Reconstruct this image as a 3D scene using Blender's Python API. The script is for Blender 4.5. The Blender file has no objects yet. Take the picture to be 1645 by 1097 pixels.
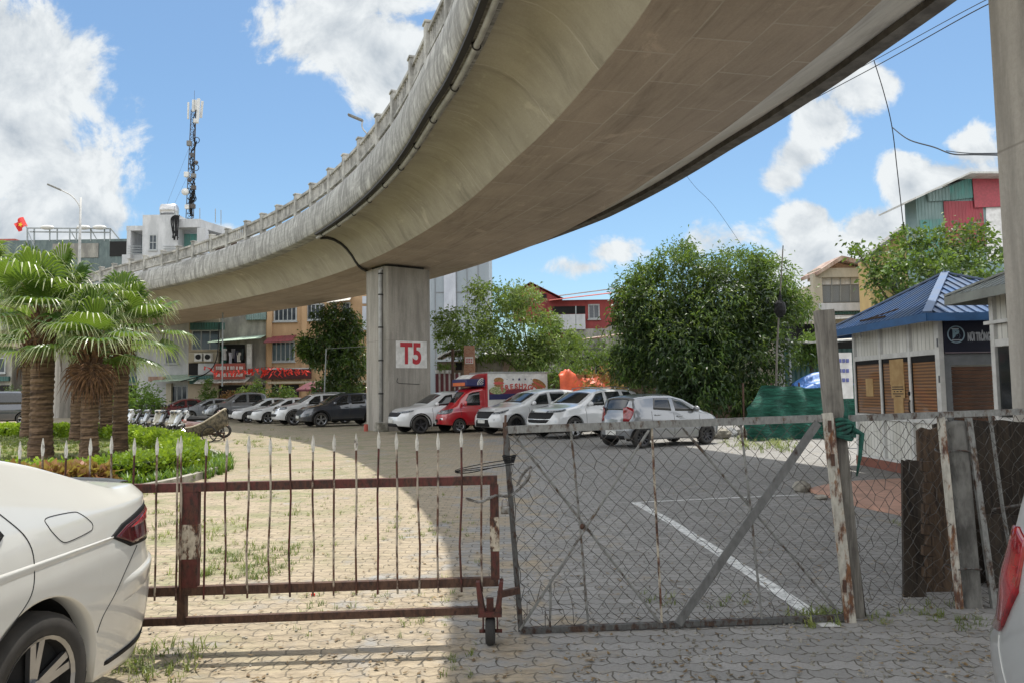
import bpy, bmesh, math, random
import numpy as np
from mathutils import Vector, Matrix
random.seed(7)
R = math.radians
sc = bpy.context.scene

# ---------------------------------------------------------------- camera
FPX, CX, CY, PITCH, ROLL, EYE = 1200.0, 822.5, 548.5, math.atan(80/1200), 0.015, 1.6
cam = bpy.data.cameras.new('camera'); camo = bpy.data.objects.new('camera', cam)
sc.collection.objects.link(camo); sc.camera = camo
cam.sensor_width = 36.0; cam.lens = 36.0*FPX/1645.0; cam.clip_start = 0.05; cam.clip_end = 3000
fw = Vector((0, math.cos(PITCH), math.sin(PITCH)))
u0 = Vector((0, -math.sin(PITCH), math.cos(PITCH))); r0 = Vector((1, 0, 0))
cr, sr = math.cos(ROLL), math.sin(ROLL)
rt = r0*cr - u0*sr; up = u0*cr + r0*sr
mw = Matrix((rt, up, -fw)).transposed().to_4x4(); mw.translation = Vector((0, 0, EYE))
camo.matrix_world = mw

def ray(px, py):
    x = (px-CX)/FPX; y = -(py-CY)/FPX
    return rt*x + up*y + fw
def at(px, py, Y):                      # the point seen at photo pixel (px, py) at distance Y
    r = ray(px, py); t = Y/r.y
    return Vector((r.x*t, Y, EYE+r.z*t))
def G(px, py, z=0.0):                   # the ground point seen at photo pixel
    r = ray(px, py); t = (z-EYE)/r.z
    return Vector((r.x*t, r.y*t, z))

# ---------------------------------------------------------------- world and sun
SUN_TO = Vector((0.07, 0.25, 1.0)).normalized()
sun_el = math.asin(SUN_TO.z)
SKY_STRENGTH = 0.15
world = bpy.data.worlds.new('World'); sc.world = world; world.use_nodes = True
wn, wl = world.node_tree.nodes, world.node_tree.links
wn.clear()
wout = wn.new('ShaderNodeOutputWorld'); wbg = wn.new('ShaderNodeBackground'); wbg.inputs[1].default_value = SKY_STRENGTH
sky = wn.new('ShaderNodeTexSky'); sky.sky_type = 'NISHITA'; sky.sun_disc = False
sky.sun_elevation = sun_el; sky.sun_rotation = math.atan2(SUN_TO.x, SUN_TO.y); sky.air_density = 1.0; sky.dust_density = 1.0; sky.ozone_density = 2.0
wl.new(wbg.outputs[0], wout.inputs[0])
def wm(op, a, b=None, c=None):
    n = wn.new('ShaderNodeMath'); n.operation = op
    for i, v in enumerate((a, b, c)):
        if v is None: continue
        if isinstance(v, (int, float)): n.inputs[i].default_value = v
        else: wl.new(v, n.inputs[i])
    return n.outputs[0]
wtc = wn.new('ShaderNodeTexCoord'); wsep = wn.new('ShaderNodeSeparateXYZ'); wl.new(wtc.outputs['Generated'], wsep.inputs[0])
yy = wm('MAXIMUM', wsep.outputs[1], 0.05)
U = wm('DIVIDE', wsep.outputs[0], yy); V = wm('DIVIDE', wsep.outputs[2], yy)
wcomb = wn.new('ShaderNodeCombineXYZ'); wl.new(U, wcomb.inputs[0]); wl.new(V, wcomb.inputs[1])
def wnoise(scale, detail, off=(0, 0, 0), rough=0.6, dist=0.0):
    m = wn.new('ShaderNodeMapping'); m.inputs['Location'].default_value = off
    wl.new(wcomb.outputs[0], m.inputs[0])
    n = wn.new('ShaderNodeTexNoise'); n.inputs['Scale'].default_value = scale; n.inputs['Detail'].default_value = detail
    n.inputs['Roughness'].default_value = rough; n.inputs['Distortion'].default_value = dist
    wl.new(m.outputs[0], n.inputs['Vector']); return n.outputs[0]
# cumulus masses: (azimuth tangent, elevation tangent, half widths, weight)
CLOUDS = [(-.80,.50,.18,.13,1),(-.68,.44,.16,.12,1),(-.67,.37,.13,.10,1),(-.80,.32,.22,.12,1),(-.61,.29,.11,.09,1),(-.58,.25,.085,.07,1),
          (-.70,.22,.20,.09,1),(-.60,.18,.12,.05,.9),(-.85,.15,.2,.08,.8),(-1.1,.35,.25,.2,1),
          (-.24,.50,.13,.07,.9),(-.17,.47,.12,.07,.9),(-.14,.42,.10,.05,.7),(-.20,.55,.14,.06,.9),
          (-.40,.215,.05,.025,.9),(-.34,.20,.06,.02,.8),
          (.135,.185,.055,.028,.75),(.10,.165,.07,.022,.6),(.31,.20,.07,.03,.5),
          (.47,.41,.06,.055,.9),(.435,.36,.05,.05,.9),(.40,.315,.05,.035,.7),(.37,.285,.035,.025,.5),(.51,.41,.03,.02,.5),
          (.40,.215,.055,.04,.9),(.43,.165,.10,.06,1),(.52,.20,.10,.06,1),(.545,.27,.06,.05,1),(.60,.26,.10,.06,1),(.46,.14,.12,.07,.8),(.63,.32,.05,.04,.8),(.36,.13,.1,.05,.5),
          (.7,.2,.15,.1,1),(1.1,.3,.3,.15,.9)]
dens = None
for (cu, cv, au, av, wt) in CLOUDS:
    du = wm('DIVIDE', wm('SUBTRACT', U, cu), au); dv = wm('DIVIDE', wm('SUBTRACT', V, cv), av)
    q = wm('MULTIPLY', wm('SUBTRACT', 1.0, wm('SQRT', wm('ADD', wm('MULTIPLY', du, du), wm('MULTIPLY', dv, dv)))), wt)
    dens = q if dens is None else wm('SMOOTH_MAX', dens, q, 0.25)
n1 = wnoise(9, 9, rough=.62, dist=.3); n2 = wnoise(26, 6, (3, 1, 0), .6)
n1b = wnoise(9, 9, (-.006, -.028, 0), .62, .3)
dd = wm('ADD', wm('ADD', dens, wm('MULTIPLY', wm('SUBTRACT', n1, .5), 1.9)), wm('MULTIPLY', wm('SUBTRACT', n2, .5), .30))
mr = wn.new('ShaderNodeMapRange'); mr.interpolation_type = 'SMOOTHSTEP'
mr.inputs[1].default_value = 0.02; mr.inputs[2].default_value = 0.32; wl.new(dd, mr.inputs[0])
front = wm('MULTIPLY', mr.outputs[0], wm('LESS_THAN', 0.05, wsep.outputs[1]))
relief = wm('MULTIPLY', wm('SUBTRACT', n1, n1b), 2.6)
thick = wm('MULTIPLY', wm('MINIMUM', wm('MAXIMUM', wm('SUBTRACT', dd, .5), 0), 1.0), -.75)
lit = wm('ADD', wm('ADD', 0.85, relief), thick)
lit.node.use_clamp = True
cc = wn.new('ShaderNodeMix'); cc.data_type = 'RGBA'; wl.new(lit, cc.inputs[0])
CK = 1.0/SKY_STRENGTH; BACKC = (.98, 1.0, 1.02)
cc.inputs[6].default_value = (.19*CK, .225*CK, .265*CK, 1); cc.inputs[7].default_value = (.44*CK, .46*CK, .47*CK, 1)
blue = wn.new('ShaderNodeMix'); blue.data_type = 'RGBA'; blue.blend_type = 'MULTIPLY'; blue.inputs[0].default_value = 1; wl.new(sky.outputs[0], blue.inputs[6]); blue.inputs[7].default_value = (.45, .53, .545, 1)
cmx = wn.new('ShaderNodeMix'); cmx.data_type = 'RGBA'; wl.new(front, cmx.inputs[0]); wl.new(blue.outputs[2], cmx.inputs[6]); wl.new(cc.outputs[2], cmx.inputs[7])
# bright broken cloud added out of view (overhead, behind, sides) to raise fill light
n3 = wn.new('ShaderNodeTexNoise'); n3.inputs['Scale'].default_value = 2.6; n3.inputs['Detail'].default_value = 7; n3.inputs['Roughness'].default_value = .6; wl.new(wtc.outputs['Generated'], n3.inputs['Vector'])
def wsm(v, lo, hi, a=0., b=1.):
    r = wn.new('ShaderNodeMapRange'); r.interpolation_type = 'SMOOTHSTEP'; wl.new(v, r.inputs[0]); r.inputs[1].default_value = lo; r.inputs[2].default_value = hi; r.inputs[3].default_value = a; r.inputs[4].default_value = b; return r.outputs[0]
rest = wm('SUBTRACT', 1.0, wm('MULTIPLY', wsm(wsep.outputs[1], .02, .3), wm('MULTIPLY', wsm(V, .72, 1.1, 1, 0), wsm(wm('ABSOLUTE', U), .95, 1.3, 1, 0))))
cover = wm('MULTIPLY', wm('MULTIPLY', wsm(n3.outputs[0], .36, .52), rest), wsm(wsep.outputs[2], -.02, .03))
cm2 = wn.new('ShaderNodeMix'); cm2.data_type = 'RGBA'; wl.new(cover, cm2.inputs[0]); wl.new(cmx.outputs[2], cm2.inputs[6])
cm2.inputs[7].default_value = (BACKC[0]*CK, BACKC[1]*CK, BACKC[2]*CK, 1)
wl.new(cm2.outputs[2], wbg.inputs[0])
sl = bpy.data.lights.new('sun', 'SUN'); sl.energy = 2.8; sl.angle = R(0.53); sl.color = (1, .95, .86)
so = bpy.data.objects.new('sun', sl); sc.collection.objects.link(so); so.location = (10, 20, 60)
so.rotation_euler = SUN_TO.to_track_quat('Z', 'Y').to_euler()
vs = sc.view_settings
sc.display_settings.display_device = 'sRGB'
vs.view_transform = 'Standard'; vs.look = 'None'; vs.gamma = 1; vs.exposure = 0.98
sc.cycles.max_bounces = 8; sc.cycles.diffuse_bounces = 5; sc.cycles.transparent_max_bounces = 8

# ---------------------------------------------------------------- materials
def srgb(r, g, b):
    f = lambda c: (c/255/12.92) if c <= 10 else ((c/255+.055)/1.055)**2.4
    return (f(r), f(g), f(b), 1)
class NT:
    def __init__(s, name):
        s.m = bpy.data.materials.new(name); s.m.use_nodes = True; s.t = s.m.node_tree
        s.b = s.t.nodes['Principled BSDF']; s.L = s.t.links
        s.tc = s.t.nodes.new('ShaderNodeTexCoord')
    def n(s, t, **kw):
        x = s.t.nodes.new(t)
        for k, v in kw.items(): setattr(x, k, v)
        return x
    def set(s, sock, v):
        if isinstance(v, (int, float)): sock.default_value = v
        elif isinstance(v, tuple): sock.default_value = v if len(v) == len(sock.default_value) else v+(1,)
        else: s.L.new(v, sock)
    def math(s, op, a, b=None, c=None):
        x = s.n('ShaderNodeMath', operation=op)
        for i, v in enumerate((a, b, c)):
            if v is not None: s.set(x.inputs[i], v)
        return x.outputs[0]
    def mapping(s, scale=(1, 1, 1), coord='Object', loc=(0, 0, 0), rot=(0, 0, 0)):
        x = s.n('ShaderNodeMapping'); x.inputs['Scale'].default_value = scale; x.inputs['Location'].default_value = loc; x.inputs['Rotation'].default_value = rot
        s.L.new(s.tc.outputs[coord], x.inputs[0]); return x.outputs[0]
    def noise(s, vec, scale, detail=4, rough=.55, dist=0):
        x = s.n('ShaderNodeTexNoise'); x.inputs['Scale'].default_value = scale; x.inputs['Detail'].default_value = detail
        x.inputs['Roughness'].default_value = rough; x.inputs['Distortion'].default_value = dist
        s.L.new(vec, x.inputs['Vector']); return x.outputs[0]
    def ramp(s, v, lo, hi, a=0., b=1.):
        x = s.n('ShaderNodeMapRange'); x.interpolation_type = 'SMOOTHSTEP'
        s.set(x.inputs[0], v); x.inputs[1].default_value = lo; x.inputs[2].default_value = hi
        x.inputs[3].default_value = a; x.inputs[4].default_value = b; return x.outputs[0]
    def mix(s, f, a, b, blend='MIX'):
        x = s.n('ShaderNodeMix', data_type='RGBA', blend_type=blend)
        s.set(x.inputs[0], f); s.set(x.inputs[6], a); s.set(x.inputs[7], b); return x.outputs[2]
    def bump(s, h, strength=.4, dist=.01):
        x = s.n('ShaderNodeBump'); x.inputs['Strength'].default_value = strength; x.inputs['Distance'].default_value = dist
        s.L.new(h, x.inputs['Height']); s.L.new(x.outputs[0], s.b.inputs['Normal'])
    def out(s, col, rough=.8, metal=0., spec=None):
        s.set(s.b.inputs['Base Color'], col); s.set(s.b.inputs['Roughness'], rough); s.set(s.b.inputs['Metallic'], metal)
        if spec is not None: s.b.inputs['Specular IOR Level'].default_value = spec
        return s.m
def rgb(c): return tuple(c)+(1,) if len(c) == 3 else c
def flat(name, c, rough=.6, metal=0., c2=None, scale=6, bump=0., stretch=(1, 1, 1), coat=0, lo=.35, hi=.65, bscale=None):
    s = NT(name); c = rgb(c)
    c2 = rgb(c2) if c2 is not None else tuple(x*.8 for x in c[:3])+(1,)
    v = s.mapping(stretch); n = s.noise(v, scale, 6, .6)
    s.out(s.mix(s.ramp(n, lo, hi), c2, c), rough, metal)
    if bump:
        s.bump(s.noise(v, bscale or scale*4, 5, .65), bump)
    if coat: s.b.inputs['Coat Weight'].default_value = coat; s.b.inputs['Coat Roughness'].default_value = .04
    return s.m
def rusty(name, paint, amount=.5, rust=(.10, .035, .018), rust2=(.03, .014, .01), scale=14, rough=.75, stretch=(1, 1, .5)):
    s = NT(name); v = s.mapping(stretch)
    n = s.noise(v, scale, 8, .7); n2 = s.noise(v, scale*3.1, 5, .6)
    r = s.mix(s.ramp(n2, .35, .65), rgb(rust2), rgb(rust))
    p = s.mix(s.ramp(n2, .3, .75), tuple(x*.65 for x in paint)+(1,), rgb(paint))
    f = s.ramp(n, amount-.06, amount+.06)
    s.out(s.mix(f, r, p), rough); s.bump(s.math('ADD', s.math('MULTIPLY', f, .5), s.math('MULTIPLY', n2, .5)), .5, .004); return s.m
def corrug(name, c, c2, freq=40., axis=0, bump=.6, rough=.55, dirt=.5, metal=0.):
    s = NT(name); n = s.noise(s.mapping((1, 1, .4)), 1.6, 6, .65)
    sep = s.n('ShaderNodeSeparateXYZ'); s.L.new(s.tc.outputs['Object'], sep.inputs[0])
    w = s.math('SINE', s.math('MULTIPLY', sep.outputs[axis], freq))
    s.out(s.mix(s.ramp(n, .35, .7), rgb(c2), rgb(c)), rough, metal); s.bump(w, bump, .02); return s.m
def leafmat(name, c1, c2, rough=.45, trans=.35, tip=None):
    s = NT(name); g = s.n('ShaderNodeNewGeometry')
    v = s.mapping(); n = s.noise(v, 2.1, 4, .6); n_ = s.noise(v, .7, 2, .5)
    col = s.mix(g.outputs['Random Per Island'], rgb(c1), rgb(c2))
    col = s.mix(s.ramp(n, .45, .66, 0, .55), col, tuple(x*1.7 for x in c2)+(1,)); col = s.mix(s.ramp(n_, .40, .60, .55, 0), col, tuple(x*.6 for x in c1)+(1,))
    if tip is not None:
        uv = s.n('ShaderNodeSeparateXYZ'); s.L.new(s.tc.outputs['UV'], uv.inputs[0])
        col = s.mix(s.ramp(uv.outputs[1], .55, .95), col, rgb(tip))
    s.out(col, rough)
    t = s.n('ShaderNodeBsdfTranslucent'); s.L.new(s.mix(.5, col, rgb((.30, .42, .04))), t.inputs[0])
    m = s.n('ShaderNodeMixShader'); m.inputs[0].default_value = trans
    o = s.t.nodes['Material Output']; s.L.new(s.b.outputs[0], m.inputs[1]); s.L.new(t.outputs[0], m.inputs[2]); s.L.new(m.outputs[0], o.inputs[0])
    return s.m
def carpaint(name, c, metal=0., rough=.28):
    s = NT(name); n = s.noise(s.mapping(), 3, 5, .6)
    sep = s.n('ShaderNodeSeparateXYZ'); s.L.new(s.tc.outputs['Object'], sep.inputs[0])
    dirt = s.math('MULTIPLY', s.ramp(sep.outputs[2], .15, .55, 1, .12), s.ramp(n, .35, .7))
    s.out(s.mix(s.math('MULTIPLY', dirt, .5), rgb(c), (.22, .19, .15, 1)), rough, metal)
    s.b.inputs['Coat Weight'].default_value = 1; s.b.inputs['Coat Roughness'].default_value = .02; s.b.inputs['Coat IOR'].default_value = 1.7
    return s.m
M = {}
M['glass'] = flat('tinted_glass', (.012, .014, .016), .06, c2=(.02, .022, .024)); M['glass'].node_tree.nodes['Principled BSDF'].inputs['Specular IOR Level'].default_value = .7
M['black'] = flat('black_plastic', (.012, .012, .013), .6); M['black'].node_tree.nodes['Principled BSDF'].inputs['Specular IOR Level'].default_value = .2
M['rubber'] = flat('tyre_rubber', (.022, .021, .02), .85, c2=(.04, .037, .034))
M['under'] = flat('underbody', (.008, .008, .008), .9)
M['chrome'] = flat('chrome', (.6, .6, .62), .18, 1.)
M['alloy'] = flat('alloy', (.42, .43, .45), .3, .9)
M['darkalloy'] = flat('dark_alloy', (.05, .05, .055), .35, .7)
M['lamp'] = flat('lamp_lens', (.22, .24, .26), .06, .2, c2=(.03, .032, .036), scale=22)
M['redlens'] = flat('red_lens', (.30, .006, .012), .1, c2=(.14, .003, .008), scale=14, coat=1)
M['darkred'] = flat('dark_red_lens', (.07, .004, .008), .08, coat=1)
M['plate'] = flat('plate_white', (.6, .6, .57), .5)
M['gap'] = flat('shut_line', (.015, .015, .015), .8)
M['white'] = carpaint('white_paint', (.56, .57, .58)); M['ivory'] = carpaint('pearl_white_paint', (.57, .57, .54))
M['silver'] = carpaint('silver_paint', (.19, .20, .215), .35); M['grey'] = carpaint('grey_paint', (.28, .30, .33), .3)
M['navy'] = carpaint('dark_blue_grey_paint', (.022, .028, .042), .2); M['maroon'] = carpaint('maroon_paint', (.12, .012, .018), .2)
M['truckred'] = carpaint('red_paint', (.42, .01, .02))
# ---------------------------------------------------------------- mesh helpers
def prop(o, label=None, cat=None, group=None, kind=None):
    for k, v in (('label', label), ('category', cat), ('group', group), ('kind', kind)):
        if v: o[k] = v
    return o
OFF = {}
def thing(name, label, cat, loc=(0, 0, 0), group=None, rz=0.):
    o = bpy.data.objects.new(name, None); sc.collection.objects.link(o); o.empty_display_size = .3
    o.location = loc; o.rotation_euler = (0, 0, rz); OFF[o.name] = Vector(loc)
    return prop(o, label, cat, group)
def finish(name, V, F, mat, parent=None, smooth=False, uv=None, local=False, mats=None, mi=None):
    V = np.asarray(V, dtype=np.float64).reshape(-1, 3)
    if parent is not None and not local: V = V - np.array(OFF[parent.name])
    me = bpy.data.meshes.new(name); me.from_pydata(V.tolist(), [], F)
    if mat is not None: me.materials.append(mat)
    if smooth:
        me.polygons.foreach_set('use_smooth', [True]*len(me.polygons))
    if uv is not None:
        l = me.uv_layers.new(name='UVMap'); idx = np.empty(len(me.loops), dtype=np.int64); me.loops.foreach_get('vertex_index', idx)
        l.data.foreach_set('uv', np.asarray(uv, dtype=np.float32)[idx].ravel())
    me.update()
    o = bpy.data.objects.new(name, me); sc.collection.objects.link(o)
    if parent is not None:
        o.parent = parent; OFF[o.name] = Vector((0, 0, 0)) if local else OFF[parent.name]
    else: OFF[o.name] = Vector((0, 0, 0))
    return o
class MB:
    def __init__(s): s.v = []; s.f = []
    def add(s, V, F):
        b = len(s.v); s.v += [tuple(p) for p in V]; s.f += [tuple(i+b for i in f) for f in F]; return s
    def box(s, c, d, rz=0., rx=0., ry=0., j=0.):
        m = Matrix.Rotation(rz, 3, 'Z') @ Matrix.Rotation(ry, 3, 'Y') @ Matrix.Rotation(rx, 3, 'X'); c = Vector(c)
        V = [c + m @ Vector((sx*d[0]/2+random.uniform(-j, j), sy*d[1]/2+random.uniform(-j, j), sz*d[2]/2+random.uniform(-j, j))) for sz in (-1, 1) for sy in (-1, 1) for sx in (-1, 1)]
        return s.add(V, [(0, 2, 3, 1), (4, 5, 7, 6), (0, 1, 5, 4), (2, 6, 7, 3), (0, 4, 6, 2), (1, 3, 7, 5)])
    def bx(s, x0, x1, y0, y1, z0, z1): return s.box(((x0+x1)/2, (y0+y1)/2, (z0+z1)/2), (abs(x1-x0), abs(y1-y0), abs(z1-z0)))
    def rbox(s, c, d, r=.02, rz=0., rx=0., ry=0.):      # box with chamfered edges
        bm = bmesh.new(); bmesh.ops.create_cube(bm, size=1.0)
        for v in bm.verts: v.co = Vector((v.co.x*d[0], v.co.y*d[1], v.co.z*d[2]))
        bmesh.ops.bevel(bm, geom=bm.edges[:], offset=r, segments=2, affect='EDGES', profile=.6)
        m = Matrix.Rotation(rz, 3, 'Z') @ Matrix.Rotation(ry, 3, 'Y') @ Matrix.Rotation(rx, 3, 'X'); c = Vector(c)
        bm.verts.index_update()
        V = [c + m @ v.co for v in bm.verts]; F = [tuple(v.index for v in f.verts) for f in bm.faces]; bm.free()
        return s.add(V, F)
    def beam(s, a, b, w, h=None, upv=(0, 0, 1)):
        a = Vector(a); b = Vector(b); h = h or w; d = (b-a).normalized(); upv = Vector(upv)
        if abs(d.dot(upv)) > .98: upv = Vector((0, 1, 0))
        x = d.cross(upv).normalized(); y = x.cross(d).normalized()
        V = [p + x*i*w/2 + y*k*h/2 for p in (a, b) for (i, k) in ((-1, -1), (1, -1), (1, 1), (-1, 1))]
        return s.add(V, [(0, 1, 2, 3), (7, 6, 5, 4), (0, 4, 5, 1), (1, 5, 6, 2), (2, 6, 7, 3), (3, 7, 4, 0)])
    def tube(s, pts, r, n=6, cap=True):
        pts = [Vector(p) for p in pts]; N = len(pts)
        rr = r if isinstance(r, (list, tuple)) else [r]*N
        V = []; prev = None
        for i, p in enumerate(pts):
            d = (pts[min(i+1, N-1)]-pts[max(i-1, 0)])
            d = d.normalized() if d.length > 1e-9 else Vector((0, 0, 1))
            if prev is None: x = d.cross(Vector((0, 0, 1)) if abs(d.z) < .9 else Vector((0, 1, 0))).normalized()
            else: x = (prev - d*prev.dot(d)).normalized()
            prev = x; y = d.cross(x)
            V += [p + (x*math.cos(2*math.pi*k/n)+y*math.sin(2*math.pi*k/n))*rr[i] for k in range(n)]
        F = [(i*n+k, i*n+(k+1) % n, (i+1)*n+(k+1) % n, (i+1)*n+k) for i in range(N-1) for k in range(n)]
        if cap: F += [tuple(range(n-1, -1, -1)), tuple((N-1)*n+k for k in range(n))]
        return s.add(V, F)
    def lathe(s, prof, c=(0, 0, 0), axis='Z', n=24):
        V = []; c = Vector(c)
        for (r, h) in prof:
            for k in range(n):
                a = 2*math.pi*k/n; x, y = r*math.cos(a), r*math.sin(a)
                V.append(c + (Vector((x, y, h)) if axis == 'Z' else Vector((x, h, y)) if axis == 'Y' else Vector((h, x, y))))
        N = len(prof)
        return s.add(V, [(i*n+k, i*n+(k+1) % n, (i+1)*n+(k+1) % n, (i+1)*n+k) for i in range(N-1) for k in range(n)])
    def quad(s, a, b, c, d): return s.add([a, b, c, d], [(0, 1, 2, 3)])
    def prism(s, poly, y0, y1):         # poly in (x, z), extruded along y
        n = len(poly)
        V = [(x, y0, z) for x, z in poly]+[(x, y1, z) for x, z in poly]
        return s.add(V, [tuple(range(n)), tuple(range(2*n-1, n-1, -1))]+[(i, i+n, (i+1) % n+n, (i+1) % n) for i in range(n)])
    def slab(s, poly, z0, z1):          # poly in (x, y)
        n = len(poly)
        V = [(x, y, z0) for x, y in poly]+[(x, y, z1) for x, y in poly]
        return s.add(V, [tuple(range(n-1, -1, -1)), tuple(range(n, 2*n))]+[(i, (i+1) % n, (i+1) % n+n, i+n) for i in range(n)])
    def grid(s, fn, nu, nv):
        V = [fn(i/nu, j/nv) for i in range(nu+1) for j in range(nv+1)]
        return s.add(V, [(i*(nv+1)+j, (i+1)*(nv+1)+j, (i+1)*(nv+1)+j+1, i*(nv+1)+j+1) for i in range(nu) for j in range(nv)])
    def ell(s, c, r, nu=10, nv=7, rz=0., jit=0.):
        m = Matrix.Rotation(rz, 3, 'Z'); c = Vector(c)
        def f(u, v):
            a = u*2*math.pi; b = (v-.5)*math.pi*.998; k = 1+random.uniform(-jit, jit)
            return c + m @ Vector((r[0]*math.cos(a)*math.cos(b)*k, r[1]*math.sin(a)*math.cos(b)*k, r[2]*math.sin(b)*k))
        return s.grid(f, nu, nv)
    def build(s, name, mat, parent=None, smooth=False, local=False): return finish(name, s.v, s.f, mat, parent, smooth, local=local)
def text(name, body, size, mat, parent, mtx, local=False, extrude=.004, font=None, align='CENTER', shear=0, offset=0):
    c = bpy.data.curves.new('t', 'FONT'); c.body = body; c.size = size; c.extrude = extrude; c.align_x = align; c.align_y = 'CENTER'; c.shear = shear; c.offset = offset
    o = bpy.data.objects.new('t', c); sc.collection.objects.link(o)
    dg = bpy.context.evaluated_depsgraph_get(); me = bpy.data.meshes.new_from_object(o.evaluated_get(dg))
    me.transform(mtx); V = [tuple(v.co) for v in me.vertices]; F = [tuple(p.vertices) for p in me.polygons]
    bpy.data.objects.remove(o); bpy.data.meshes.remove(me); bpy.data.curves.remove(c)
    return finish(name, V, F, mat, parent, local=local)
def frame(o, xdir, ydir):               # matrix with text plane axes
    x = Vector(xdir).normalized(); y = Vector(ydir).normalized(); z = x.cross(y)
    m = Matrix((x, y, z)).transposed().to_4x4(); m.translation = Vector(o); return m
def smoothpts(pts, n=8):
    P = [Vector(p) for p in pts]; out = []
    for i in range(len(P)-1):
        a, b, c, d = P[max(i-1, 0)], P[i], P[i+1], P[min(i+2, len(P)-1)]
        for k in range(n):
            t = k/n; out.append(.5*((2*b)+(c-a)*t+(2*a-5*b+4*c-d)*t*t+(3*b-a-3*c+d)*t**3))
    out.append(P[-1]); return out
def struct(o): o['kind'] = 'structure'; return o
# ---------------------------------------------------------------- ground
def ground_mat():
    s = NT('block_paving'); v = s.mapping()
    sep = s.n('ShaderNodeSeparateXYZ'); s.L.new(v, sep.inputs[0]); X, Y = sep.outputs[0], sep.outputs[1]
    wob = s.math('MULTIPLY', s.math('SUBTRACT', s.noise(v, 2.4, 5, .65), .5), .12)
    zx = s.math('MULTIPLY', s.math('PINGPONG', s.math('ADD', X, wob), .055), .55)
    zy = s.math('MULTIPLY', s.math('PINGPONG', s.math('ADD', Y, wob), .0625), .25)
    cb = s.n('ShaderNodeCombineXYZ'); s.L.new(s.math('ADD', X, zy), cb.inputs[0]); s.L.new(s.math('ADD', s.math('ADD', Y, zx), wob), cb.inputs[1])
    br = s.n('ShaderNodeTexBrick'); s.L.new(cb.outputs[0], br.inputs['Vector'])
    br.inputs['Scale'].default_value = 1; br.inputs['Brick Width'].default_value = .22; br.inputs['Row Height'].default_value = .125
    br.inputs['Mortar Size'].default_value = .006; br.inputs['Mortar Smooth'].default_value = .35; br.inputs['Bias'].default_value = 0
    br.inputs['Color1'].default_value = (0, 0, 0, 1); br.inputs['Color2'].default_value = (1, 1, 1, 1)
    fine = s.noise(v, 45, 6, .7); med = s.noise(v, 2.2, 6, .65, .4); big = s.noise(v, .35, 5, .6)
    stone = s.mix(s.math('MULTIPLY', br.outputs[0], .6), (.22, .215, .205, 1), (.36, .35, .335, 1))
    stone = s.mix(s.ramp(fine, .3, .75, 0, .5), stone, (.13, .125, .118, 1))
    # dust and sand drifted over the blocks, most of it to the left of the gate
    bias = s.math('ADD', s.ramp(X, -2.0, 1.8, .22, -.16), s.math('MULTIPLY', s.math('SUBTRACT', big, .5), .6))
    sandm = s.ramp(s.math('ADD', med, bias), .44, .66)
    sand = s.mix(s.ramp(s.noise(s.mapping((.6, 1.6, 1)), 11, 7, .75), .32, .68), (.21, .165, .11, 1), (.40, .325, .22, 1))
    reddish = s.ramp(s.noise(s.mapping(loc=(4, 2, 0)), .8, 3), .62, .8, 0, .5)
    sand = s.mix(reddish, sand, (.42, .25, .17, 1))
    sand = s.mix(s.math('MULTIPLY', s.ramp(s.noise(s.mapping((.8, 1.5, 1), loc=(1, 5, 0)), 1.3, 8, .75, .5), .47, .60), s.ramp(X, -.8, -3.5, 0, .75)), sand, (.15, .165, .055, 1))
    sand = s.mix(s.ramp(s.noise(s.mapping((.35, 1.5, 1)), 7, 8, .82), .50, .62, 0, .65), sand, (.16, .125, .075, 1))
    joint = s.math('MULTIPLY', br.outputs['Fac'], s.ramp(sandm, 0, 1, 1., .72))
    sandm2 = s.math('MULTIPLY', sandm, .85)
    col = s.mix(sandm2, stone, sand)
    col = s.mix(s.math('MULTIPLY', joint, .85), col, (.075, .066, .05, 1))
    # dark worn patches and litter
    col = s.mix(s.ramp(s.noise(s.mapping((1, .45, 1)), 1.1, 7, .7), .56, .75, 0, .38), col, (.11, .10, .085, 1))
    col = s.mix(s.ramp(s.noise(v, 8, 8, .8), .60, .72, 0, .55), col, (.13, .105, .07, 1))
    s.out(col, .92)
    h = s.math('ADD', s.math('MULTIPLY', br.outputs['Fac'], -1.), s.math('MULTIPLY', fine, .5))
    s.bump(h, .7, .008); return s.m
g = MB(); g.grid(lambda u, v: (-400+800*u, -120+900*v, 0), 40, 40)
ground = struct(g.build('ground', ground_mat()))

def paint_mat(name, thr):
    s = NT(name); v = s.mapping()
    n = s.noise(v, 7, 8, .75)
    s.out(s.mix(s.ramp(n, .35, .65), (.45, .45, .43, 1), (.78, .78, .76, 1)), .7)
    t = s.n('ShaderNodeBsdfTransparent'); m = s.n('ShaderNodeMixShader')
    s.L.new(s.ramp(s.noise(v, 16, 8, .8), thr, thr+.12), m.inputs[0])
    s.L.new(t.outputs[0], m.inputs[1]); s.L.new(s.b.outputs[0], m.inputs[2])
    s.L.new(m.outputs[0], s.t.nodes['Material Output'].inputs[0]); return s.m
pm1, pm2 = paint_mat('worn_road_paint', .36), paint_mat('faded_road_paint', .50)
def mark(pts, w, m, label):
    b = MB()
    P = [Vector((p[0], p[1], .005)) for p in pts]
    for i in range(len(P)-1):
        d = (P[i+1]-P[i]).normalized(); n = Vector((-d.y, d.x, 0))*w/2
        N = max(2, int((P[i+1]-P[i]).length*4))
        for k in range(N):
            a = P[i].lerp(P[i+1], k/N); c = P[i].lerp(P[i+1], (k+1)/N)
            b.quad(a-n, c-n, c+n, a+n)
    o = b.build('parking_line', m); return struct(o)
mark([(1.72, 10.75), (1.88, 9.2), (1.98, 7.6), (2.05, 6.3), (2.1, 5.1)], .13, pm1, '')
mark([(1.72, 10.75), (2.9, 11.0), (4.25, 11.25)], .07, pm1, '')
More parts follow.
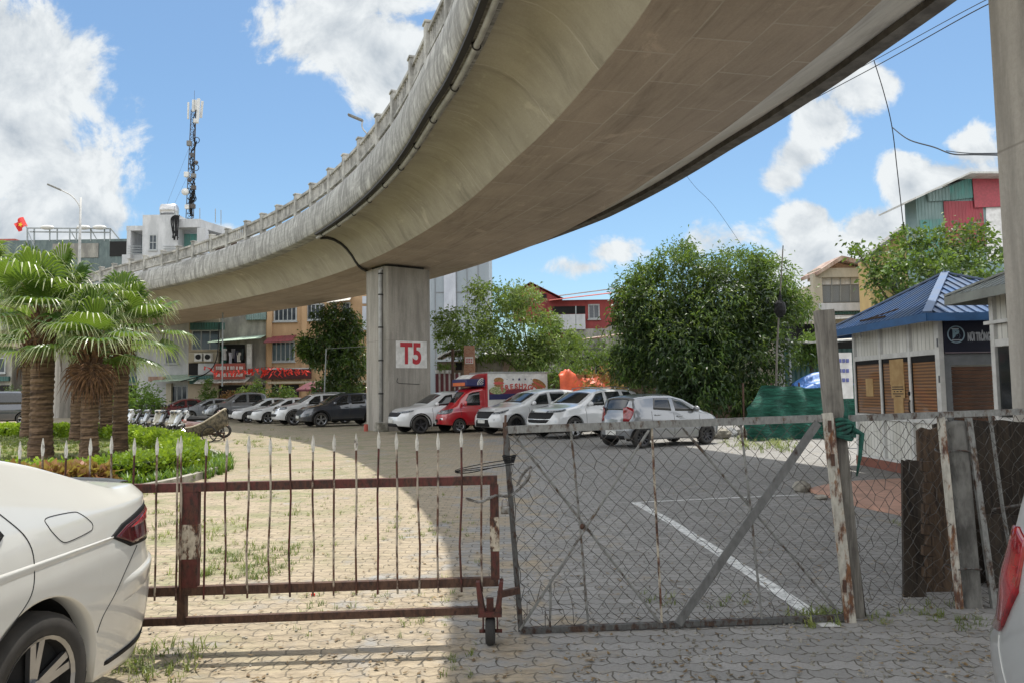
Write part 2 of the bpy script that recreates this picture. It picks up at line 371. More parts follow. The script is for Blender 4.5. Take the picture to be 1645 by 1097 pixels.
mark([tuple(G(430, 763))[:2], tuple(G(600, 744))[:2], tuple(G(795, 722))[:2]], .10, pm2, '')
mark([tuple(G(835, 762))[:2], tuple(G(1010, 752))[:2]], .08, pm2, '')

# garden bed
bedL = [(-11.5, 11.1), (-8.2, 11.3), (-6.45, 12.3), (-6.1, 14.6), (-6.6, 17.2), (-7.8, 19.8), (-9.3, 22.2), (-11.5, 25.2), (-14.9, 29.2), (-19.5, 32.2), (-26, 34.6), (-40, 37)]
bedS = [(p.x, p.y) for p in smoothpts([(x, y, 0) for x, y in bedL], 6)]
s = NT('lawn_soil'); v = s.mapping(); n = s.noise(v, 1.3, 6, .65); n2 = s.noise(v, 18, 5, .7)
c = s.mix(s.ramp(n, .38, .62), (.20, .17, .07, 1), (.075, .12, .022, 1)); c = s.mix(s.ramp(n2, .3, .7, 0, .5), c, (.05, .07, .02, 1))
s.out(c, .95); s.bump(n2, .8, .02); M['lawn'] = s.m
b = MB(); b.slab(bedS+[(-60, 37), (-60, 12)], -.01, .05); struct(b.build('lawn', M['lawn']))
M['kerb'] = flat('kerb_stone', (.33, .31, .27), .9, c2=(.16, .15, .12), scale=4, bump=.5)
b = MB()
for i in range(len(bedS)-1):
    a, c = Vector(bedS[i]+(0.06,)), Vector(bedS[i+1]+(0.06,)); b.beam(a, c, .14, .16)
struct(b.build('garden_kerb', M['kerb']))
# pink concrete ramp by the kiosk, and its broken edge
M['pinkslab'] = flat('pink_concrete', (.46, .27, .20), .85, c2=(.33, .20, .15), scale=2.5, bump=.3)
struct(MB().slab([tuple(G(*p))[:2] for p in ((1298, 789), (1345, 778), (1450, 772), (1530, 790), (1530, 850), (1440, 826), (1380, 814))], -.02, .05).build('ramp', M['pinkslab']))

# ---------------------------------------------------------------- flyover
EDGE = smoothpts([(-2.6, -24, 0), (-1.0, -14, 0), (0, -5, 0), (.3, 3, 0), (.02, 9, 0), (-.6, 12.3, 0), (-1.35, 15.1, 0), (-2.0, 17.0, 0), (-3.38, 20.96, 0), (-5.16, 25.0, 0), (-7.3, 29.0, 0), (-9.75, 32.8, 0), (-12.7, 36.6, 0), (-15.95, 40.1, 0), (-19.6, 43.6, 0), (-23.5, 46.9, 0), (-31.5, 53.6, 0), (-42, 65, 0), (-58, 80, 0), (-80, 100, 0)], 20)
E2 = [EDGE[0]]                                   # resample to even 0.4 m steps
for p in EDGE[1:]:
    while (p-E2[-1]).length > .4: E2.append(E2[-1]+(p-E2[-1]).normalized()*.4)
NE = len(E2)
def enorm(i):
    d = (E2[min(i+4, NE-1)]-E2[max(i-4, 0)]).normalized(); return Vector((d.y, -d.x, 0)), d
def wid(i):
    t = max(0, min(1, (E2[i].y-9)/15)); return 7.92+1.4*t
def bp(i, s_, z): n, d = enorm(i); return E2[i]+n*s_+Vector((0, 0, z))
def strip(name, sect, mat, parent, i0=0, i1=None, smooth=True):
    i1 = i1 or NE; V = []; UV = []; F = []; m = None
    for i in range(i0, i1):
        pr = sect(wid(i)); m = len(pr); vv = 0
        for k, (a, z) in enumerate(pr):
            if k: vv += math.hypot(a-pr[k-1][0], z-pr[k-1][1])
            V.append(tuple(bp(i, a, z))); UV.append((i*.4, vv))
    N = i1-i0
    F = [(i*m+k, i*m+k+1, (i+1)*m+k+1, (i+1)*m+k) for i in range(N-1) for k in range(m-1)]
    return finish(name, V, F, mat, parent, smooth, uv=UV)
def concrete(name, c1, c2, c3, streak=0., joints=None, vj=None, stagger=0., grain=(.5, 6)):
    s = NT(name); uvm = s.n('ShaderNodeMapping'); s.L.new(s.tc.outputs['UV'], uvm.inputs[0])
    uv = uvm.outputs[0]
    sx = s.n('ShaderNodeMapping'); sx.inputs['Scale'].default_value = (grain[0], grain[1], 1); s.L.new(uv, sx.inputs[0])
    a = s.noise(uv, .55, 7, .65, .3); bb = s.noise(sx.outputs[0], 1.6, 7, .7); f = s.noise(uv, 22, 6, .75)
    col = s.mix(s.ramp(a, .35, .68), rgb(c1), rgb(c2)); col = s.mix(s.ramp(bb, .40, .75, 0, .7), col, rgb(c3)); col = s.mix(s.ramp(f, .35, .8, 0, .35), col, tuple(x*.5 for x in c1)+(1,))
    if streak:
        st = s.n('ShaderNodeMapping'); st.inputs['Scale'].default_value = (1, .18, 1); s.L.new(uv, st.inputs[0])
        k = s.noise(st.outputs[0], 4.2, 7, .7, .5); k2 = s.noise(st.outputs[0], 9, 5, .7, .4)
        col = s.mix(s.ramp(k, .42, .6, 0, streak), col, (.17, .165, .155, 1)); col = s.mix(s.ramp(k2, .55, .7, 0, streak), col, (.62, .61, .58, 1))
    blot = s.noise(sx.outputs[0], .35, 8, .75, 1.); col = s.mix(s.ramp(blot, .50, .72, 0, .55), col, tuple(x*.42 for x in c2)+(1,)); col = s.mix(s.ramp(s.noise(uv, .9, 8, .75, .8), .56, .70, 0, .5), col, tuple(min(1, x*1.5) for x in c1)+(1,))
    h = s.math('MULTIPLY', f, .4)
    if joints:
        sp = s.n('ShaderNodeSeparateXYZ'); s.L.new(uv, sp.inputs[0])
        vrow = s.math('FLOOR', s.math('DIVIDE', sp.outputs[1], vj or 99))
        uu = s.math('ADD', sp.outputs[0], s.math('MULTIPLY', vrow, stagger))
        ju = s.ramp(s.math('PINGPONG', uu, joints/2), 0.008, .026, 1, 0)
        j = ju
        if vj: j = s.math('MAXIMUM', ju, s.ramp(s.math('PINGPONG', sp.outputs[1], vj/2), 0.008, .024, 1, 0))
        j = s.math('MULTIPLY', j, s.ramp(s.noise(uv, 1.7, 6, .7), .36, .58, .2, .95))
        col = s.mix(s.math('MULTIPLY', j, .7), col, (.56, .51, .44, 1)); h = s.math('ADD', h, s.math('MULTIPLY', j, .8))
        # each form panel a slightly different tone
        wn_ = s.n('ShaderNodeTexWhiteNoise', noise_dimensions='2D'); cbb = s.n('ShaderNodeCombineXYZ')
        s.L.new(s.math('FLOOR', s.math('DIVIDE', uu, joints)), cbb.inputs[0]); s.L.new(vrow, cbb.inputs[1]); s.L.new(cbb.outputs[0], wn_.inputs['Vector'])
        col = s.mix(s.math('MULTIPLY', wn_.outputs['Value'], .22), col, tuple(x*.55 for x in c1)+(1,))
    s.out(col, .88); s.bump(h, .35, .01); return s.m
M['fascia'] = concrete('fascia_concrete', (.42, .415, .39), (.33, .325, .305), (.22, .215, .205), streak=.9)
M['haunch'] = concrete('haunch_concrete', (.42, .385, .30), (.32, .29, .225), (.48, .44, .36), joints=2.6, grain=(2, .5))
M['soffit'] = concrete('soffit_concrete', (.46, .375, .30), (.36, .295, .235), (.50, .42, .34), joints=1.55, vj=1.05, stagger=.55, grain=(.5, 5))  # brown cast of light reflected off the sand is mixed into this colour
M['rail'] = flat('parapet_concrete', (.42, .41, .38), .85, c2=(.20, .195, .18), scale=2.2, bump=.4, bscale=30)
fly = thing('flyover', 'curved concrete flyover deck sweeping overhead from upper right to the left', 'flyover', (0, 8, 0))
FS = [(.75, 9.45), (.5, 9.55), (.3, 9.57), (.17, 9.52), (.08, 9.36), (.03, 9.05), (.0, 8.75), (.02, 8.5), (.07, 8.3), (.11, 8.24), (.55, 8.24)]
HS = [(.5, 8.27), (.8, 8.26), (1.1, 8.2), (1.4, 8.06), (1.65, 7.86), (1.9, 7.57), (2.05, 7.33), (2.2, 7.15)]
strip('fascia', lambda w: FS, M['fascia'], fly)
strip('haunch', lambda w: HS, M['haunch'], fly)
strip('soffit', lambda w: [(2.2, 7.15), (w/2, 7.15), (w-2.45, 7.15)], M['soffit'], fly, smooth=False)
strip('haunch', lambda w: [(w-2.45, 7.15), (w-1.5, 7.75), (w-.45, 8.22)], concrete('cantilever_concrete', (.46, .42, .36), (.36, .33, .28), (.50, .46, .39), joints=2.6, grain=(1, 2)), fly)  # lighter copy of the haunch concrete paints in sky light from the right
strip('fascia', lambda w: [(w-a, z) for a, z in reversed(FS)], M['fascia'], fly)
strip('drip_edge', lambda w: [(w-.47, 8.24), (w-.45, 8.08), (w-.10, 8.07), (w-.05, 8.35)], flat('shade_dark_concrete', (.15, .135, .115), .9, c2=(.08, .07, .06), scale=3), fly, smooth=False)  # dark colour paints the shade on the lip's underside and inner face
strip('deck', lambda w: [(.75, 9.5), (.8, 9.0), (w-.8, 9.0), (w-.75, 9.5)], M['rail'], fly, smooth=False)
# parapet: posts and baluster panels on the left edge, a plain one on the right edge
i_first = next(i for i in range(NE) if E2[i].y > 7)
STEP = 5.4; k = 0; prev = None
pos = []; acc = i_first
while acc < NE-10 and E2[int(acc)].y < 72:
    pos.append(int(round(acc))); acc += STEP
def rails(side, tag_):
    for q, i in enumerate(pos):
        n, d = enorm(i); s_ = .30 if side == 0 else wid(i)-.30; c = bp(i, s_, 0)
        rz = math.atan2(d.y, d.x)
        b = MB(); b.rbox((c.x, c.y, 10.02), (.24, .26, .98), .025, rz); b.rbox((c.x, c.y, 10.53), (.30, .32, .07), .02, rz)
        b.build('railing_post', M['rail'], fly)
        if q+1 < len(pos):
            j = pos[q+1]; s2 = .30 if side == 0 else wid(j)-.30; c2 = bp(j, s2, 0); dd = (c2-c); L = dd.length; dn = dd/L
            a = c+dn*.13; e = c2-dn*.13; b = MB()
            for z, h in ((10.31, .10), (9.74, .07)): b.beam(a+Vector((0, 0, z)), e+Vector((0, 0, z)), .16, h)
            nb = 9
            for m in range(nb):
                p = a.lerp(e, (m+.5)/nb); b.box((p.x, p.y, 9.975), (.055, .07, .54), rz)
            b.build('railing_panel', M['rail'], fly)
rails(0, 'l')
strip('kerb_beam', lambda w: [(w-.2, 9.5), (w-.2, 9.75), (w-.38, 9.75), (w-.38, 9.5)], M['rail'], fly, smooth=False)
# drain pipe slung under the left fascia, with brackets
M['pvc'] = flat('grey_pipe', (.42, .42, .41), .5, c2=(.30, .30, .29), scale=3)
M['bracket'] = flat('dark_bracket', (.03, .028, .026), .7)
i5 = min(range(NE), key=lambda i: (E2[i]-Vector((-8.5, 30.6, 0))).length)
b = MB(); b.tube([bp(i, .37, 8.15) for i in range(i_first, i5+1, 2)], .065, 8); b.build('drain_pipe', M['pvc'], fly, smooth=True)
for i in range(i_first+2, i5, 5):
    b = MB()
    c = bp(i, .37, 8.15); n, d = enorm(i)
    b.tube([c+d*.0+(n*math.cos(a)+Vector((0, 0, 1))*math.sin(a))*.085 for a in [x*math.pi/6 for x in range(0, 13)]], .014, 5)
    b.beam(bp(i, .40, 8.2), bp(i, .22, 8.2), .03, .03)
    b.build('pipe_bracket', M['bracket'], fly)
b = MB(); b.tube([bp(i5, .5, 8.15)]+[bp(i5, a+.02, z-.07) for a, z in HS[1:]]+[bp(i5+1, 2.5, 7.07), bp(i5+3, 3.2, 7.07)], .06, 8); b.build('drain_pipe', M['bracket'], fly, smooth=True)
strip('drip_edge', lambda w: [(.12, 8.24), (.12, 8.16), (.25, 8.16), (.25, 8.27)], M['bracket'], fly, i_first, i5, smooth=False)

# piers
def pier_mat():
    s = NT('pier_concrete'); v = s.mapping((1, 1, .12)); a = s.noise(v, 2.2, 7, .7); f = s.noise(s.mapping(), 25, 6, .7); bgn = s.noise(s.mapping(), .7, 5, .6)
    c = s.mix(s.ramp(a, .36, .62), (.23, .215, .19, 1), (.37, .345, .305, 1)); c = s.mix(s.ramp(f, .3, .8, 0, .35), c, (.17, .15, .13, 1))
    c = s.mix(s.ramp(bgn, .5, .75, 0, .4), c, (.24, .215, .18, 1))
    sp = s.n('ShaderNodeSeparateXYZ'); s.L.new(s.tc.outputs['Object'], sp.inputs[0])
    j = s.ramp(s.math('PINGPONG', s.math('ADD', sp.outputs[2], .35), 2.1), 0, .02, 1, 0)
    c = s.mix(s.math('MULTIPLY', j, .5), c, (.13, .11, .09, 1))
    vert = s.ramp(s.math('PINGPONG', s.math('ADD', sp.outputs[0], .1), .30), 0, .01, 1, 0)
    c = s.mix(s.math('MULTIPLY', vert, .4), c, (.12, .10, .085, 1))
    s.out(c, .9); s.bump(s.math('ADD', f, s.math('MULTIPLY', j, -.6)), .4, .01); return s.m
M['pier'] = pier_mat()
def pier(label, c, rz, w=2.3, d=1.95, H=7.02):
    t = thing('bridge_pier', label, 'pier', (c[0], c[1], 0), rz=rz)
    b = MB(); k = .16
    P = [(-w/2+k, -d/2), (w/2-k, -d/2), (w/2, -d/2+k), (w/2, d/2-k), (w/2-k, d/2), (-w/2+k, d/2), (-w/2, d/2-k), (-w/2, -d/2+k)]
    b.slab(P, -.1, H); b.build('shaft', M['pier'], t, local=True)
    b = MB(); b.rbox((0, 0, H+.07), (w*.82, d*.7, .16), .02); b.build('bearing', M['bracket'], t, local=True)
    return t
RZ5 = math.atan2(.6, .8)
p5 = pier('square concrete bridge pier painted with a white panel reading T5', (-5.05, 33.1), RZ5)
M['signwhite'] = flat('sign_white_paint', (.72, .71, .69), .7, c2=(.55, .54, .52), scale=3)
M['signred'] = flat('sign_red_paint', (.46, .03, .04), .7, c2=(.36, .02, .03), scale=5)
b = MB(); b.box((.12, -.979, 3.26), (1.52, .008, 1.16)); sg = b.build('sign_panel', M['signwhite'], p5, local=True)
text('lettering', 'T5', 1.18, M['signred'], sg, Matrix.Translation((.10, -.985, 3.26)) @ Matrix.Rotation(math.pi/2, 4, 'X') @ Matrix.Diagonal((.80, 1.05, 1, 1)), local=True, extrude=.002, offset=.04)
b = MB(); b.tube([(-1.02, -.72, 7.0), (-1.24, -.72, 6.85), (-1.24, -.72, .12)], .075, 10); pp = b.build('drain_pipe', M['pvc'], p5, smooth=True, local=True)
for z in (1.6, 3.0, 4.4, 5.8, 6.7): b = MB(); b.lathe([(.095, z-.03), (.095, z+.03)], (-1.24, -.72, 0)); b.box((-1.17, -.72, z), (.12, .2, .04)); b.build('pipe_bracket', M['bracket'], p5, local=True)
b = MB(); b.rbox((-1.3, -.85, .2), (.45, .45, .4), .03); b.build('footing_block', M['kerb'], p5, local=True)
b = MB(); random.seed(3)
b.tube(smoothpts([(-.55, -.983, 2.25), (-.6, -.983, 2.1), (-.45, -.983, 2.03), (.1, -.983, 2.0), (.5, -.983, 1.98)], 4), .012, 4)
b.build('cable', M['bracket'], p5, local=True)
p6 = pier('large rough concrete bridge pier cut off by the right edge beside the kiosks', (5.92, 6.45), R(3), 2.2, 1.9)
p4 = pier('distant grey concrete bridge pier seen between the palm trunks', (-37, 62.5), math.atan2(.72, .7))
# ---------------------------------------------------------------- cars
def P1(pts, xs, sig=0.035):
    a = np.array(pts, float); fine = np.linspace(-.6, a[-1, 0]+.6, 1200); y = np.interp(fine, a[:, 0], a[:, 1])
    st = fine[1]-fine[0]; k = int(max(1, 3*sig/st)); w = np.exp(-.5*(np.arange(-k, k+1)*st/sig)**2); w /= w.sum()
    y = np.convolve(np.pad(y, k, mode='edge'), w, mode='valid'); return np.interp(xs, fine, y)
class CarShape:
    def __init__(s, sp):
        s.sp = sp; s.L, s.W, s.H = sp['L'], sp['W'], sp['H']; s.n = sp.get('n', 11); s.m = sp.get('m', 2.6); s.mr = sp.get('mr', 2.6)
        s.wr = sp.get('wr', .27); s.Ra = s.wr+sp.get('arch', .055); s.wd = sp['wheels']; s.zw = s.wr; s.sill = sp.get('sill', .24)
        s.belt_hi = np.interp(s.L*.5, *zip(*sp['belt']))
        s.rw = sp.get('roofw', .74)*s.W/2; s.cw = sp.get('cowl', .93)
        s.nose = sp.get('nose', [(0, -.09), (.3, -.02), (.5, 0), (.65, -.02), (.8, -.09), (1.0, -.22), (1.8, -.3)])
        s.tail = sp.get('tail', [(0, -.10), (.3, -.02), (.5, 0), (.7, -.03), (1.0, -.07), (1.4, -.16), (1.8, -.22)])
    def plan(s, d):
        t = np.clip(np.abs(1-2*d/s.L), 0, 1); m = np.where(d < s.L/2, s.m, s.mr)
        return s.W/2*np.clip(1-t**s.n, 0, 1)**(1/m)
    def zt(s, d): return P1(s.sp['top'], d)
    def zb(s, d): return P1(s.sp['belt'], d)
    def zbot(s, d):
        d = np.asarray(d, float); ends = np.clip((np.abs(d-s.L/2)-(s.L/2-.5))/.5, 0, 1); z = s.sill+.05*ends
        for w in s.wd:
            q = s.Ra**2-(d-w)**2; z = np.where(q > 0, np.maximum(z, s.zw+np.sqrt(np.maximum(q, 0))), z)
        return z
    def params(s, d):
        zt, zb = s.zt(d), s.zb(d); zb = np.minimum(zb, zt-.015); h = np.clip((zt-zb-.04)/(s.H-s.belt_hi-.08), 0, 1)
        w = s.plan(d); ws = w*s.cw; edge = (1-h)*w*.84+h*np.minimum(s.rw, w*.95); zr = zt-.02-.06*h
        return zt, zb, h, w, ws, edge, zr
    def yside(s, d, z):
        zt, zb, h, w, ws, edge, zr = s.params(d); z0 = s.sill; t = np.clip((z-z0)/(zb-z0), 0, 1)
        f = 1-.055*(1-t)**2.2-(1-s.cw)*t**3.5 + s.sp.get('crease', .008)*np.exp(-((t-.72)/.07)**2)
        low = w*f
        g = np.clip((z-zb)/np.maximum(zr-zb, .01), 0, 1); hi = ws+(edge-ws)*g**1.15
        return np.where(z <= zb, low, hi)
    def defx(s, x, z):
        L = s.L; d = L/2-x
        wf = np.clip((.75-d)/.75, 0, 1); wf = wf*wf*(3-2*wf); wt = np.clip((.75-(L-d))/.75, 0, 1); wt = wt*wt*(3-2*wt)
        return x+np.interp(z, *zip(*s.nose))*wf-np.interp(z, *zip(*s.tail))*wt
    def P(s, d, y, z): x = s.L/2-d; return (float(s.defx(x, z)), float(y), float(z))
    def body(s, ns=150, na=14, ng=7, nt=7):
        L = s.L; a = (1-np.cos(np.linspace(0, math.pi, 50)))/2*L; d = np.unique(np.round(np.concatenate([np.linspace(0, L, ns), a, [.0006, .003, .008, .015, L-.015, L-.008, L-.003, L-.0006]]+[np.array([w-s.Ra+.001, w+s.Ra-.001, w-s.Ra+.015, w+s.Ra-.015]) for w in s.wd]), 4))
        zt, zb, h, w, ws, edge, zr = s.params(d); z0 = s.zbot(d); z0 = np.minimum(z0, zb-.02)
        rows = []
        rows.append((np.maximum(w-.12, 0), z0+.0))
        for k in range(na+1):
            z = z0+(zb-z0)*k/na; rows.append((s.yside(d, z), z))
        for k in range(1, ng+1):
            z = zb+(zr-zb)*k/ng; rows.append((ws+(edge-ws)*(k/ng)**1.15, z))
        for k in range(1, nt+1):
            f = 1-k/nt; rows.append((edge*f, zr+(zt-zr)*(1-f**2.2)))
        V = []; m = len(rows)
        for i in range(len(d)):
            col = []
            for (y, z) in rows: col.append((float(s.defx(L/2-d[i], z[i])), float(y[i]), float(z[i])))
            V += col+[(x, -y, z) for x, y, z in reversed(col[:-1])]
        mm = 2*m-1
        F = [(i*mm+k, i*mm+k+1, (i+1)*mm+k+1, (i+1)*mm+k) for i in range(len(d)-1) for k in range(mm-1)]
        return V, F
    def nrm(s, x, y): v = Vector((np.sign(x)*abs(2*x/s.L)**(s.n-1), y/(s.W/2), 0)); return v.normalized() if v.length > 1e-6 else Vector((1, 0, 0))
    def side_patch(s, bot, top, sg, eps=.008, nu=24, nv=6, pw=1., skirt=True):
        def res(pl, t):
            a = np.array(pl, float); c = np.concatenate([[0], np.cumsum(np.hypot(*(a[1:]-a[:-1]).T))]); return np.interp(t*c[-1], c, a[:, 0]), np.interp(t*c[-1], c, a[:, 1])
        def f(u, v):
            u2 = u**pw; b = res(bot, u2); t = res(top, u2); v2 = min(max((v*(nv)-1)/(nv-2), 0), 1) if skirt else v; d = b[0]+(t[0]-b[0])*v2; z = b[1]+(t[1]-b[1])*v2
            p = s.P(d, sg*s.yside(np.array(d), np.array(z)), z); e = eps if not skirt or 0 < v < 1 else -.01
            if skirt and (u == 0 or u == 1): e = -.01
            return tuple(Vector(p)+s.nrm(s.L/2-d, p[1])*e)
        return MB().grid(f, nu, nv)
    def side_poly(s, poly, sg, eps=.004, cuts=6):        # any polygon in (d, z) laid on the flank
        bm = bmesh.new(); vs_ = [bm.verts.new((d, 0, z)) for d, z in poly]; bm.faces.new(vs_)
        bmesh.ops.triangulate(bm, faces=bm.faces[:]); bmesh.ops.subdivide_edges(bm, edges=bm.edges[:], cuts=cuts, use_grid_fill=True)
        ext = [v for v in bm.verts if v.is_boundary]
        r = bmesh.ops.extrude_edge_only(bm, edges=[e for e in bm.edges if e.is_boundary]); low = set(v for v in r['geom'] if isinstance(v, bmesh.types.BMVert))
        bm.verts.index_update(); V = []
        for v in bm.verts:
            d, z = v.co.x, v.co.z; p = s.P(d, sg*s.yside(np.array(d), np.array(z)), z)
            V.append(tuple(Vector(p)+s.nrm(s.L/2-d, p[1])*(-.012 if v in low else eps)))
        F = [tuple(v.index for v in f.verts) for f in bm.faces]; bm.free(); b = MB(); b.add(V, F); return b
    def end_patch(s, bot, top, rear=False, eps=.01, nu=16, nv=5):   # corners given as (y, z)
        def f(u, v):
            y = bot[0][0]+(bot[1][0]-bot[0][0])*u; yt = top[0][0]+(top[1][0]-top[0][0])*u; zb_ = bot[0][1]+(bot[1][1]-bot[0][1])*u; zt_ = top[0][1]+(top[1][1]-top[0][1])*u
            Y = y+(yt-y)*v; Z = zb_+(zt_-zb_)*v; m = s.mr if rear else s.m
            r = min(.985, abs(Y)/(s.W/2*.955)); d = s.L/2*(1-(1-r**m)**(1/s.n)); d = s.L-d if rear else d
            p = Vector(s.P(d, Y, Z)); e = eps if (0 < u < 1 and 0 < v < 1) else -.006
            return tuple(p+s.nrm(s.L/2-d, Y)*e)
        return MB().grid(f, nu, nv)
    def top_patch(s, d0, d1, y0=-.9, y1=.9, eps=.006, nu=14, nv=14):
        def f(u, v):
            d = np.array(d0+(d1-d0)*u); zt, zb, h, w, ws, edge, zr = s.params(d); q = y0+(y1-y0)*v
            e = eps if (0 < u < 1 and 0 < v < 1) else -.01
            z = float(zr+(zt-zr)*(1-abs(q)**2.2))+e; x = float(s.defx(s.L/2-d, z)); return (x+(e if d < s.L/2 else -e), float(edge)*q, z)
        return MB().grid(f, nu, nv)
    def seam(s, pts, sg, r=.006, eps=0.):
        out = []
        P_ = [Vector((d, 0, z)) for d, z in pts]
        for i in range(len(P_)-1):
            n = max(2, int((P_[i+1]-P_[i]).length/.04))
            for k in range(n+(i == len(P_)-2)):
                q = P_[i].lerp(P_[i+1], k/n); p = s.P(q.x, sg*s.yside(np.array(q.x), np.array(q.z)), q.z); out.append(Vector(p)+s.nrm(s.L/2-q.x, p[1])*eps)
        return out

def wheel(parent, x, y, r, sg, style='5', wid_=.21, rimm=None, rr=.68):
    """one road wheel: dark barrel disc with its tyre and spoked rim"""
    w = wid_/2
    b = MB(); b.lathe([(0, .35*w), (r*rr*.92, .35*w), (r*rr*.96, .8*w), (r*rr*.96, -w), (0, -w)], (x, y, r), 'Y', 26)
    if sg < 0: b.v = [(px, 2*y-py, pz) for px, py, pz in b.v]
    wh = b.build('wheel', M['under'], parent, local=True)
    b = MB(); rl = r*rr
    b.lathe([(rl, -w*.9), (rl+.01, -w), (r-.03, -w), (r-.006, -w*.75), (r, -w*.4), (r, w*.4), (r-.006, w*.75), (r-.03, w), (rl+.012, w*.98), (rl, w*.85)], (x, y, r), 'Y', 36)
    b.build('tyre', M['rubber'], wh, True, local=True)
    b = MB(); yo = y+sg*w*.72
    b.lathe([(rl-.012, sg*w*.85-sg*w*.72), (rl+.004, sg*w*.95-sg*w*.72), (rl+.004, -sg*.02), (rl-.014, -sg*.03)], (x, yo, r), 'Y', 30)
    n = int(style[0]) if style[0] != 't' else 10
    if style == 's':
        pass
    for k in range(n):
        a = 2*math.pi*k/n+.3
        for da in ((-.13, .13) if style.endswith('d') else (0,)):
            a0, a1 = a+da*1.2, a+da
            p0 = Vector((x+math.cos(a0)*rl*.16, yo-sg*.02, r+math.sin(a0)*rl*.16)); p1 = Vector((x+math.cos(a1)*rl*.98, yo, r+math.sin(a1)*rl*.98))
            b.beam(p0, p1, .034 if n > 6 or style.endswith('d') else .06, .022, upv=(0, 1, 0))
    b.lathe([(0, sg*.012), (rl*.2, sg*.01), (rl*.22, -sg*.02), (0, -sg*.02)], (x, yo, r), 'Y', 16)
    b.build('rim', rimm or M['alloy'], wh, local=True)
    return wh
SUVT = dict(
 L=4.6, W=1.85, H=1.68, wr=.345, wheels=(.90, 3.58), sill=.27,
 top=[(0, .72), (.06, .88), (.3, .99), (.9, 1.07), (1.2, 1.13), (1.28, 1.17), (1.95, 1.58), (2.35, 1.66), (3.1, 1.68), (3.75, 1.64), (4.05, 1.57), (4.42, 1.14), (4.54, 1.0), (4.6, .78)],
 belt=[(0, .68), (.1, .84), (.5, .94), (1.2, 1.04), (2.4, 1.06), (3.6, 1.10), (4.2, 1.12), (4.5, 1.0), (4.6, .76)],
 ws=(1.27, 1.93), rwin=(4.08, 4.38), glass=[((1.48, 2.02), (2.36, 2.36)), ((2.44, 2.44), (3.24, 3.16)), ((3.34, 3.28), (3.98, 3.68))])
SEDT = dict(
 L=4.5, W=1.78, H=1.46, wr=.315, wheels=(.88, 3.55), sill=.21,
 top=[(0, .62), (.05, .74), (.3, .82), (1.1, .96), (1.2, .99), (1.95, 1.37), (2.3, 1.45), (2.8, 1.46), (3.2, 1.42), (3.9, 1.10), (4.02, 1.07), (4.35, 1.05), (4.45, .98), (4.5, .76)],
 belt=[(0, .58), (.1, .70), (.5, .80), (1.2, .92), (2.4, .94), (3.4, .98), (4.2, 1.0), (4.45, .9), (4.5, .72)],
 ws=(1.19, 1.93), rwin=(3.25, 3.84), glass=[((1.42, 2.02), (2.3, 2.3)), ((2.38, 2.38), (3.25, 3.05))])
def merge(base, **kw): d = dict(base); d.update(kw); return d
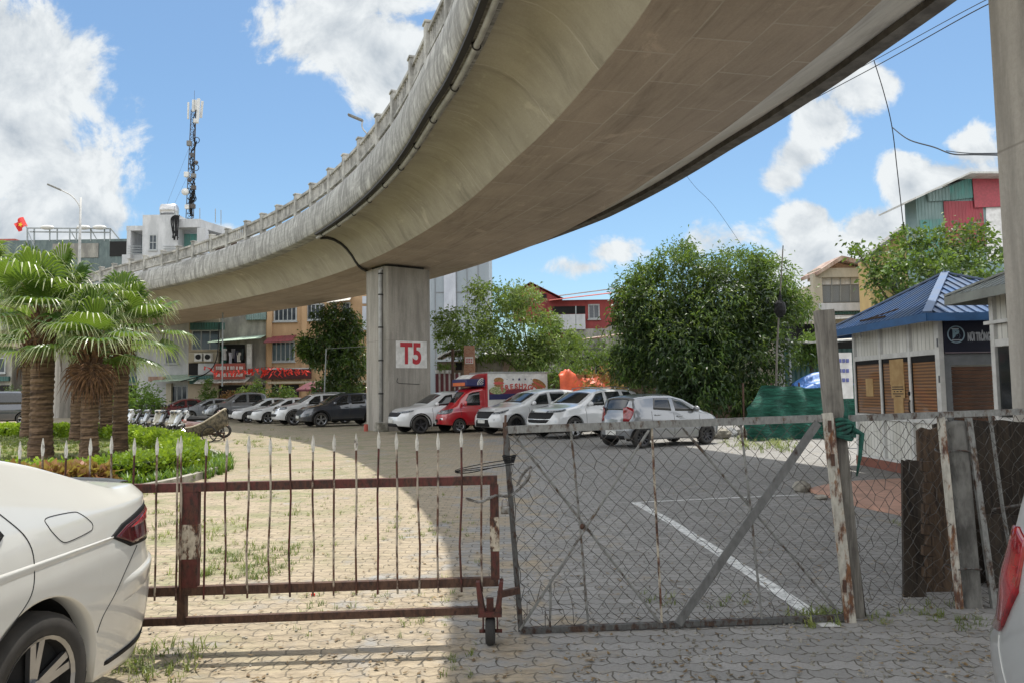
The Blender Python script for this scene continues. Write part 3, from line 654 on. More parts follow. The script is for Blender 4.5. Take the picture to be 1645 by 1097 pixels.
def make_car(label, cat, sp, paint, loc, heading, group, name='parked_car', grille=None, lamps=None, cladding=False, style='5d', rimm=None, rear=None, rack=False, roofm=None, mirror=None, plate=(0, .42)):
    t = thing(name, label, cat, loc, group, rz=heading); S = CarShape(sp); L, W = S.L, S.W
    V, F = S.body(); finish('body', V, F, paint, t, True, local=True)
    b = MB(); b.rbox((0, 0, .46), (L-.75, W-.6, .42), .04); b.rbox((0, 0, .3), (L-.7, W-.2, .12), .02) if False else None
    for w in S.wd:
        x = L/2-w
        for sg in (1, -1):
            def f(u, v): a = math.pi*(-.08+1.16*u); return (x+math.cos(a)*(S.Ra+.006), sg*(W/2*.93-.02-.26*v), S.zw+math.sin(a)*(S.Ra+.006))
            b.grid(f, 44, 1)
    b.bx(-L/2+.55, L/2-.45, -W/2+.16, W/2-.16, S.sill+.0, S.sill+.05)
    b.build('underbody', M['under'], t, local=True)
    for w in S.wd:
        for sg in (1, -1): wheel(t, L/2-w, sg*(W/2-.125), S.wr, sg, style, rimm=rimm)
    S.top_patch(*sp['ws'], eps=.007).build('windscreen', M['glass'], t, True, local=True)
    if sp.get('rwin'): S.top_patch(*sp['rwin'], -.84, .84, eps=.008).build('rear_window', M['glass'], t, True, local=True)
    for sg in (1, -1):
        for (fb, ft), (rb, rt_) in sp['glass']:
            ds = np.linspace(fb, rb, 8); dt = np.linspace(ft, rt_, 8)
            zb = S.zb(ds)+.035; prm = S.params(dt); zt = np.maximum(prm[6]-.045, S.zb(dt)+.05)
            S.side_patch(list(zip(ds, zb)), list(zip(dt, zt)), sg, .008, 14, 6).build('side_window', M['glass'], t, True, local=True)
        g0, g1 = sp['glass'][0][0][0], sp['glass'][-1][1][0]
        b = MB()
        for gl in sp['glass'][:sp.get('nseam', 2)]:
            d0 = gl[0][0]; z1 = float(S.zb(np.array(gl[1][0])))
            b.tube(S.seam([(gl[1][0]+.04, z1-.02), (gl[1][0]+.04, S.sill+.12)], sg), .006, 4, False)
        b.tube(S.seam([(g0-.08, float(S.zb(np.array(g0)))-.04), (g0-.02, S.sill+.12)], sg), .006, 4, False)
        b.build('shut_line', M['gap'], t, local=True)
        b = MB()
        for gl in sp['glass'][:2]:
            d = gl[1][0]-.16; z = float(S.zb(np.array(d)))-.11; y = float(S.yside(np.array(d), np.array(z)))
            b.rbox((L/2-d, sg*(y+.02), z), (.2, .03, .03), .01)
        b.build('door_handle', mirror or paint, t, local=True)
        d = sp['glass'][0][0][0]+.10; z = float(S.zb(np.array(d)))+.09; y = float(S.yside(np.array(d), np.array(z)))
        b = MB(); b.ell((L/2-d, sg*(y+.13), z+.01), (.07, .12, .085), 12, 9); b.beam((L/2-d, sg*(y-.02), z-.06), (L/2-d, sg*(y+.1), z-.04), .05, .03)
        b.build('wing_mirror', mirror or paint, t, True, local=True)
        if lamps:
            bb, tt = lamps; S.side_patch(bb, tt, sg, .010, 20, 6, pw=1.8).build('headlight', M['lamp'], t, True, local=True)
        if rear:
            bb, tt = rear; S.side_patch([(L-d_, z_) for d_, z_ in bb], [(L-d_, z_) for d_, z_ in tt], sg, .012, 18, 6, pw=1.8).build('tail_lamp', M['redlens'], t, True, local=True)
        if cladding:
            for w in S.wd:
                def f(u, v):
                    a = math.pi*(-.05+1.1*u); rr_ = S.Ra+.005+.06*v; d = w-math.cos(a)*rr_; z = max(S.sill, S.zw+math.sin(a)*rr_)
                    p = Vector(S.P(d, sg*S.yside(np.array(d), np.array(z)), z)); return tuple(p+Vector((0, sg*(.012 if v > 0 else -.01), 0)))
                MB().grid(f, 18, 3).build('arch_trim', M['black'], t, True, local=True)
            S.side_patch([(S.wd[0]+S.Ra+.05, S.sill), (S.wd[1]-S.Ra-.05, S.sill)], [(S.wd[0]+S.Ra+.05, S.sill+.12), (S.wd[1]-S.Ra-.05, S.sill+.12)], sg, .012, 12, 4).build('sill_trim', M['black'], t, True, local=True)
    for gname, bb, tt, mm in (grille or []):
        S.end_patch(bb, tt).build(gname, mm, t, True, local=True)
    # number plate on the nose
    y, z = plate; q = Vector(S.P(0.0, y, z)); b = MB(); b.rbox((q.x+.012, y, z), (.02, .46, .125), .006); pl = b.build('number_plate', M['plate'], t, local=True)
    q = Vector(S.P(L, 0, .75 if not rear else sp.get('rplate', .62))); b = MB(); b.rbox((q.x-.012, 0, q.z), (.02, .46, .125), .006); b.build('number_plate', M['plate'], t, local=True)
    if rack:
        for sg in (1, -1):
            b = MB(); pts = [(L/2-d, sg*S.rw*.88, float(S.zt(np.array(d)))+.035) for d in np.linspace(2.2, L-.85, 8)]; b.tube(pts, .017, 6)
            for k in (0, 4, 7): b.beam(pts[k], Vector(pts[k])-Vector((0, 0, .06)), .03, .03)
            b.build('roof_rail', M['alloy'], t, local=True)
    return t, S
TH = R(57)
def head(th): return math.atan2(-math.cos(th), -math.sin(th))       # heading angle of a car whose nose points (-sin th, -cos th)
def nose_at(px, Y, L, th):
    c = at(px, 650, Y); return (c.x+math.sin(th)*L/2, c.y+math.cos(th)*L/2, .006)
K = M['black']
# near row, right of pier T5
g1 = 'cars parked in the row right of the pier'
sp = merge(SUVT, L=4.6)
make_car('white suv with black grille, thin headlights and black wheels nearest the painted pier', 'car', sp, M['white'], nose_at(628, 29.8, 4.6, R(60)), head(R(60)), g1,
  grille=[('grille', ((-.55, .66), (.55, .66)), ((-.62, .84), (.62, .84)), K), ('lower_grille', ((-.6, .28), (.6, .28)), ((-.45, .42), (.45, .42)), K)],
  lamps=([(.02, .80), (.30, .83), (.62, .90)], [(.02, .87), (.3, .91), (.62, .93)]), cladding=True, style='5', rimm=M['darkalloy'], plate=(0, .50))
sp = merge(SUVT, L=4.89, W=1.9, H=1.70, wr=.37, wheels=(.94, 3.73),
  top=[(0, .72), (.06, .90), (.3, 1.0), (.9, 1.08), (1.25, 1.15), (1.33, 1.19), (2.1, 1.59), (2.5, 1.68), (3.2, 1.70), (3.8, 1.66), (4.2, 1.56), (4.68, 1.20), (4.83, 1.0), (4.89, .8)],
  belt=[(0, .68), (.1, .85), (.5, .95), (1.2, 1.05), (2.5, 1.08), (3.8, 1.16), (4.4, 1.22), (4.8, 1.0), (4.89, .78)],
  ws=(1.32, 2.06), rwin=(4.24, 4.62), glass=[((1.6, 2.15), (2.5, 2.5)), ((2.58, 2.58), (3.4, 3.35)), ((3.5, 3.46), (4.05, 3.8))])
make_car('white suv with a tall black spindle grille and slanted headlights beside the red food truck', 'car', sp, M['white'], nose_at(773, 27.6, 4.89, R(55)), head(R(55)), g1,
  grille=[('grille', ((-.52, .30), (.52, .30)), ((-.40, .62), (.40, .62)), K), ('grille', ((-.40, .60), (.40, .60)), ((-.55, .88), (.55, .88)), K),
          ('fog_recess', ((.62, .58), (.80, .50)), ((.62, .60), (.82, .66)), K), ('fog_recess', ((-.62, .58), (-.80, .50)), ((-.62, .60), (-.82, .66)), K)],
  lamps=([(.03, .78), (.25, .80), (.62, .92)], [(.03, .84), (.3, .90), (.66, .97)]), style='5d', rimm=M['darkalloy'], plate=(0, .52))
sp = merge(SUVT, L=4.63, W=1.94, H=1.72, wr=.36, wheels=(.92, 3.64))
make_car('large white suv with dark mesh grille and roof rails behind the silver hatchback', 'car', sp, M['white'], nose_at(861, 25.2, 4.63, R(53)), head(R(53)), g1,
  grille=[('grille', ((-.48, .52), (.48, .52)), ((-.66, .66), (.66, .66)), K), ('grille', ((-.66, .65), (.66, .65)), ((-.64, .88), (.64, .88)), K), ('lower_grille', ((-.6, .28), (.6, .28)), ((-.6, .33), (.6, .33)), K),
          ('fog_recess', ((.68, .50), (.84, .42)), ((.72, .64), (.85, .64)), K), ('fog_recess', ((-.68, .50), (-.84, .42)), ((-.72, .64), (-.85, .64)), K)],
  lamps=([(.02, .88), (.3, .90), (.60, .97)], [(.02, .93), (.3, .96), (.62, 1.01)]), style='5d', rack=True, plate=(0, .43))
# silver hatchback seen from behind
HAT = dict(L=3.6, W=1.6, H=1.49, wr=.285, wheels=(.72, 3.10), sill=.22, n=10, m=2.4, mr=3.2,
 top=[(0, .66), (.05, .78), (.3, .88), (.75, .98), (.85, 1.02), (1.5, 1.38), (1.9, 1.48), (2.5, 1.49), (3.0, 1.45), (3.3, 1.40), (3.50, 1.02), (3.57, .9), (3.6, .74)],
 belt=[(0, .62), (.1, .74), (.5, .86), (1.0, .93), (2.0, .96), (3.0, 1.04), (3.4, 1.06), (3.57, .88), (3.6, .72)],
 tail=[(0, -.08), (.3, -.01), (.5, 0), (.7, -.05), (.95, -.08), (1.1, -.05), (1.4, -.02), (1.8, 0)],
 ws=(.86, 1.5), rwin=(3.31, 3.495), glass=[((1.08, 1.62), (1.92, 1.92)), ((2.0, 2.0), (2.72, 2.62)), ], rplate=.42)
hd = math.atan2(.50, .866); rc = at(962, 690, 20.6)
khat, KS = make_car('small silver hatchback seen from behind with red tail lamps under the dense tree', 'car', HAT, M['silver'], (rc.x+.62+math.cos(hd)*1.8-.25, rc.y+.3+math.sin(hd)*1.8, .006), hd, g1,
  rear=([(.03, .74), (.06, .72), (.10, .72)], [(.05, 1.10), (.12, 1.14), (.26, 1.06)]), style='tn', rimm=M['darkalloy'])
KS.end_patch(((-.52, .24), (.52, .24)), ((-.55, .36), (.55, .36)), rear=True).build('rear_diffuser', K, khat, True, local=True)

# far row, left of the pier
g2 = 'cars parked in the row left of the pier'
make_car('dark blue grey suv nearest the left side of the painted pier', 'car', merge(SUVT, L=4.55, W=1.84, wr=.36), M['navy'], nose_at(478, 37.0, 4.55, TH), head(TH), g2,
  grille=[('grille', ((-.45, .60), (.45, .60)), ((-.60, .86), (.60, .86)), K)], lamps=([(.02, .82), (.30, .85), (.6, .90)], [(.02, .87), (.3, .91), (.6, .94)]), cladding=True, plate=(0, .5))
make_car('tall white suv with a black lower bumper opening next to the dark blue suv', 'car', merge(SUVT, L=4.78, W=1.82, H=1.78, wr=.37, wheels=(.9, 3.7)), M['white'], nose_at(438, 39.7, 4.78, TH), head(TH), g2,
  grille=[('grille', ((-.55, .80), (.55, .80)), ((-.55, .92), (.55, .92)), M['chrome']), ('lower_grille', ((-.45, .45), (.45, .45)), ((-.60, .62), (.60, .62)), K), ('fog_recess', ((.66, .48), (.82, .46)), ((.66, .6), (.82, .6)), K)],
  lamps=([(.02, .82), (.30, .84), (.5, .87)], [(.02, .95), (.3, .98), (.5, .99)]), cladding=True, rack=True, plate=(0, .7))
for px, Y, lab in ((399, 42.3, 'white sedan with dark grille next to the tall white suv'), (369, 44.6, 'white sedan with dark grille between another white sedan and the pickup')):
    make_car(lab, 'car', merge(SEDT, H=1.5), M['white'], nose_at(px, Y, 4.5, TH), head(TH), g2,
      grille=[('grille', ((-.42, .46), (.42, .46)), ((-.56, .74), (.56, .74)), K), ('lower_grille', ((-.6, .24), (.6, .24)), ((-.5, .33), (.5, .33)), K)], lamps=([(.02, .68), (.30, .71), (.55, .76)], [(.02, .73), (.3, .77), (.58, .79)]))
PICK = dict(L=5.3, W=1.88, H=1.82, wr=.39, wheels=(.95, 4.15), sill=.38, n=14,
 top=[(0, .84), (.05, 1.02), (.3, 1.10), (1.1, 1.18), (1.3, 1.24), (1.9, 1.68), (2.3, 1.80), (3.0, 1.82), (3.5, 1.78), (3.68, 1.70), (3.78, 1.22), (3.9, 1.14), (5.1, 1.13), (5.26, 1.08), (5.3, .9)],
 belt=[(0, .8), (.1, .98), (.5, 1.06), (1.3, 1.14), (3.0, 1.16), (3.7, 1.16), (4.4, 1.12), (5.2, 1.08), (5.3, .86)],
 ws=(1.3, 1.88), rwin=None, glass=[((1.55, 2.05), (2.5, 2.5)), ((2.58, 2.58), (3.5, 3.42))])
pk, PS = make_car('pale silver pickup truck with a dark grille behind the motorbikes', 'pickup truck', PICK, M['silver'], nose_at(326, 47.2, 5.3, TH), head(TH), g2, name='pickup_truck',
  grille=[('grille', ((-.6, .74), (.6, .74)), ((-.62, 1.0), (.62, 1.0)), K)], lamps=([(.02, .84), (.30, .86), (.4, .88)], [(.02, 1.0), (.3, 1.03), (.4, 1.04)]), cladding=True, plate=(0, .6))
make_car('grey sedan with a dusty windscreen between the pickup and the maroon car', 'car', merge(SEDT, H=1.5), M['grey'], nose_at(280, 49.6, 4.5, TH), head(TH), g2,
  grille=[('grille', ((-.42, .46), (.42, .46)), ((-.5, .68), (.5, .68)), K)], lamps=([(.02, .66), (.30, .69), (.5, .74)], [(.02, .75), (.3, .79), (.5, .81)]))
make_car('dark maroon sedan at the far left end of the parked row', 'car', merge(SEDT, L=4.4, H=1.48), M['maroon'], nose_at(236, 51.0, 4.4, TH), head(TH), g2,
  grille=[('grille', ((-.42, .46), (.42, .46)), ((-.5, .66), (.5, .66)), K)], lamps=([(.02, .66), (.30, .69), (.5, .74)], [(.02, .75), (.3, .79), (.5, .81)]))
make_car('dark van in the deep shade behind the left palms', 'van', merge(PICK, L=4.9, H=2.1, sill=.3, wheels=(.9, 3.9),
   top=[(0, .84), (.05, 1.05), (.5, 1.3), (1.1, 1.95), (1.5, 2.08), (3.0, 2.1), (4.6, 2.05), (4.85, 1.9), (4.9, .9)], belt=[(0, .8), (.1, 1.0), (.5, 1.15), (1.3, 1.25), (3.0, 1.25), (4.8, 1.25), (4.9, .86)],
   ws=(.55, 1.08), glass=[((1.0, 1.3), (2.0, 2.0)), ((2.1, 2.1), (4.4, 4.4))]), M['navy'], (-31.5, 46, .006), R(200), 'cars parked in the row left of the pier', name='parked_van')

# red food truck
th = R(60); hd = head(th); nose = nose_at(697, 29.9, 4.9, th)
tr = thing('food_truck', 'red mini truck with a white printed food box on its back', 'truck', nose, None, rz=hd); TL = 4.9
CAB = dict(L=2.15, W=1.56, H=1.82, wr=.27, wheels=(.78,), sill=.30, n=12,
 top=[(0, .72), (.05, .90), (.2, 1.0), (.5, 1.10), (.62, 1.16), (1.12, 1.66), (1.35, 1.76), (1.8, 1.82), (2.15, 1.82)],
 belt=[(0, .68), (.1, .86), (.4, 1.0), (.8, 1.04), (2.15, 1.04)], tail=[(0, 0), (2, 0)], roofw=.84, mr=9.0)
S = CarShape(CAB); dx = TL/2-CAB['L']/2
def shift(b): b.v = [(x+dx, y, z) for x, y, z in b.v]; return b
V, F = S.body(ns=90); b = MB(); b.add(V, F); cabm = shift(b).build('cab', M['truckred'], tr, True, local=True)
shift(S.top_patch(.64, 1.12)).build('windscreen', M['glass'], cabm, True, local=True)
for sg in (1, -1):
    ds = np.linspace(.92, 1.72, 8); dt = np.linspace(1.22, 1.72, 8)
    shift(S.side_patch(list(zip(ds, S.zb(ds)+.03)), list(zip(dt, S.params(dt)[6]-.10)), sg)).build('side_window', M['glass'], cabm, True, local=True)
    shift(S.side_patch([(.01, .74), (.25, .78), (.42, .84)], [(.01, .90), (.25, .96), (.46, .98)], sg, .012, 16, 6, pw=1.8)).build('headlight', M['lamp'], cabm, True, local=True)
    b = MB(); b.tube(S.seam([(1.80, 1.04), (1.80, .40), (1.15, .38)], sg), .006, 4, False); b.tube(S.seam([(.80, 1.0), (.86, .66)], sg), .006, 4, False); shift(b).build('shut_line', M['gap'], cabm, local=True)
    b = MB(); b.rbox((CAB['L']/2-1.66, sg*.77, .9), (.16, .03, .03), .01); shift(b).build('door_handle', M['chrome'], cabm, local=True)
    b = MB(); b.ell((CAB['L']/2-.95, sg*.93, 1.16), (.05, .10, .12)); b.beam((CAB['L']/2-.98, sg*.7, 1.08), (CAB['L']/2-.95, sg*.9, 1.12), .03, .03); shift(b).build('wing_mirror', M['truckred'], cabm, True, local=True)
    shift(S.end_patch(((sg*.45, .50), (sg*.66, .50)), ((sg*.45, .62), (sg*.66, .62)))).build('fog_light', M['chrome'], cabm, True, local=True)
shift(S.end_patch(((-.42, .74), (.42, .74)), ((-.40, .84), (.40, .84)))).build('grille', M['chrome'], cabm, True, local=True)
shift(S.end_patch(((-.34, .40), (.34, .40)), ((-.38, .56), (.38, .56)))).build('lower_grille', K, cabm, True, local=True)
b = MB(); b.rbox((TL/2+.01, 0, .40), (.02, .44, .13), .006); b.build('number_plate', M['plate'], tr, local=True)
for x, ww in ((TL/2-.78, .66), (-TL/2+.95, .66)):
    for sg in (1, -1): wheel(tr, x, sg*ww, .28, sg, '5', .17, M['alloy'], .6)
b = MB(); b.bx(-TL/2+.1, TL/2-.4, -.55, .55, .34, .62); b.build('chassis', M['under'], tr, local=True)
x0, x1 = -TL/2+.02, TL/2-2.02; zb0, zt0 = .66, 2.36
b = MB(); b.rbox(((x0+x1)/2, 0, (zb0+zt0)/2), (x1-x0, 1.62, zt0-zb0), .02); box = b.build('cargo_box', M['signwhite'], tr, local=True)
M['alu'] = flat('aluminium', (.5, .5, .5), .35, .8)
b = MB()
for z in (zt0+.02, zb0-.02): b.rbox(((x0+x1)/2, 0, z), (x1-x0+.04, 1.68, .06), .01)
b.build('box_trim', M['alu'], box, local=True)
navy = flat('print_navy', (.02, .02, .10), .5); pred = flat('print_red', (.55, .10, .08), .5); bun = flat('print_bun', (.36, .19, .06), .5, c2=(.20, .09, .025), scale=14); grn = flat('print_green', (.12, .2, .04), .5, c2=(.45, .40, .25), scale=20); prd = flat('print_dark_red', (.2, .02, .04), .5)
for sg in (1, -1):
    yy_ = sg*.814
    def sheet(nm, poly, mm, k=0): b = MB(); b.prism([(x, z) for x, z in poly], yy_, yy_+sg*(.003+.002*k)); return b.build(nm, mm, box, local=True)
    sheet('printed_band', [(x0+.05, 1.42), (x0+.05, 1.62), (-.9, 1.72), (0, 1.64), (x1-.05, 1.70), (x1-.05, 1.36)], prd)
    sheet('printed_band', [(x0+.05, 1.30), (x0+.05, 1.46), (-.8, 1.52), (x1-.05, 1.50), (x1-.05, 1.28)], navy, 1)
    for k, q in enumerate((-.62, -.33, -.04, .25, .54)):
        r_ = (.03, .05, .08, .05, .03)[k]; cx_ = (x0+x1)/2+q
        sheet('printed_star', [(cx_+math.sin(a*math.pi/5)*(r_ if a % 2 == 0 else r_*.42), 2.10+math.cos(a*math.pi/5)*(r_ if a % 2 == 0 else r_*.42)) for a in range(10)], navy, 1)
    def oval(cx_, cz_, a_, b_, rot=0, n=20): return [(cx_+a_*math.cos(t)*math.cos(rot)-b_*math.sin(t)*math.sin(rot), cz_+a_*math.cos(t)*math.sin(rot)+b_*math.sin(t)*math.cos(rot)) for t in [2*math.pi*i/n for i in range(n)]]
    fx = x1-.5; bx_ = x0+.42
    sheet('printed_burger', oval(fx+.05, 1.66, .38, .16), grn, 2); sheet('printed_burger', oval(fx, 2.06, .23, .12), bun, 3); sheet('printed_burger', oval(fx, 1.95, .25, .06), pred, 4); sheet('printed_burger', oval(fx, 1.87, .22, .07), bun, 3)
    sheet('printed_sandwich', oval(bx_, 1.93, .36, .13, sg*.45), bun, 3); sheet('printed_sandwich', oval(bx_+.02, 1.87, .33, .04, sg*.45), pred, 4); sheet('printed_sandwich', oval(bx_+.1, 1.80, .30, .10, sg*.45), bun, 2)
    word = 'FRESH2GO'; n = len(word)
    for i, ch in enumerate(word):
        q = (i-(n-1)/2)/n; xx = (x0+x1)/2-.0-sg*q*1.75*(1); zz = 1.80-.5*q*q
        m = frame((xx, yy_+sg*.010, zz), (-sg, 0, -.35*q*2*.4), (0, 0, 1)) if False else Matrix.Translation((xx, yy_+sg*.010, zz)) @ Matrix.Rotation(math.pi if sg > 0 else 0, 4, 'Z') @ Matrix.Rotation(math.pi/2, 4, 'X') @ Matrix.Rotation(-q*.6, 4, 'Z') @ Matrix.Diagonal((1, 1.05, 1, 1))
        text('lettering', ch, .30, pred, box, m, local=True, extrude=.003, offset=.012)
b = MB(); b.rbox((TL/2-1.55, 0, 1.98), (.85, 1.36, .30), .05); sb = b.build('roof_sign', navy, tr, local=True)
b = MB(); b.grid(lambda u, v: (TL/2-1.13-.55*u, -.66+1.32*v, 2.02+.30*math.sin(u*1.5)), 8, 2); b.build('sign_top', M['signwhite'], sb, True, local=True)
b = MB(); b.rbox((TL/2-1.115, 0, 1.92), (.02, 1.1, .14), .005); b.build('sign_band', flat('print_orange', (.6, .14, .04), .5), sb, local=True)
for sg in (1, -1):
    b = MB()
    for r_ in (.07, .14, .21, .27):
        b.tube([(TL/2-1.88+math.cos(a)*r_, sg*.69, 1.88+math.sin(a)*r_) for a in [math.pi/2*i/8 for i in range(9)]], .016, 4)
    b.build('arc_emblem', M['signwhite'], sb, local=True)
b = MB(); b.rbox((TL/2-1.99, 0, 1.55), (.06, 1.6, 1.6), .02); b.build('headboard', M['truckred'], tr, local=True)

# ---------------------------------------------------------------- foreground cars
SALOON = dict(nseam=1, L=4.68, W=1.75, H=1.47, wr=.33, wheels=(.86, 3.46), sill=.22, n=13, m=2.4, mr=2.3, cowl=.925, crease=.004, arch=.06, roofw=.72,
 top=[(0, .62), (.05, .74), (.3, .82), (1.1, .96), (1.2, .99), (1.95, 1.37), (2.3, 1.48), (2.8, 1.50), (3.2, 1.46), (3.6, 1.35), (4.02, 1.185), (4.16, 1.14), (4.48, 1.135), (4.57, 1.08), (4.64, .93), (4.68, .8)],
 belt=[(0, .58), (.1, .70), (.5, .80), (1.2, .92), (2.4, .95), (3.4, 1.0), (4.1, 1.04), (4.53, 1.05), (4.64, .88), (4.68, .76)],
 tail=[(0, -.22), (.22, -.14), (.40, -.02), (.58, 0), (.70, -.02), (.78, -.06), (.95, -.05), (1.05, -.01), (1.13, -.02), (1.5, -.16)],
 ws=(1.19, 1.93), rwin=(3.27, 3.88), glass=[((1.42, 2.02), (2.3, 2.3)), ((2.38, 2.38), (3.24, 3.12))], rplate=.8)
AL = R(5); hv = Vector((-math.sin(AL), -math.cos(AL), 0)); side = Vector((math.cos(AL), -math.sin(AL), 0))
wheelc = Vector((-2.05, 3.34, 0))                           # rear left wheel, outer face
ctr = wheelc - side*(1.75/2) + hv*(3.46-4.68/2)
sal, SS = make_car('white sedan parked in the left foreground with its rear wheel and red tail lamp showing', 'car', SALOON, M['ivory'], (ctr.x, ctr.y, 0), math.atan2(hv.y, hv.x), None,
   rear=None, style='5d', mirror=M['ivory'])
for o in list(sal.children):
    if o.name.split('.')[0] == 'body':
        V, F = SS.body(ns=420, na=34, ng=16, nt=14); b = MB(); b.add(V, F); me = o.data; n_ = b.build('body', M['ivory'], sal, True, local=True); bpy.data.objects.remove(o); bpy.data.meshes.remove(me)
        n_.name = 'body'
sg = 1
for sg in (1, -1):
    b = SS.side_poly([(3.95, .895), (4.06, .945), (4.30, .995), (4.58, 1.025), (4.675, .995), (4.678, .90), (4.672, .84), (4.42, .815), (4.12, .82)], sg, .005, 8); hs = b.build('lamp_housing', M['black'], sal, True, local=True)
    b = SS.side_poly([(3.99, .89), (4.10, .93), (4.32, .97), (4.57, .998), (4.668, .97), (4.67, .90), (4.665, .86), (4.42, .835), (4.14, .835)], sg, .012, 8); tl = b.build('tail_lamp', M['darkred'], sal, True, local=True)
    b = SS.side_poly([(4.13, .915), (4.32, .955), (4.57, .985), (4.662, .962), (4.662, .935), (4.32, .925)], sg, .018, 7); b.build('light_bar', M['redlens'], tl, True, local=True)
    b = SS.side_poly([(4.44, .84), (4.66, .865), (4.667, .91), (4.62, .93)], sg, .018, 6); b.build('reversing_lens', flat('pink_lens', (.35, .10, .09), .15, coat=1), tl, True, local=True)
    b = MB()
    b.tube(SS.seam([(q.x, q.z) for q in smoothpts([(3.20, 0, 1.22), (3.32, 0, 1.10), (3.40, 0, 1.0), (3.42, 0, .90), (3.38, 0, .76), (3.26, 0, .66), (3.15, 0, .58), (3.08, 0, .48)], 6)], sg), .0028, 5, False); b.build('shut_line', M['gap'], sal, True, local=True); b = MB()
    b.tube(SS.seam([(q.x, q.z) for q in smoothpts([(4.20, 0, .81), (4.08, 0, .72), (3.97, 0, .61), (3.88, 0, .53), (3.84, 0, .46)], 5)], sg), .0028, 5, False); b.build('shut_line', M['gap'], sal, True, local=True); b = MB()
    fd = [(3.47, .98), (3.46, 1.02), (3.52, 1.035), (3.72, 1.03), (3.78, 1.01), (3.86, .94), (3.87, .90), (3.83, .875), (3.64, .85), (3.56, .86), (3.49, .94), (3.47, .98)]
    b.tube(SS.seam([(q.x, q.z) for q in smoothpts([(d_, 0, z_-.03) for d_, z_ in [(3.68+(q_-3.66)*.72, 1.03+(w_-.945)*.68) for q_, w_ in fd]], 5)], sg), .0024, 5, False)
    b.build('shut_line', M['gap'], sal, True, local=True)
    # character crease: a folded sliver of bodywork running to the lamp
    def cr_(u, v):
        d = 2.55+1.42*u; zc = .84+.04*u+.01*u*u; th_ = .035*(1-.75*u)*(min(1, u*6)); z = zc+th_*(v-.5)*2
        p = Vector(SS.P(d, sg*SS.yside(np.array(d), np.array(z)), z)); return tuple(p+Vector((0, sg*(.007*(1-abs(v-.72)/.72) if 0 < v < 1 else -.003), 0)))
    MB().grid(cr_, 40, 8).build('body_crease', M['ivory'], sal, True, local=True)
    def bc(u, v):
        d = 4.05+.56*u; zc = .60+.10*u-.0*u; z = zc+.07*(v-.5)*2*(1-.3*u)
        p = Vector(SS.P(d, sg*SS.yside(np.array(d), np.array(z)), z)); return tuple(p+SS.nrm(SS.L/2-d, p[1])*(.016*math.sin(math.pi*min(1, u*3)/2)*(1-abs(v-.75)/.75) if 0 < v < 1 and u < 1 else -.004))
    MB().grid(bc, 24, 8).build('bumper_crease', M['ivory'], sal, True, local=True)
    # quarter glass edge trim
    ds = np.linspace(2.42, 3.10, 12)
    b = MB(); b.tube(SS.seam([(2.42, .975), (3.0, .995), (3.22, 1.005), (3.27, 1.03), (3.20, 1.14), (3.12, 1.25)], sg, eps=.004), .012, 6, False); b.build('window_trim', M['black'], sal, True, local=True)
# boot spoiler and lower valance
b = MB(); b.grid(lambda u, v: (-4.68/2+.055+.10*v+.05*(2*u-1)**2, -.54+1.08*u, 1.112+.018*math.sin(v*3.14)*(1-(2*u-1)**6)-(.015 if v in (0, 1) else 0)), 30, 6); b.build('spoiler', flat('dark_lip', (.04, .043, .045), .45), sal, True, local=True)
b = SS.side_patch([(3.9, .27), (4.3, .29), (4.66, .31)], [(3.9, .29), (4.3, .315), (4.66, .34)], 1, .008, 16, 4); b.build('valance', M['black'], sal, True, local=True)
SIL = merge(HAT, L=4.2, W=1.75, H=1.6, wr=.31, wheels=(.8, 3.12), n=8, mr=2.3, rplate=.6,
 top=[(0, .66), (.05, .84), (.3, .95), (.95, 1.05), (1.1, 1.12), (1.75, 1.5), (2.2, 1.59), (3.0, 1.6), (3.6, 1.55), (3.9, 1.48), (4.08, 1.05), (4.17, .95), (4.2, .8)],
 belt=[(0, .62), (.1, .8), (.5, .9), (1.1, 1.0), (2.4, 1.02), (3.6, 1.05), (3.95, 1.08), (4.17, .92), (4.2, .76)],
 tail=[(0, -.15), (.3, -.02), (.45, 0), (.54, -.03), (.62, -.14), (.8, -.22), (1.05, -.36), (1.4, -.5), (1.8, -.6)],
 ws=(1.12, 1.74), rwin=(3.93, 4.06), glass=[((1.32, 1.85), (2.2, 2.2)), ((2.28, 2.28), (3.05, 2.95))])
gl, GS = make_car('silver car cut off by the right edge with a red tail lamp', 'car', SIL, carpaint('light_silver_paint', (.36, .37, .37), .1), (2.78, 3.62-2.1, 0), R(-90), None, style='5d')
for sg in (1, -1):
    b = GS.side_poly([(3.72, .60), (3.52, .80), (3.50, 1.0), (3.60, 1.04), (4.178, 1.02), (4.185, .80), (4.17, .62), (4.0, .57)], sg, .012, 7); b.build('tail_lamp', M['redlens'], gl, True, local=True)
    b = MB(); b.tube(GS.seam([(3.74, .58), (3.70, .44), (3.66, .32)], sg), .0035, 5, False); b.build('shut_line', M['plate'], gl, True, local=True)
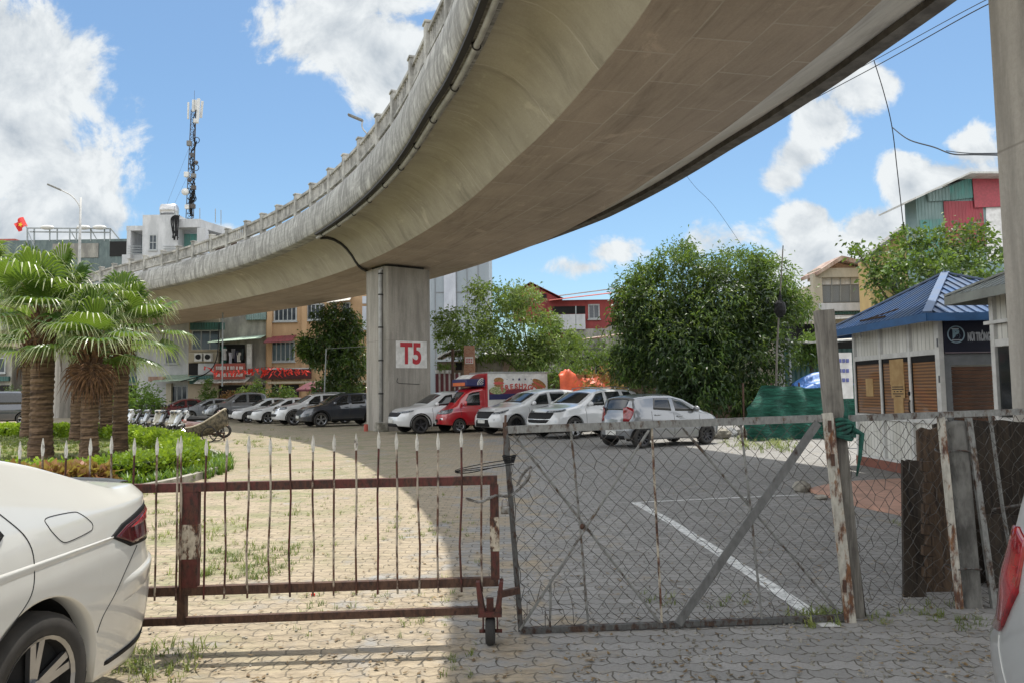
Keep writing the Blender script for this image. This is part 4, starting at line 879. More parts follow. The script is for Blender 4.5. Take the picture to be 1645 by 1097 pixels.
# ---------------------------------------------------------------- left gate (red and white picket gate on a wheel)
random.seed(11)
M['redrust'] = rusty('flaking_red_paint', (.11, .026, .02), .51, rust=(.085, .03, .018), scale=16)
M['whiterust'] = rusty('flaking_white_paint', (.52, .46, .36), .50, rust=(.12, .045, .02), scale=18)
M['picket'] = rusty('picket_mixed_paint', (.42, .36, .28), .52, rust=(.10, .04, .02), rust2=(.05, .02, .015), scale=11)
M['tipwhite'] = rusty('picket_white_tip', (.58, .56, .50), .38, rust=(.25, .2, .14), scale=22)
M['rust'] = rusty('bare_rust', (.10, .05, .03), .5, rust=(.07, .03, .018), rust2=(.035, .018, .012), scale=18)
M['galv'] = rusty('dull_galvanised', (.24, .24, .225), .44, rust=(.10, .065, .04), scale=16)
M['bracebar'] = rusty('dull_brace', (.15, .15, .145), .36, rust=(.05, .035, .025), scale=9)
M['galvdark'] = rusty('dark_steel', (.11, .11, .105), .48, rust=(.07, .04, .025), scale=20)
gy = lambda x: 4.9+(x+.15)*.05
gate = thing('picket_gate', 'rusty red and white picket gate with spear tips on a small wheel', 'gate', (-1.5, 4.85, 0))
xl = -3.55; xr = -.11
b = MB(); b.beam((xl, gy(xl), 1.02), (xr, gy(xr), 1.03), .05, .055); b.build('top_rail', M['redrust'], gate)
b = MB(); b.beam((xl, gy(xl), .375), (xr-.0, gy(xr), .385), .045, .055); b.build('middle_rail', M['rust'], gate)
b = MB(); b.beam((xl, gy(xl), .185), (xr-.1, gy(xr), .205), .04, .045); b.build('bottom_rail', M['rust'], gate)
def banded_post(x, w, z0, z1):
    cuts = [z0, z0+(z1-z0)*.30, z0+(z1-z0)*.66, z1]
    b = MB(); b.beam((x, gy(x)-.0, z0), (x, gy(x), z1), w, .05, upv=(0, 1, 0)); o = b.build('post', M['redrust'], gate)
    b = MB(); b.beam((x, gy(x), cuts[1]), (x, gy(x), cuts[2]), w+.006, .056, upv=(0, 1, 0)); b.build('white_band', M['whiterust'], o)
banded_post(-2.06, .115, .40, .995); banded_post(-.13, .055, .40, 1.0)
b = MB(); b.beam((-2.10, gy(-2.1), .17), (-2.10, gy(-2.1), .36), .05, .05, upv=(0, 1, 0)); b.build('brace', M['rust'], gate)
spix = [230, 265, 297, 304, 339, 370, 406, 440, 472, 507, 539, 574.5, 607, 639, 673, 702, 739, 771][:-1]+[771]
xs_ = []
for px in spix: q = at(px, 700, 4.87); xs_.append(q.x+.0)
x = xs_[0]
while x > xl+.1: x -= .138; xs_.append(x)
for k, x in enumerate(xs_):
    zt = 1.335+random.uniform(-.012, .014); y = gy(x)-.03; lx = random.uniform(-.012, .012); bow = random.uniform(-.008, .008)
    b = MB(); b.tube([(x+lx*.2-.02*(x+.2)*0, y, .33), (x+bow, y+bow, .62), (x-bow*.6+lx*.5, y, .95), (x+lx, y, zt-.10)], .0068, 6); pk_ = b.build('picket', M['picket'] if k % 4 else M['redrust'], gate)
    b = MB(); t_ = zt-.11
    V = []
    for (h, w) in ((0, .0065), (.035, .011), (.055, .0125), (.08, .0095), (.12, .001)):
        V += [(x+lx-w, y, t_+h), (x+lx, y-.005, t_+h), (x+lx+w, y, t_+h), (x+lx, y+.005, t_+h)]
    b.add(V, [(i*4+a, i*4+(a+1) % 4, (i+1)*4+(a+1) % 4, (i+1)*4+a) for i in range(4) for a in range(4)])
    b.build('spear_tip', M['tipwhite'], pk_)
# caster
b = MB(); wx, wy = -.165, 4.86
for s_ in (-1, 1): b.add([(wx+s_*.075-.012, wy-.05, .40), (wx+s_*.075+.012, wy-.05, .40), (wx+s_*.075+.012, wy+.05, .40), (wx+s_*.075-.012, wy+.05, .40),
                         (wx+s_*.05-.02, wy-.05, .20), (wx+s_*.05+.02, wy-.05, .20), (wx+s_*.05+.02, wy+.05, .20), (wx+s_*.05-.02, wy+.05, .20)], [(0, 1, 2, 3), (7, 6, 5, 4), (0, 4, 5, 1), (1, 5, 6, 2), (2, 6, 7, 3), (3, 7, 4, 0)])
b.box((wx, wy, .20), (.15, .11, .03)); b.box((wx, wy, .245), (.045, .04, .09)); b.box((wx-.045, wy, .14), (.008, .05, .12)); b.box((wx+.045, wy, .14), (.008, .05, .12)); b.tube([(wx-.07, wy, .085), (wx+.075, wy, .085)], .012, 8)
b.build('wheel_fork', M['redrust'], gate)
b = MB(); b.lathe([(.03, -.03), (.075, -.03), (.085, -.018), (.087, 0), (.085, .018), (.075, .03), (.03, .03)], (wx, wy, .087), 'X', 24); b.build('caster_wheel', M['rubber'], gate, True)
b = MB(); b.beam((-.11, gy(-.11), .30), (0.02, 5.0, .30), .03, .04); b.build('latch_arm', M['rust'], gate)
# hanging cables, chain, padlock at the meeting stiles
M['steel'] = flat('worn_steel', (.30, .30, .29), .35, .8, c2=(.12, .10, .08), scale=30)
ch = thing('chain', 'dark steel chain looped through the two gates at the padlock', 'chain', (-.05, 4.9, .95))
b = MB(); pth = smoothpts([(-.30, 4.86, .915), (-.22, 4.84, .90), (-.12, 4.85, .935), (-.03, 4.88, .93), (.05, 4.95, .98), (.10, 4.97, 1.04), (.11, 5.0, 1.10), (.06, 5.02, 1.05), (.02, 5.02, .98)], 9)
acc = 0
for i in range(0, len(pth)-1):
    c = pth[i]; d = (pth[min(i+1, len(pth)-1)]-c); d = d.normalized() if d.length > 0 else Vector((1, 0, 0)); up_ = Vector((0, 0, 1)) if i % 2 else Vector((0, 1, 0)); n = d.cross(up_).normalized()
    b.tube([c+d*math.cos(a)*.0145+n*math.sin(a)*.0075 for a in [2*math.pi*k/10 for k in range(11)]], .0025, 4, False)
b.build('links', M['steel'], ch)
pl = thing('padlock', 'small steel padlock hanging on the chain between the gates', 'padlock', (-.06, 4.84, .86))
b = MB(); b.rbox((-.06, 4.84, .845), (.055, .022, .05), .008); b.build('lock_body', M['steel'], pl)
b = MB(); b.tube([(-.078, 4.84, .87), (-.078, 4.84, .895)]+[(-.06+.018*math.cos(a), 4.84, .895+.018*math.sin(a)) for a in [math.pi*(1-k/8) for k in range(9)]]+[(-.042, 4.84, .87)], .0045, 6); b.build('shackle', M['chrome'], pl)
cb_ = thing('cable_tie', 'black cable wound round the gate stiles above the chain', 'cable', (-.05, 4.9, 1.1))
b = MB()
for k in range(4):
    r_ = .022+.003*k; z = 1.14+.012*k
    b.tube([(-.03+r_*1.4*math.cos(a), 4.97+r_*math.sin(a), z+.004*math.sin(3*a)) for a in [2*math.pi*i/14 for i in range(15)]], .005, 5)
for dz in (0, .02, -.014): b.tube(smoothpts([(-.0, 4.93, 1.14+dz), (-.2, 4.9, 1.115+dz), (-.38, 4.9, 1.09+dz*.3), (-.30, 4.93, 1.075), (-.12, 4.94, 1.11)], 5), .003, 5)
b.build('cable', M['black'], cb_)

# ---------------------------------------------------------------- mesh gate and chain link
def chainlink(name, P00, P10, P01, P11, cell, parent, r=.0024, seed=1, wob=.006, tear=None):
    """diamond mesh between four corners (bottom-left, bottom-right, top-left, top-right)"""
    rnd = random.Random(seed); P00, P10, P01, P11 = map(Vector, (P00, P10, P01, P11))
    nx = int((P10-P00).length/(cell/2)); nz = int((P01-P00).length/(cell/2)); N = {}
    nrm = (P10-P00).cross(P01-P00).normalized()
    for i in range(nx+2):
        for j in range(nz+1):
            u, v = min(i/nx, 1.0), j/nz
            p = P00.lerp(P10, u).lerp(P01.lerp(P11, u), v); w = wob
            if tear: w *= tear(u, v)
            N[i, j] = p+Vector((rnd.gauss(0, w), 0, rnd.gauss(0, w)))+nrm*rnd.gauss(0, w*1.2)
    b = MB()
    for i in range(0, nx+1, 2):
        for s_ in (1,):
            pts = []
            for j in range(nz+1): pts.append(N[min(i+(j % 2), nx+1), j]+nrm*(.002 if j % 2 else -.002))
            b.tube(pts, r, 4, False)
            pts = []
            for j in range(nz+1): pts.append(N[max(i-(j % 2), 0), j]-nrm*(.002 if j % 2 else -.002))
            b.tube(pts, r, 4, False)
    return b.build(name, M['wire'], parent)
M['wire'] = flat('old_wire', (.085, .085, .08), .6, .3, c2=(.05, .035, .025), scale=20)
mg = thing('mesh_gate', 'grey steel frame gate filled with sagging chain link mesh', 'gate', (1.2, 5.1, 0))
A0 = Vector((.03, 5.07, .02)); A1 = Vector((-.055, 5.05, 1.345)); B0 = Vector((2.29, 5.22, .03)); B1 = Vector((2.20, 5.2, 1.385))
b = MB(); b.beam(A0, A1+Vector((0, 0, .02)), .035, .05, upv=(0, 1, 0)); b.build('stile', M['galvdark'], mg)
b = MB(); b.beam(A1, A1+Vector((.0, 0, .05)), .03, .03); b.tube([A1+Vector((-.01, -.01, -.2)), A1+Vector((0.005, -.02, .10))], .008, 6); b.build('latch_rod', M['rust'], mg)
b = MB(); b.beam(B0, B1, .035, .04, upv=(0, 1, 0)); b.build('stile', M['rust'], mg)
b = MB(); b.beam(A1, B1, .04, .05); b.build('top_rail', M['galv'], mg)
b = MB(); b.beam(A0, B0, .04, .035); b.build('bottom_rail', M['galvdark'], mg)
def gp(px, py): 
    q = at(px, py, 5.1); t = (q.x-A0.x)/(B0.x-A0.x); return at(px, py, 5.06+.15*t)
def bar(nm, a, c, r, m, off=0, flatbar=None):
    b = MB(); p, q = gp(*a)+Vector((0, off, 0)), gp(*c)+Vector((0, off, 0))
    if flatbar: b.beam(p, q, flatbar, .008, upv=(0, 1, 0)) if False else b.beam(p, q, .012, flatbar, upv=(p-q).cross(Vector((0, 1, 0))))
    else: b.tube([p, p.lerp(q, .5)+Vector((random.uniform(-.006, .006), 0, 0)), q], r, 7)
    b.build(nm, m, mg)
for a, c in (((917, 690), (945, 1004)), ((1190, 680), (1224, 996))): bar('upright_bar', a, c, .0085, M['galv'])
bar('upright_bar', (1047, 686), (1063, 1000), .0085, M['whiterust'])
bar('upright_bar', (884, 930), (883, 1006), .0085, M['galv'])
bar('diagonal_brace', (822, 694), (1060, 1000), .009, M['galv'], .012); bar('diagonal_brace', (1042, 690), (835, 1010), .009, M['galv'], -.012)
bar('diagonal_brace', (1098, 688), (1345, 978), .009, M['galv'], .012)
bar('diagonal_brace', (1312, 678), (1088, 1000), .01, M['bracebar'], -.02, flatbar=.055)
b = MB(); c = gp(935, 845); b.ell(c, (.02, .02, .02), 8, 6); b.build('weld', M['rust'], mg)
chainlink('mesh', A0+Vector((.02, 0, .02)), B0-Vector((.02, 0, -.02)), A1+Vector((.02, 0, -.03)), B1-Vector((.02, 0, .03)), .098, mg, seed=4, wob=.007, tear=lambda u, v: 1+2.6*max(0, 1-((u-.1)**2*40+(v-.1)**2*40))+1.2*max(0, .25-v))

# ---------------------------------------------------------------- posts at the right of the gate
def woodmat(name, c1, c2, st=(8, 8, .7)):
    s = NT(name); n = s.noise(s.mapping(st), 3.5, 7, .7, .6); f = s.noise(s.mapping(), 5, 4)
    s.out(s.mix(s.ramp(f, .5, .8, 0, .5), s.mix(s.ramp(n, .3, .7), rgb(c2), rgb(c1)), tuple(x*.4 for x in c2)+(1,)), .9); s.bump(n, .8, .01); return s.m
M['greywood'] = woodmat('weathered_grey_timber', (.22, .205, .175), (.09, .08, .07))
M['darkwood'] = woodmat('dark_timber', (.05, .036, .024), (.012, .009, .007)); M['darkwood2'] = woodmat('rotten_board', (.10, .062, .036), (.022, .014, .009))
bt = thing('timber_post', 'tall leaning weathered timber post beside the mesh gate', 'post', (2.37, 5.3, 0))
b = MB(); b.beam((2.36, 5.33, -.05), (2.215, 5.28, 2.14), .11, .10, upv=(0, 1, 0)); b.build('beam', M['greywood'], bt)
b = MB(); b.beam((2.42, 5.36, -.05), (2.30, 5.33, 1.30), .05, .07, upv=(0, 1, 0)); b.build('side_strip', M['darkwood'], bt)  # darker timber strip along the right side of the post
rg = thing('cloth_tie', 'dark green cloth strip tied round the leaning timber post', 'cloth', (2.3, 5.27, 1.3)); b = MB()
M['greencloth'] = flat('green_cloth', (.015, .10, .07), .9, c2=(.008, .045, .035), scale=14, bump=.6)
for k in range(6):
    z = 1.25+.022*k
    b.tube([(2.275+(.085+.012*math.sin(k*2))*math.cos(a), 5.26+.075*math.sin(a), z+.016*math.sin(a*2+k)) for a in [2*math.pi*i/16 for i in range(17)]], .014, 6)
b.tube([(2.36, 5.24, 1.3), (2.42, 5.22, 1.27), (2.40, 5.22, 1.12), (2.37, 5.22, .98)], [.03, .02, .014, .006], 6); b.tube([(2.3, 5.2, 1.36), (2.31, 5.2, 1.44), (2.32, 5.22, 1.5)], [.02, .012, .004], 5)
b.build('knot', M['greencloth'], rg, True)
ang = thing('angle_iron_post', 'rusty white painted angle iron post carrying the mesh gate hinges', 'post', (2.28, 5.2, 0))
M['hingewhite'] = rusty('peeling_white_paint', (.50, .47, .40), .49, rust=(.20, .085, .03), rust2=(.07, .03, .02), scale=12, stretch=(1, 1, .35))
b = MB(); b.beam((2.27, 5.19, -.03), (2.165, 5.18, 1.42), .07, .012, upv=(0, 1, 0)); b.beam((2.305, 5.21, -.03), (2.20, 5.20, 1.42), .012, .05, upv=(0, 1, 0)); b.build('angle', M['hingewhite'], ang)
b = MB()
for z in (.25, 1.1, 1.33): b.tube([(2.20+(.9-z)*.05-.0, 5.17, z-.04), (2.20+(.9-z)*.05, 5.17, z+.04)], .013, 8)
b.build('hinge', M['rust'], ang)
# right-hand fence
fn = thing('mesh_fence', 'chain link fence on a grey rail between the timber post and the silver car', 'fence', (3.2, 5.5, 0))
F0, F1 = Vector((2.38, 5.33, 0)), Vector((5.2, 5.95, 0))
b = MB(); b.beam(F0+Vector((-.03, -.02, 1.375)), F1+Vector((0, 0, 1.41)), .045, .045); b.build('top_rail', M['galv'], fn)
chainlink('mesh', F0+Vector((.03, -.02, .02)), F1+Vector((0, -.02, .03)), F0+Vector((-.02, -.02, 1.35)), F1+Vector((0, -.02, 1.38)), .10, fn, seed=8, wob=.010)
b = MB(); a_, c_ = at(1590, 664, 5.68), at(1637, 968, 5.75); b.tube([a_, a_.lerp(c_, .5)+Vector((-.012, 0, 0)), c_], .013, 7); b.build('upright_bar', M['galv'], fn)
fp = thing('concrete_post', 'grey concrete fence post bound between two metal strips', 'post', (3.25, 5.5, 0)); bx_, by_ = 3.27, 5.53
M['postconc'] = flat('old_concrete', (.17, .165, .15), .95, c2=(.055, .052, .046), scale=7, bump=.8, stretch=(1, 1, .4))
b = MB(); b.rbox((bx_, by_, .66), (.12, .12, 1.36), .02, ry=R(-2)); b.build('shaft', M['postconc'], fp)
b = MB(); b.beam((bx_-.09, by_-.06, -.02), (bx_-.155, by_-.06, 1.37), .05, .02, upv=(0, 1, 0)); b.build('metal_strip', M['hingewhite'], fp)
b = MB(); b.beam((bx_+.16, by_-.06, -.02), (bx_+.045, by_-.06, 1.36), .04, .03, upv=(0, 1, 0)); b.build('metal_strip', M['galv'], fp)
b = MB()
for z in (.28, 1.12): b.tube([(bx_-.03+.125*math.cos(a)-(z-.7)*.03, by_+.085*math.sin(a), z+.01*math.sin(3*a)) for a in [2*math.pi*i/16 for i in range(17)]], .006, 5)
b.build('binding_wire', M['galvdark'], fp)
# boards leaning behind the fence
def board(label, px0, px1, ytop, Y, zb, m, lean=.18, grp='boards leaning behind the fence', foot=.05):
    a, c = at(px0, ytop, Y+lean), at(px1, ytop, Y+lean); w = (c.x-a.x); t = thing('board', label, 'board', ((a.x+c.x)/2, Y, 0), grp)
    b = MB(); d = .03; rnd = random.Random(int(px0))
    V = []; n = 7
    for k in range(n+1):
        u = k/n; x = a.x+w*u; zt = a.z+rnd.uniform(-.02, .02); sh = (1-0)*.0
        V += [(x-foot, Y, zb), (x, Y+lean, zt), (x, Y+lean+d, zt), (x-foot, Y+d, zb)]
    F = [(k*4+q, k*4+(q+1) % 4, (k+1)*4+(q+1) % 4, (k+1)*4+q) for k in range(n) for q in range(4)]+[(0, 1, 2, 3), tuple(n*4+q for q in (3, 2, 1, 0))]
    b.add(V, F); b.build('panel', m, t); return t
board('narrow dark board leaning lowest at the left end of the board stack', 1450, 1484, 738, 5.78, 0, M['darkwood'], foot=.13)
board('tall dark brown board leaning behind the narrow one', 1474, 1530, 688, 5.92, 0, M['darkwood2'], .22, foot=.14)
board('broad nearly black board upright behind the concrete post', 1500, 1600, 680, 6.15, 0, M['darkwood'], .12)
board('wide dark panel filling the fence between the concrete post and the silver car', 1560, 1740, 676, 6.2, .0, M['darkwood'], .1)
board('brown plank laid against the foot of the wide dark panel', 1578, 1700, 828, 6.0, 0, M['darkwood'], .12)
b = MB(); random.seed(5)
st = thing('scrap_timber', 'stack of short broken timber offcuts between the leaning boards', 'timber', (3.05, 5.85, 0))
for k in range(12): q = at(1492+random.uniform(-3, 3), 935-k*17, 5.80); b.box((q.x, 5.80+random.uniform(-.01, .03), max(.05, q.z)), (.075, .04, .07), rz=random.uniform(-.2, .2), ry=random.uniform(-.15, .15))
b.build('offcuts', M['darkwood2'], st)
b = MB(); b.tube(smoothpts([(3.75, 5.95, .62), (4.1, 5.92, .7), (4.5, 5.9, .95), (4.75, 5.9, 1.2)], 5), .012, 5); prop(b.build('bent_rod', M['galvdark']), 'thin bent rod lying across the wide dark panel', 'rod')
# rock at the ramp corner
def rock(c, r, label, name='rock', m=None, seed=1):
    rnd = random.Random(seed); b = MB(); b.ell(c, r, 12, 8, jit=.12); return prop(b.build(name, m or M['kerb'], None, False), label, 'rock')
q = G(1290, 790); rock((q.x, q.y+.05, .07), (.14, .11, .10), 'brown lump of broken concrete at the tip of the pink ramp'); q = G(1312, 800); rock((q.x+.02, q.y-.1, .03), (.10, .07, .04), 'small flat stone in front of the broken concrete lump')

# ---------------------------------------------------------------- kiosks
M['panel'] = flat('cream_metal_cladding', (.66, .65, .60), .45, c2=(.42, .41, .36), scale=2.5, stretch=(1, 1, .3))
M['framew'] = flat('grey_white_frame', (.60, .60, .58), .4, c2=(.48, .48, .46), scale=4)
M['bluer'] = flat('blue_roof_sheet', (.055, .12, .26), .38, c2=(.10, .13, .19), scale=2.2, lo=.3, hi=.72); M['greyr'] = flat('grey_green_roof_sheet', (.26, .28, .26), .45, c2=(.17, .18, .17), scale=2)
M['bluee'] = flat('blue_eave', (.04, .12, .28), .4)
M['signnavy'] = flat('navy_sign', (.012, .013, .03), .35)
M['greyframe'] = flat('mid_grey_frame', (.17, .18, .19), .45)
def cladmat(name, c, c2, axis, sp_=.125):
    s = NT(name); n = s.noise(s.mapping((1, 1, .3)), 2.5, 6, .65); sp = s.n('ShaderNodeSeparateXYZ'); s.L.new(s.tc.outputs['Object'], sp.inputs[0])
    g_ = s.ramp(s.math('PINGPONG', sp.outputs[axis], sp_/2), .003, .011, 1, 0); h = s.math('MULTIPLY', g_, -1.)
    s.out(s.mix(s.math('MULTIPLY', g_, .65), s.mix(s.ramp(n, .35, .7), rgb(c2), rgb(c)), (.10, .095, .085, 1)), .45); s.bump(h, .7, .01); return s.m
M['clad'] = cladmat('cream_clad_wall', (.68, .67, .63), (.52, .51, .46), 1)
def blindmat():
    s = NT('slatted_blind'); sp = s.n('ShaderNodeSeparateXYZ'); s.L.new(s.tc.outputs['Object'], sp.inputs[0])
    w = s.ramp(s.math('PINGPONG', sp.outputs[2], .028), 0, .028); n = s.noise(s.mapping(), 5, 5)
    c = s.mix(w, (.08, .032, .010, 1), (.27, .125, .042, 1)); c = s.mix(s.ramp(n, .4, .7, 0, .3), c, (.10, .06, .03, 1)); s.out(c, .5)
    s.b.inputs['Coat Weight'].default_value = .7; s.b.inputs['Coat Roughness'].default_value = .03; s.bump(w, .5, .01); return s.m
M['blind'] = blindmat()
M['paper'] = flat('yellowed_paper', (.40, .27, .12), .7, c2=(.32, .20, .085), scale=5)
M['ink'] = flat('printed_ink', (.03, .02, .02), .7)
def hip_roof(root, X0, X1, Y0, Y1, z, pk, m, me, rib=.16):
    """four rib-covered slopes rising to one peak, fascia and hip caps"""
    P = Vector(pk); C = [Vector((X0, Y0, z)), Vector((X1, Y0, z)), Vector((X1, Y1, z)), Vector((X0, Y1, z))]
    b = MB()
    for k in range(4): b.add([C[k], C[(k+1) % 4], P], [(0, 1, 2)])
    b.add([(c.x, c.y, c.z-.01) for c in C], [(3, 2, 1, 0)])
    for k in range(4):
        a, c = C[k], C[(k+1) % 4]; L = (c-a).length; e = (c-a)/L; foot = (P-a).dot(e); nn = int(L/rib); n = e.cross((P-a).normalized()).normalized(); n = n if n.z > 0 else -n
        mid = a+e*foot; dn = (P-mid)
        for i in range(1, nn):
            s_ = i*L/nn; fr = s_/foot if s_ < foot else (L-s_)/(L-foot)
            p = a+e*s_; q = p+dn*fr; b.beam(p+n*.012, q+n*.012, .035, .03, upv=n)
    b.build('roof_sheet', m, root)
    b = MB()
    for c in C: b.beam(c+Vector((0, 0, .03)), P+Vector((0, 0, .035)), .13, .03)
    b.build('hip_cap', m, root)
    b = MB()
    for k in range(4): b.beam(C[k]-Vector((0, 0, .05)), C[(k+1) % 4]-Vector((0, 0, .05)), .04, .13)
    b.build('eave', me, root)
k1 = thing('kiosk', 'cream metal clad kiosk with a ribbed blue pyramid roof and three windows', 'kiosk', (7.1, 12.4, 0), None)
X, Y0, Y1 = 7.12, 12.45, 15.55
b = MB(); b.bx(X+.03, 9.7, Y0+.03, Y1, .18, 2.74); b.build('wall', M['clad'], k1)
b = MB(); b.bx(X-.03, 9.75, Y0-.05, Y1+.05, 0, .18); b.build('plinth', flat('red_brown_plinth', (.22, .09, .065), .9, scale=5, bump=.3), k1)
ys = [Y1, 14.42, 13.36, Y0]                                         # window bays from far to near
b = MB()
for y in (Y1-.035, 14.42, 13.36, Y0+.04): b.bx(X-.03, X+.03, y-.035, y+.035, .18, 2.74)
for z, h in ((.20, .05), (1.0, .10), (2.16, .09), (2.71, .05)): b.bx(X-.022, X+.03, Y0+.0, Y1, z-h/2, z+h/2)
b.build('frame', M['framew'], k1)
for i, (ya, yb) in enumerate(((14.46, Y1-.07), (13.40, 14.38), (Y0+.09, 13.32))):
    b = MB(); b.bx(X+.002, X+.028, ya+.01, yb-.01, 1.06, 2.11); w_ = b.build('window', M['blind'], k1)
    b = MB(); b.bx(X-.006, X+.01, ya+.01, yb-.01, 2.03 if i != 2 else 2.0, 2.11)
    for y in (ya+.012, yb-.012): b.bx(X-.012, X+.01, y-.012, y+.012, 1.06, 2.11)
    b.build('window_seal', M['black'], w_)
    if i == 0: b = MB(); b.bx(X-.008, X+.002, 14.78, 15.08, 1.40, 1.75); b.build('notice', M['paper'], w_)
    if i == 1:
        b = MB(); b.bx(X-.008, X+.002, 13.60, 14.10, 1.62, 2.09); b.bx(X-.008, X+.002, 13.66, 14.0, 1.08, 1.42); b.build('notice', M['paper'], w_)
        b = MB(); b.bx(X-.014, X-.009, 13.58, 14.06, 1.38, 1.63); nt_ = b.build('notice', M['paper'], w_)
        b = MB()
        for r_, segs in enumerate(((.1, .9), (.08, .92), (.2, .3, .4, .55, .65, .8), (.12, .9), (.3, .7))):
            for q in range(0, len(segs), 2): b.bx(X-.018, X-.014, 14.06-.48*segs[q+1], 14.06-.48*segs[q], 1.590-.042*r_-.018, 1.590-.042*r_)
        b.build('writing', M['ink'], nt_)
b = MB(); b.tube([(X-.03, 13.38, 1.12), (X-.06, 13.37, 1.16), (X-.06, 13.37, 1.30), (X-.03, 13.38, 1.34)], .010, 6); b.rbox((X-.04, 13.38, 1.46), (.03, .04, .07), .008); b.build('door_handle', M['black'], k1)
b = MB(); b.rbox((X-.04, 12.42, 2.3), (.02, .02, .14), .004); b.rbox((X-.04, 12.42, 1.7), (.02, .02, .12), .004); b.build('hinge', M['greyframe'], k1)
b = MB(); b.tube([(X+.0, 15.0, 2.77), (X-.12, 14.95, 2.68), (X-.14, 14.93, 2.60)], .015, 6); b.ell((X-.14, 14.93, 2.58), (.03, .03, .04), 8, 6); b.build('lamp', M['framew'], k1)
# sign side with roller shutter
b = MB(); b.bx(X-.03, X+.05, Y0-.05, Y0+.03, .18, 2.74); b.bx(9.62, 9.75, Y0-.05, Y0+.03, .18, 2.74); b.build('corner_post', M['framew'], k1)
b = MB(); b.bx(X+.06, 9.62, Y0-.075, Y0+.02, 2.12, 2.70); sgn = b.build('sign_board', M['signnavy'], k1)
b = MB(); b.bx(X+.06, 9.62, Y0-.085, Y0-.075, 2.125, 2.14); b.build('sign_rule', flat('dull_pink_line', (.25, .2, .22), .5), sgn)
b = MB(); b.bx(X+.06, 9.62, Y0-.03, Y0+.02, 1.93, 2.11); b.bx(X+.06, X+.17, Y0-.03, Y0+.02, .2, 1.93); b.bx(9.44, 9.62, Y0-.03, Y0+.02, .2, 1.93); b.bx(X+.17, 9.44, Y0-.045, Y0+.02, .93, .99); b.build('shutter_frame', M['greyframe'], k1)
b = MB()
M['shut'] = flat('brown_shutter', (.11, .045, .02), .5, c2=(.06, .025, .012), scale=3)
for k in range(14): z = .99+k*.0655; b.rbox(((X+.17+9.44)/2, Y0+.01, z+.032), (9.44-X-.17, .02, .058), .008)
b.build('shutter', M['shut'], k1)
M['letter'] = flat('pale_lettering', (.50, .52, .56), .5); cx_, cz_ = X+.25, 2.43
b = MB(); b.tube([(cx_+.135*math.cos(a), Y0-.082, cz_+.135*math.sin(a)) for a in [2*math.pi*i/30 for i in range(31)]], .010, 5, False)
b.build('ring_emblem', flat('blue_grey_print', (.30, .42, .50), .5), sgn)
mt = Matrix.Translation((cx_, Y0-.079, cz_)) @ Matrix.Rotation(math.pi/2, 4, 'X'); text('emblem_letter', 'B', .21, flat('blue_grey_print2', (.25, .38, .46), .5), sgn, mt, offset=.012)
b = MB(); b.bx(cx_-.07, cx_+.09, Y0-.083, Y0-.076, cz_-.10, cz_-.085); b.bx(cx_-.07, cx_+.05, Y0-.083, Y0-.076, cz_+.085, cz_+.10); b.build('emblem_bar', M['letter'], sgn)
text('lettering', 'NƠI TRÔNG GIỮ XE', .19, M['letter'], sgn, Matrix.Translation((cx_+.19, Y0-.080, 2.38)) @ Matrix.Rotation(math.pi/2, 4, 'X') @ Matrix.Diagonal((.355, 1.0, 1, 1)), align='LEFT', offset=.008)
hip_roof(k1, X-.42, 10.15, Y0-.45, Y1+.4, 2.74, (8.2, 14.0, 3.68), M['bluer'], M['bluee'])
b = MB(); b.beam((X-.3, 13.6, 2.86), (X-.28, 14.6, 2.87), .03, .03); b.beam((X-.25, 14.4, 2.88), (X-.1, 13.5, 2.98), .02, .02); b.build('loose_batten', M['darkwood2'], k1)
k2 = thing('kiosk', 'second cream kiosk with a grey green roof partly hidden by the right pier', 'kiosk', (7.1, 8, 0), None)
Ya, Yb = 7.9, 11.05
b = MB(); b.bx(X+.03, 9.7, Ya, Yb, .18, 2.9); b.build('wall', M['clad'], k2)
b = MB(); b.bx(X-.03, 9.75, Ya-.05, Yb+.05, 0, .18); b.build('plinth', M['kerb'], k2)
b = MB()
for y in (Yb-.04, Yb-1.0, Yb-2.05, Ya+.05): b.bx(X-.03, X+.03, y-.045, y+.045, .18, 2.9)
for z, h in ((.20, .05), (1.08, .08), (2.20, .10), (2.50, .04)): b.bx(X-.022, X+.03, Ya, Yb, z-h/2, z+h/2)
b.bx(X-.06, X+.03, Ya, Yb+.1, 2.48, 2.53)
b.build('frame', M['framew'], k2)
for ya, yb in ((Yb-.94, Yb-.1), (Yb-1.98, Yb-1.07)):
    b = MB(); b.bx(X+.004, X+.026, ya, yb, 1.13, 2.14); w_ = b.build('window', M['glass'], k2)
    b = MB(); b.bx(X-.004, X+.004, ya+.02, yb-.34, 1.14, 1.85); b.build('curtain', flat('ochre_curtain', (.20, .085, .02), .5, c2=(.11, .04, .012), scale=4, stretch=(1, 6, .5), coat=1), w_)
hip_roof(k2, X-.42, 10.1, Ya-.4, Yb+.42, 2.93, (8.4, 9.5, 3.75), M['greyr'], M['greyr'])
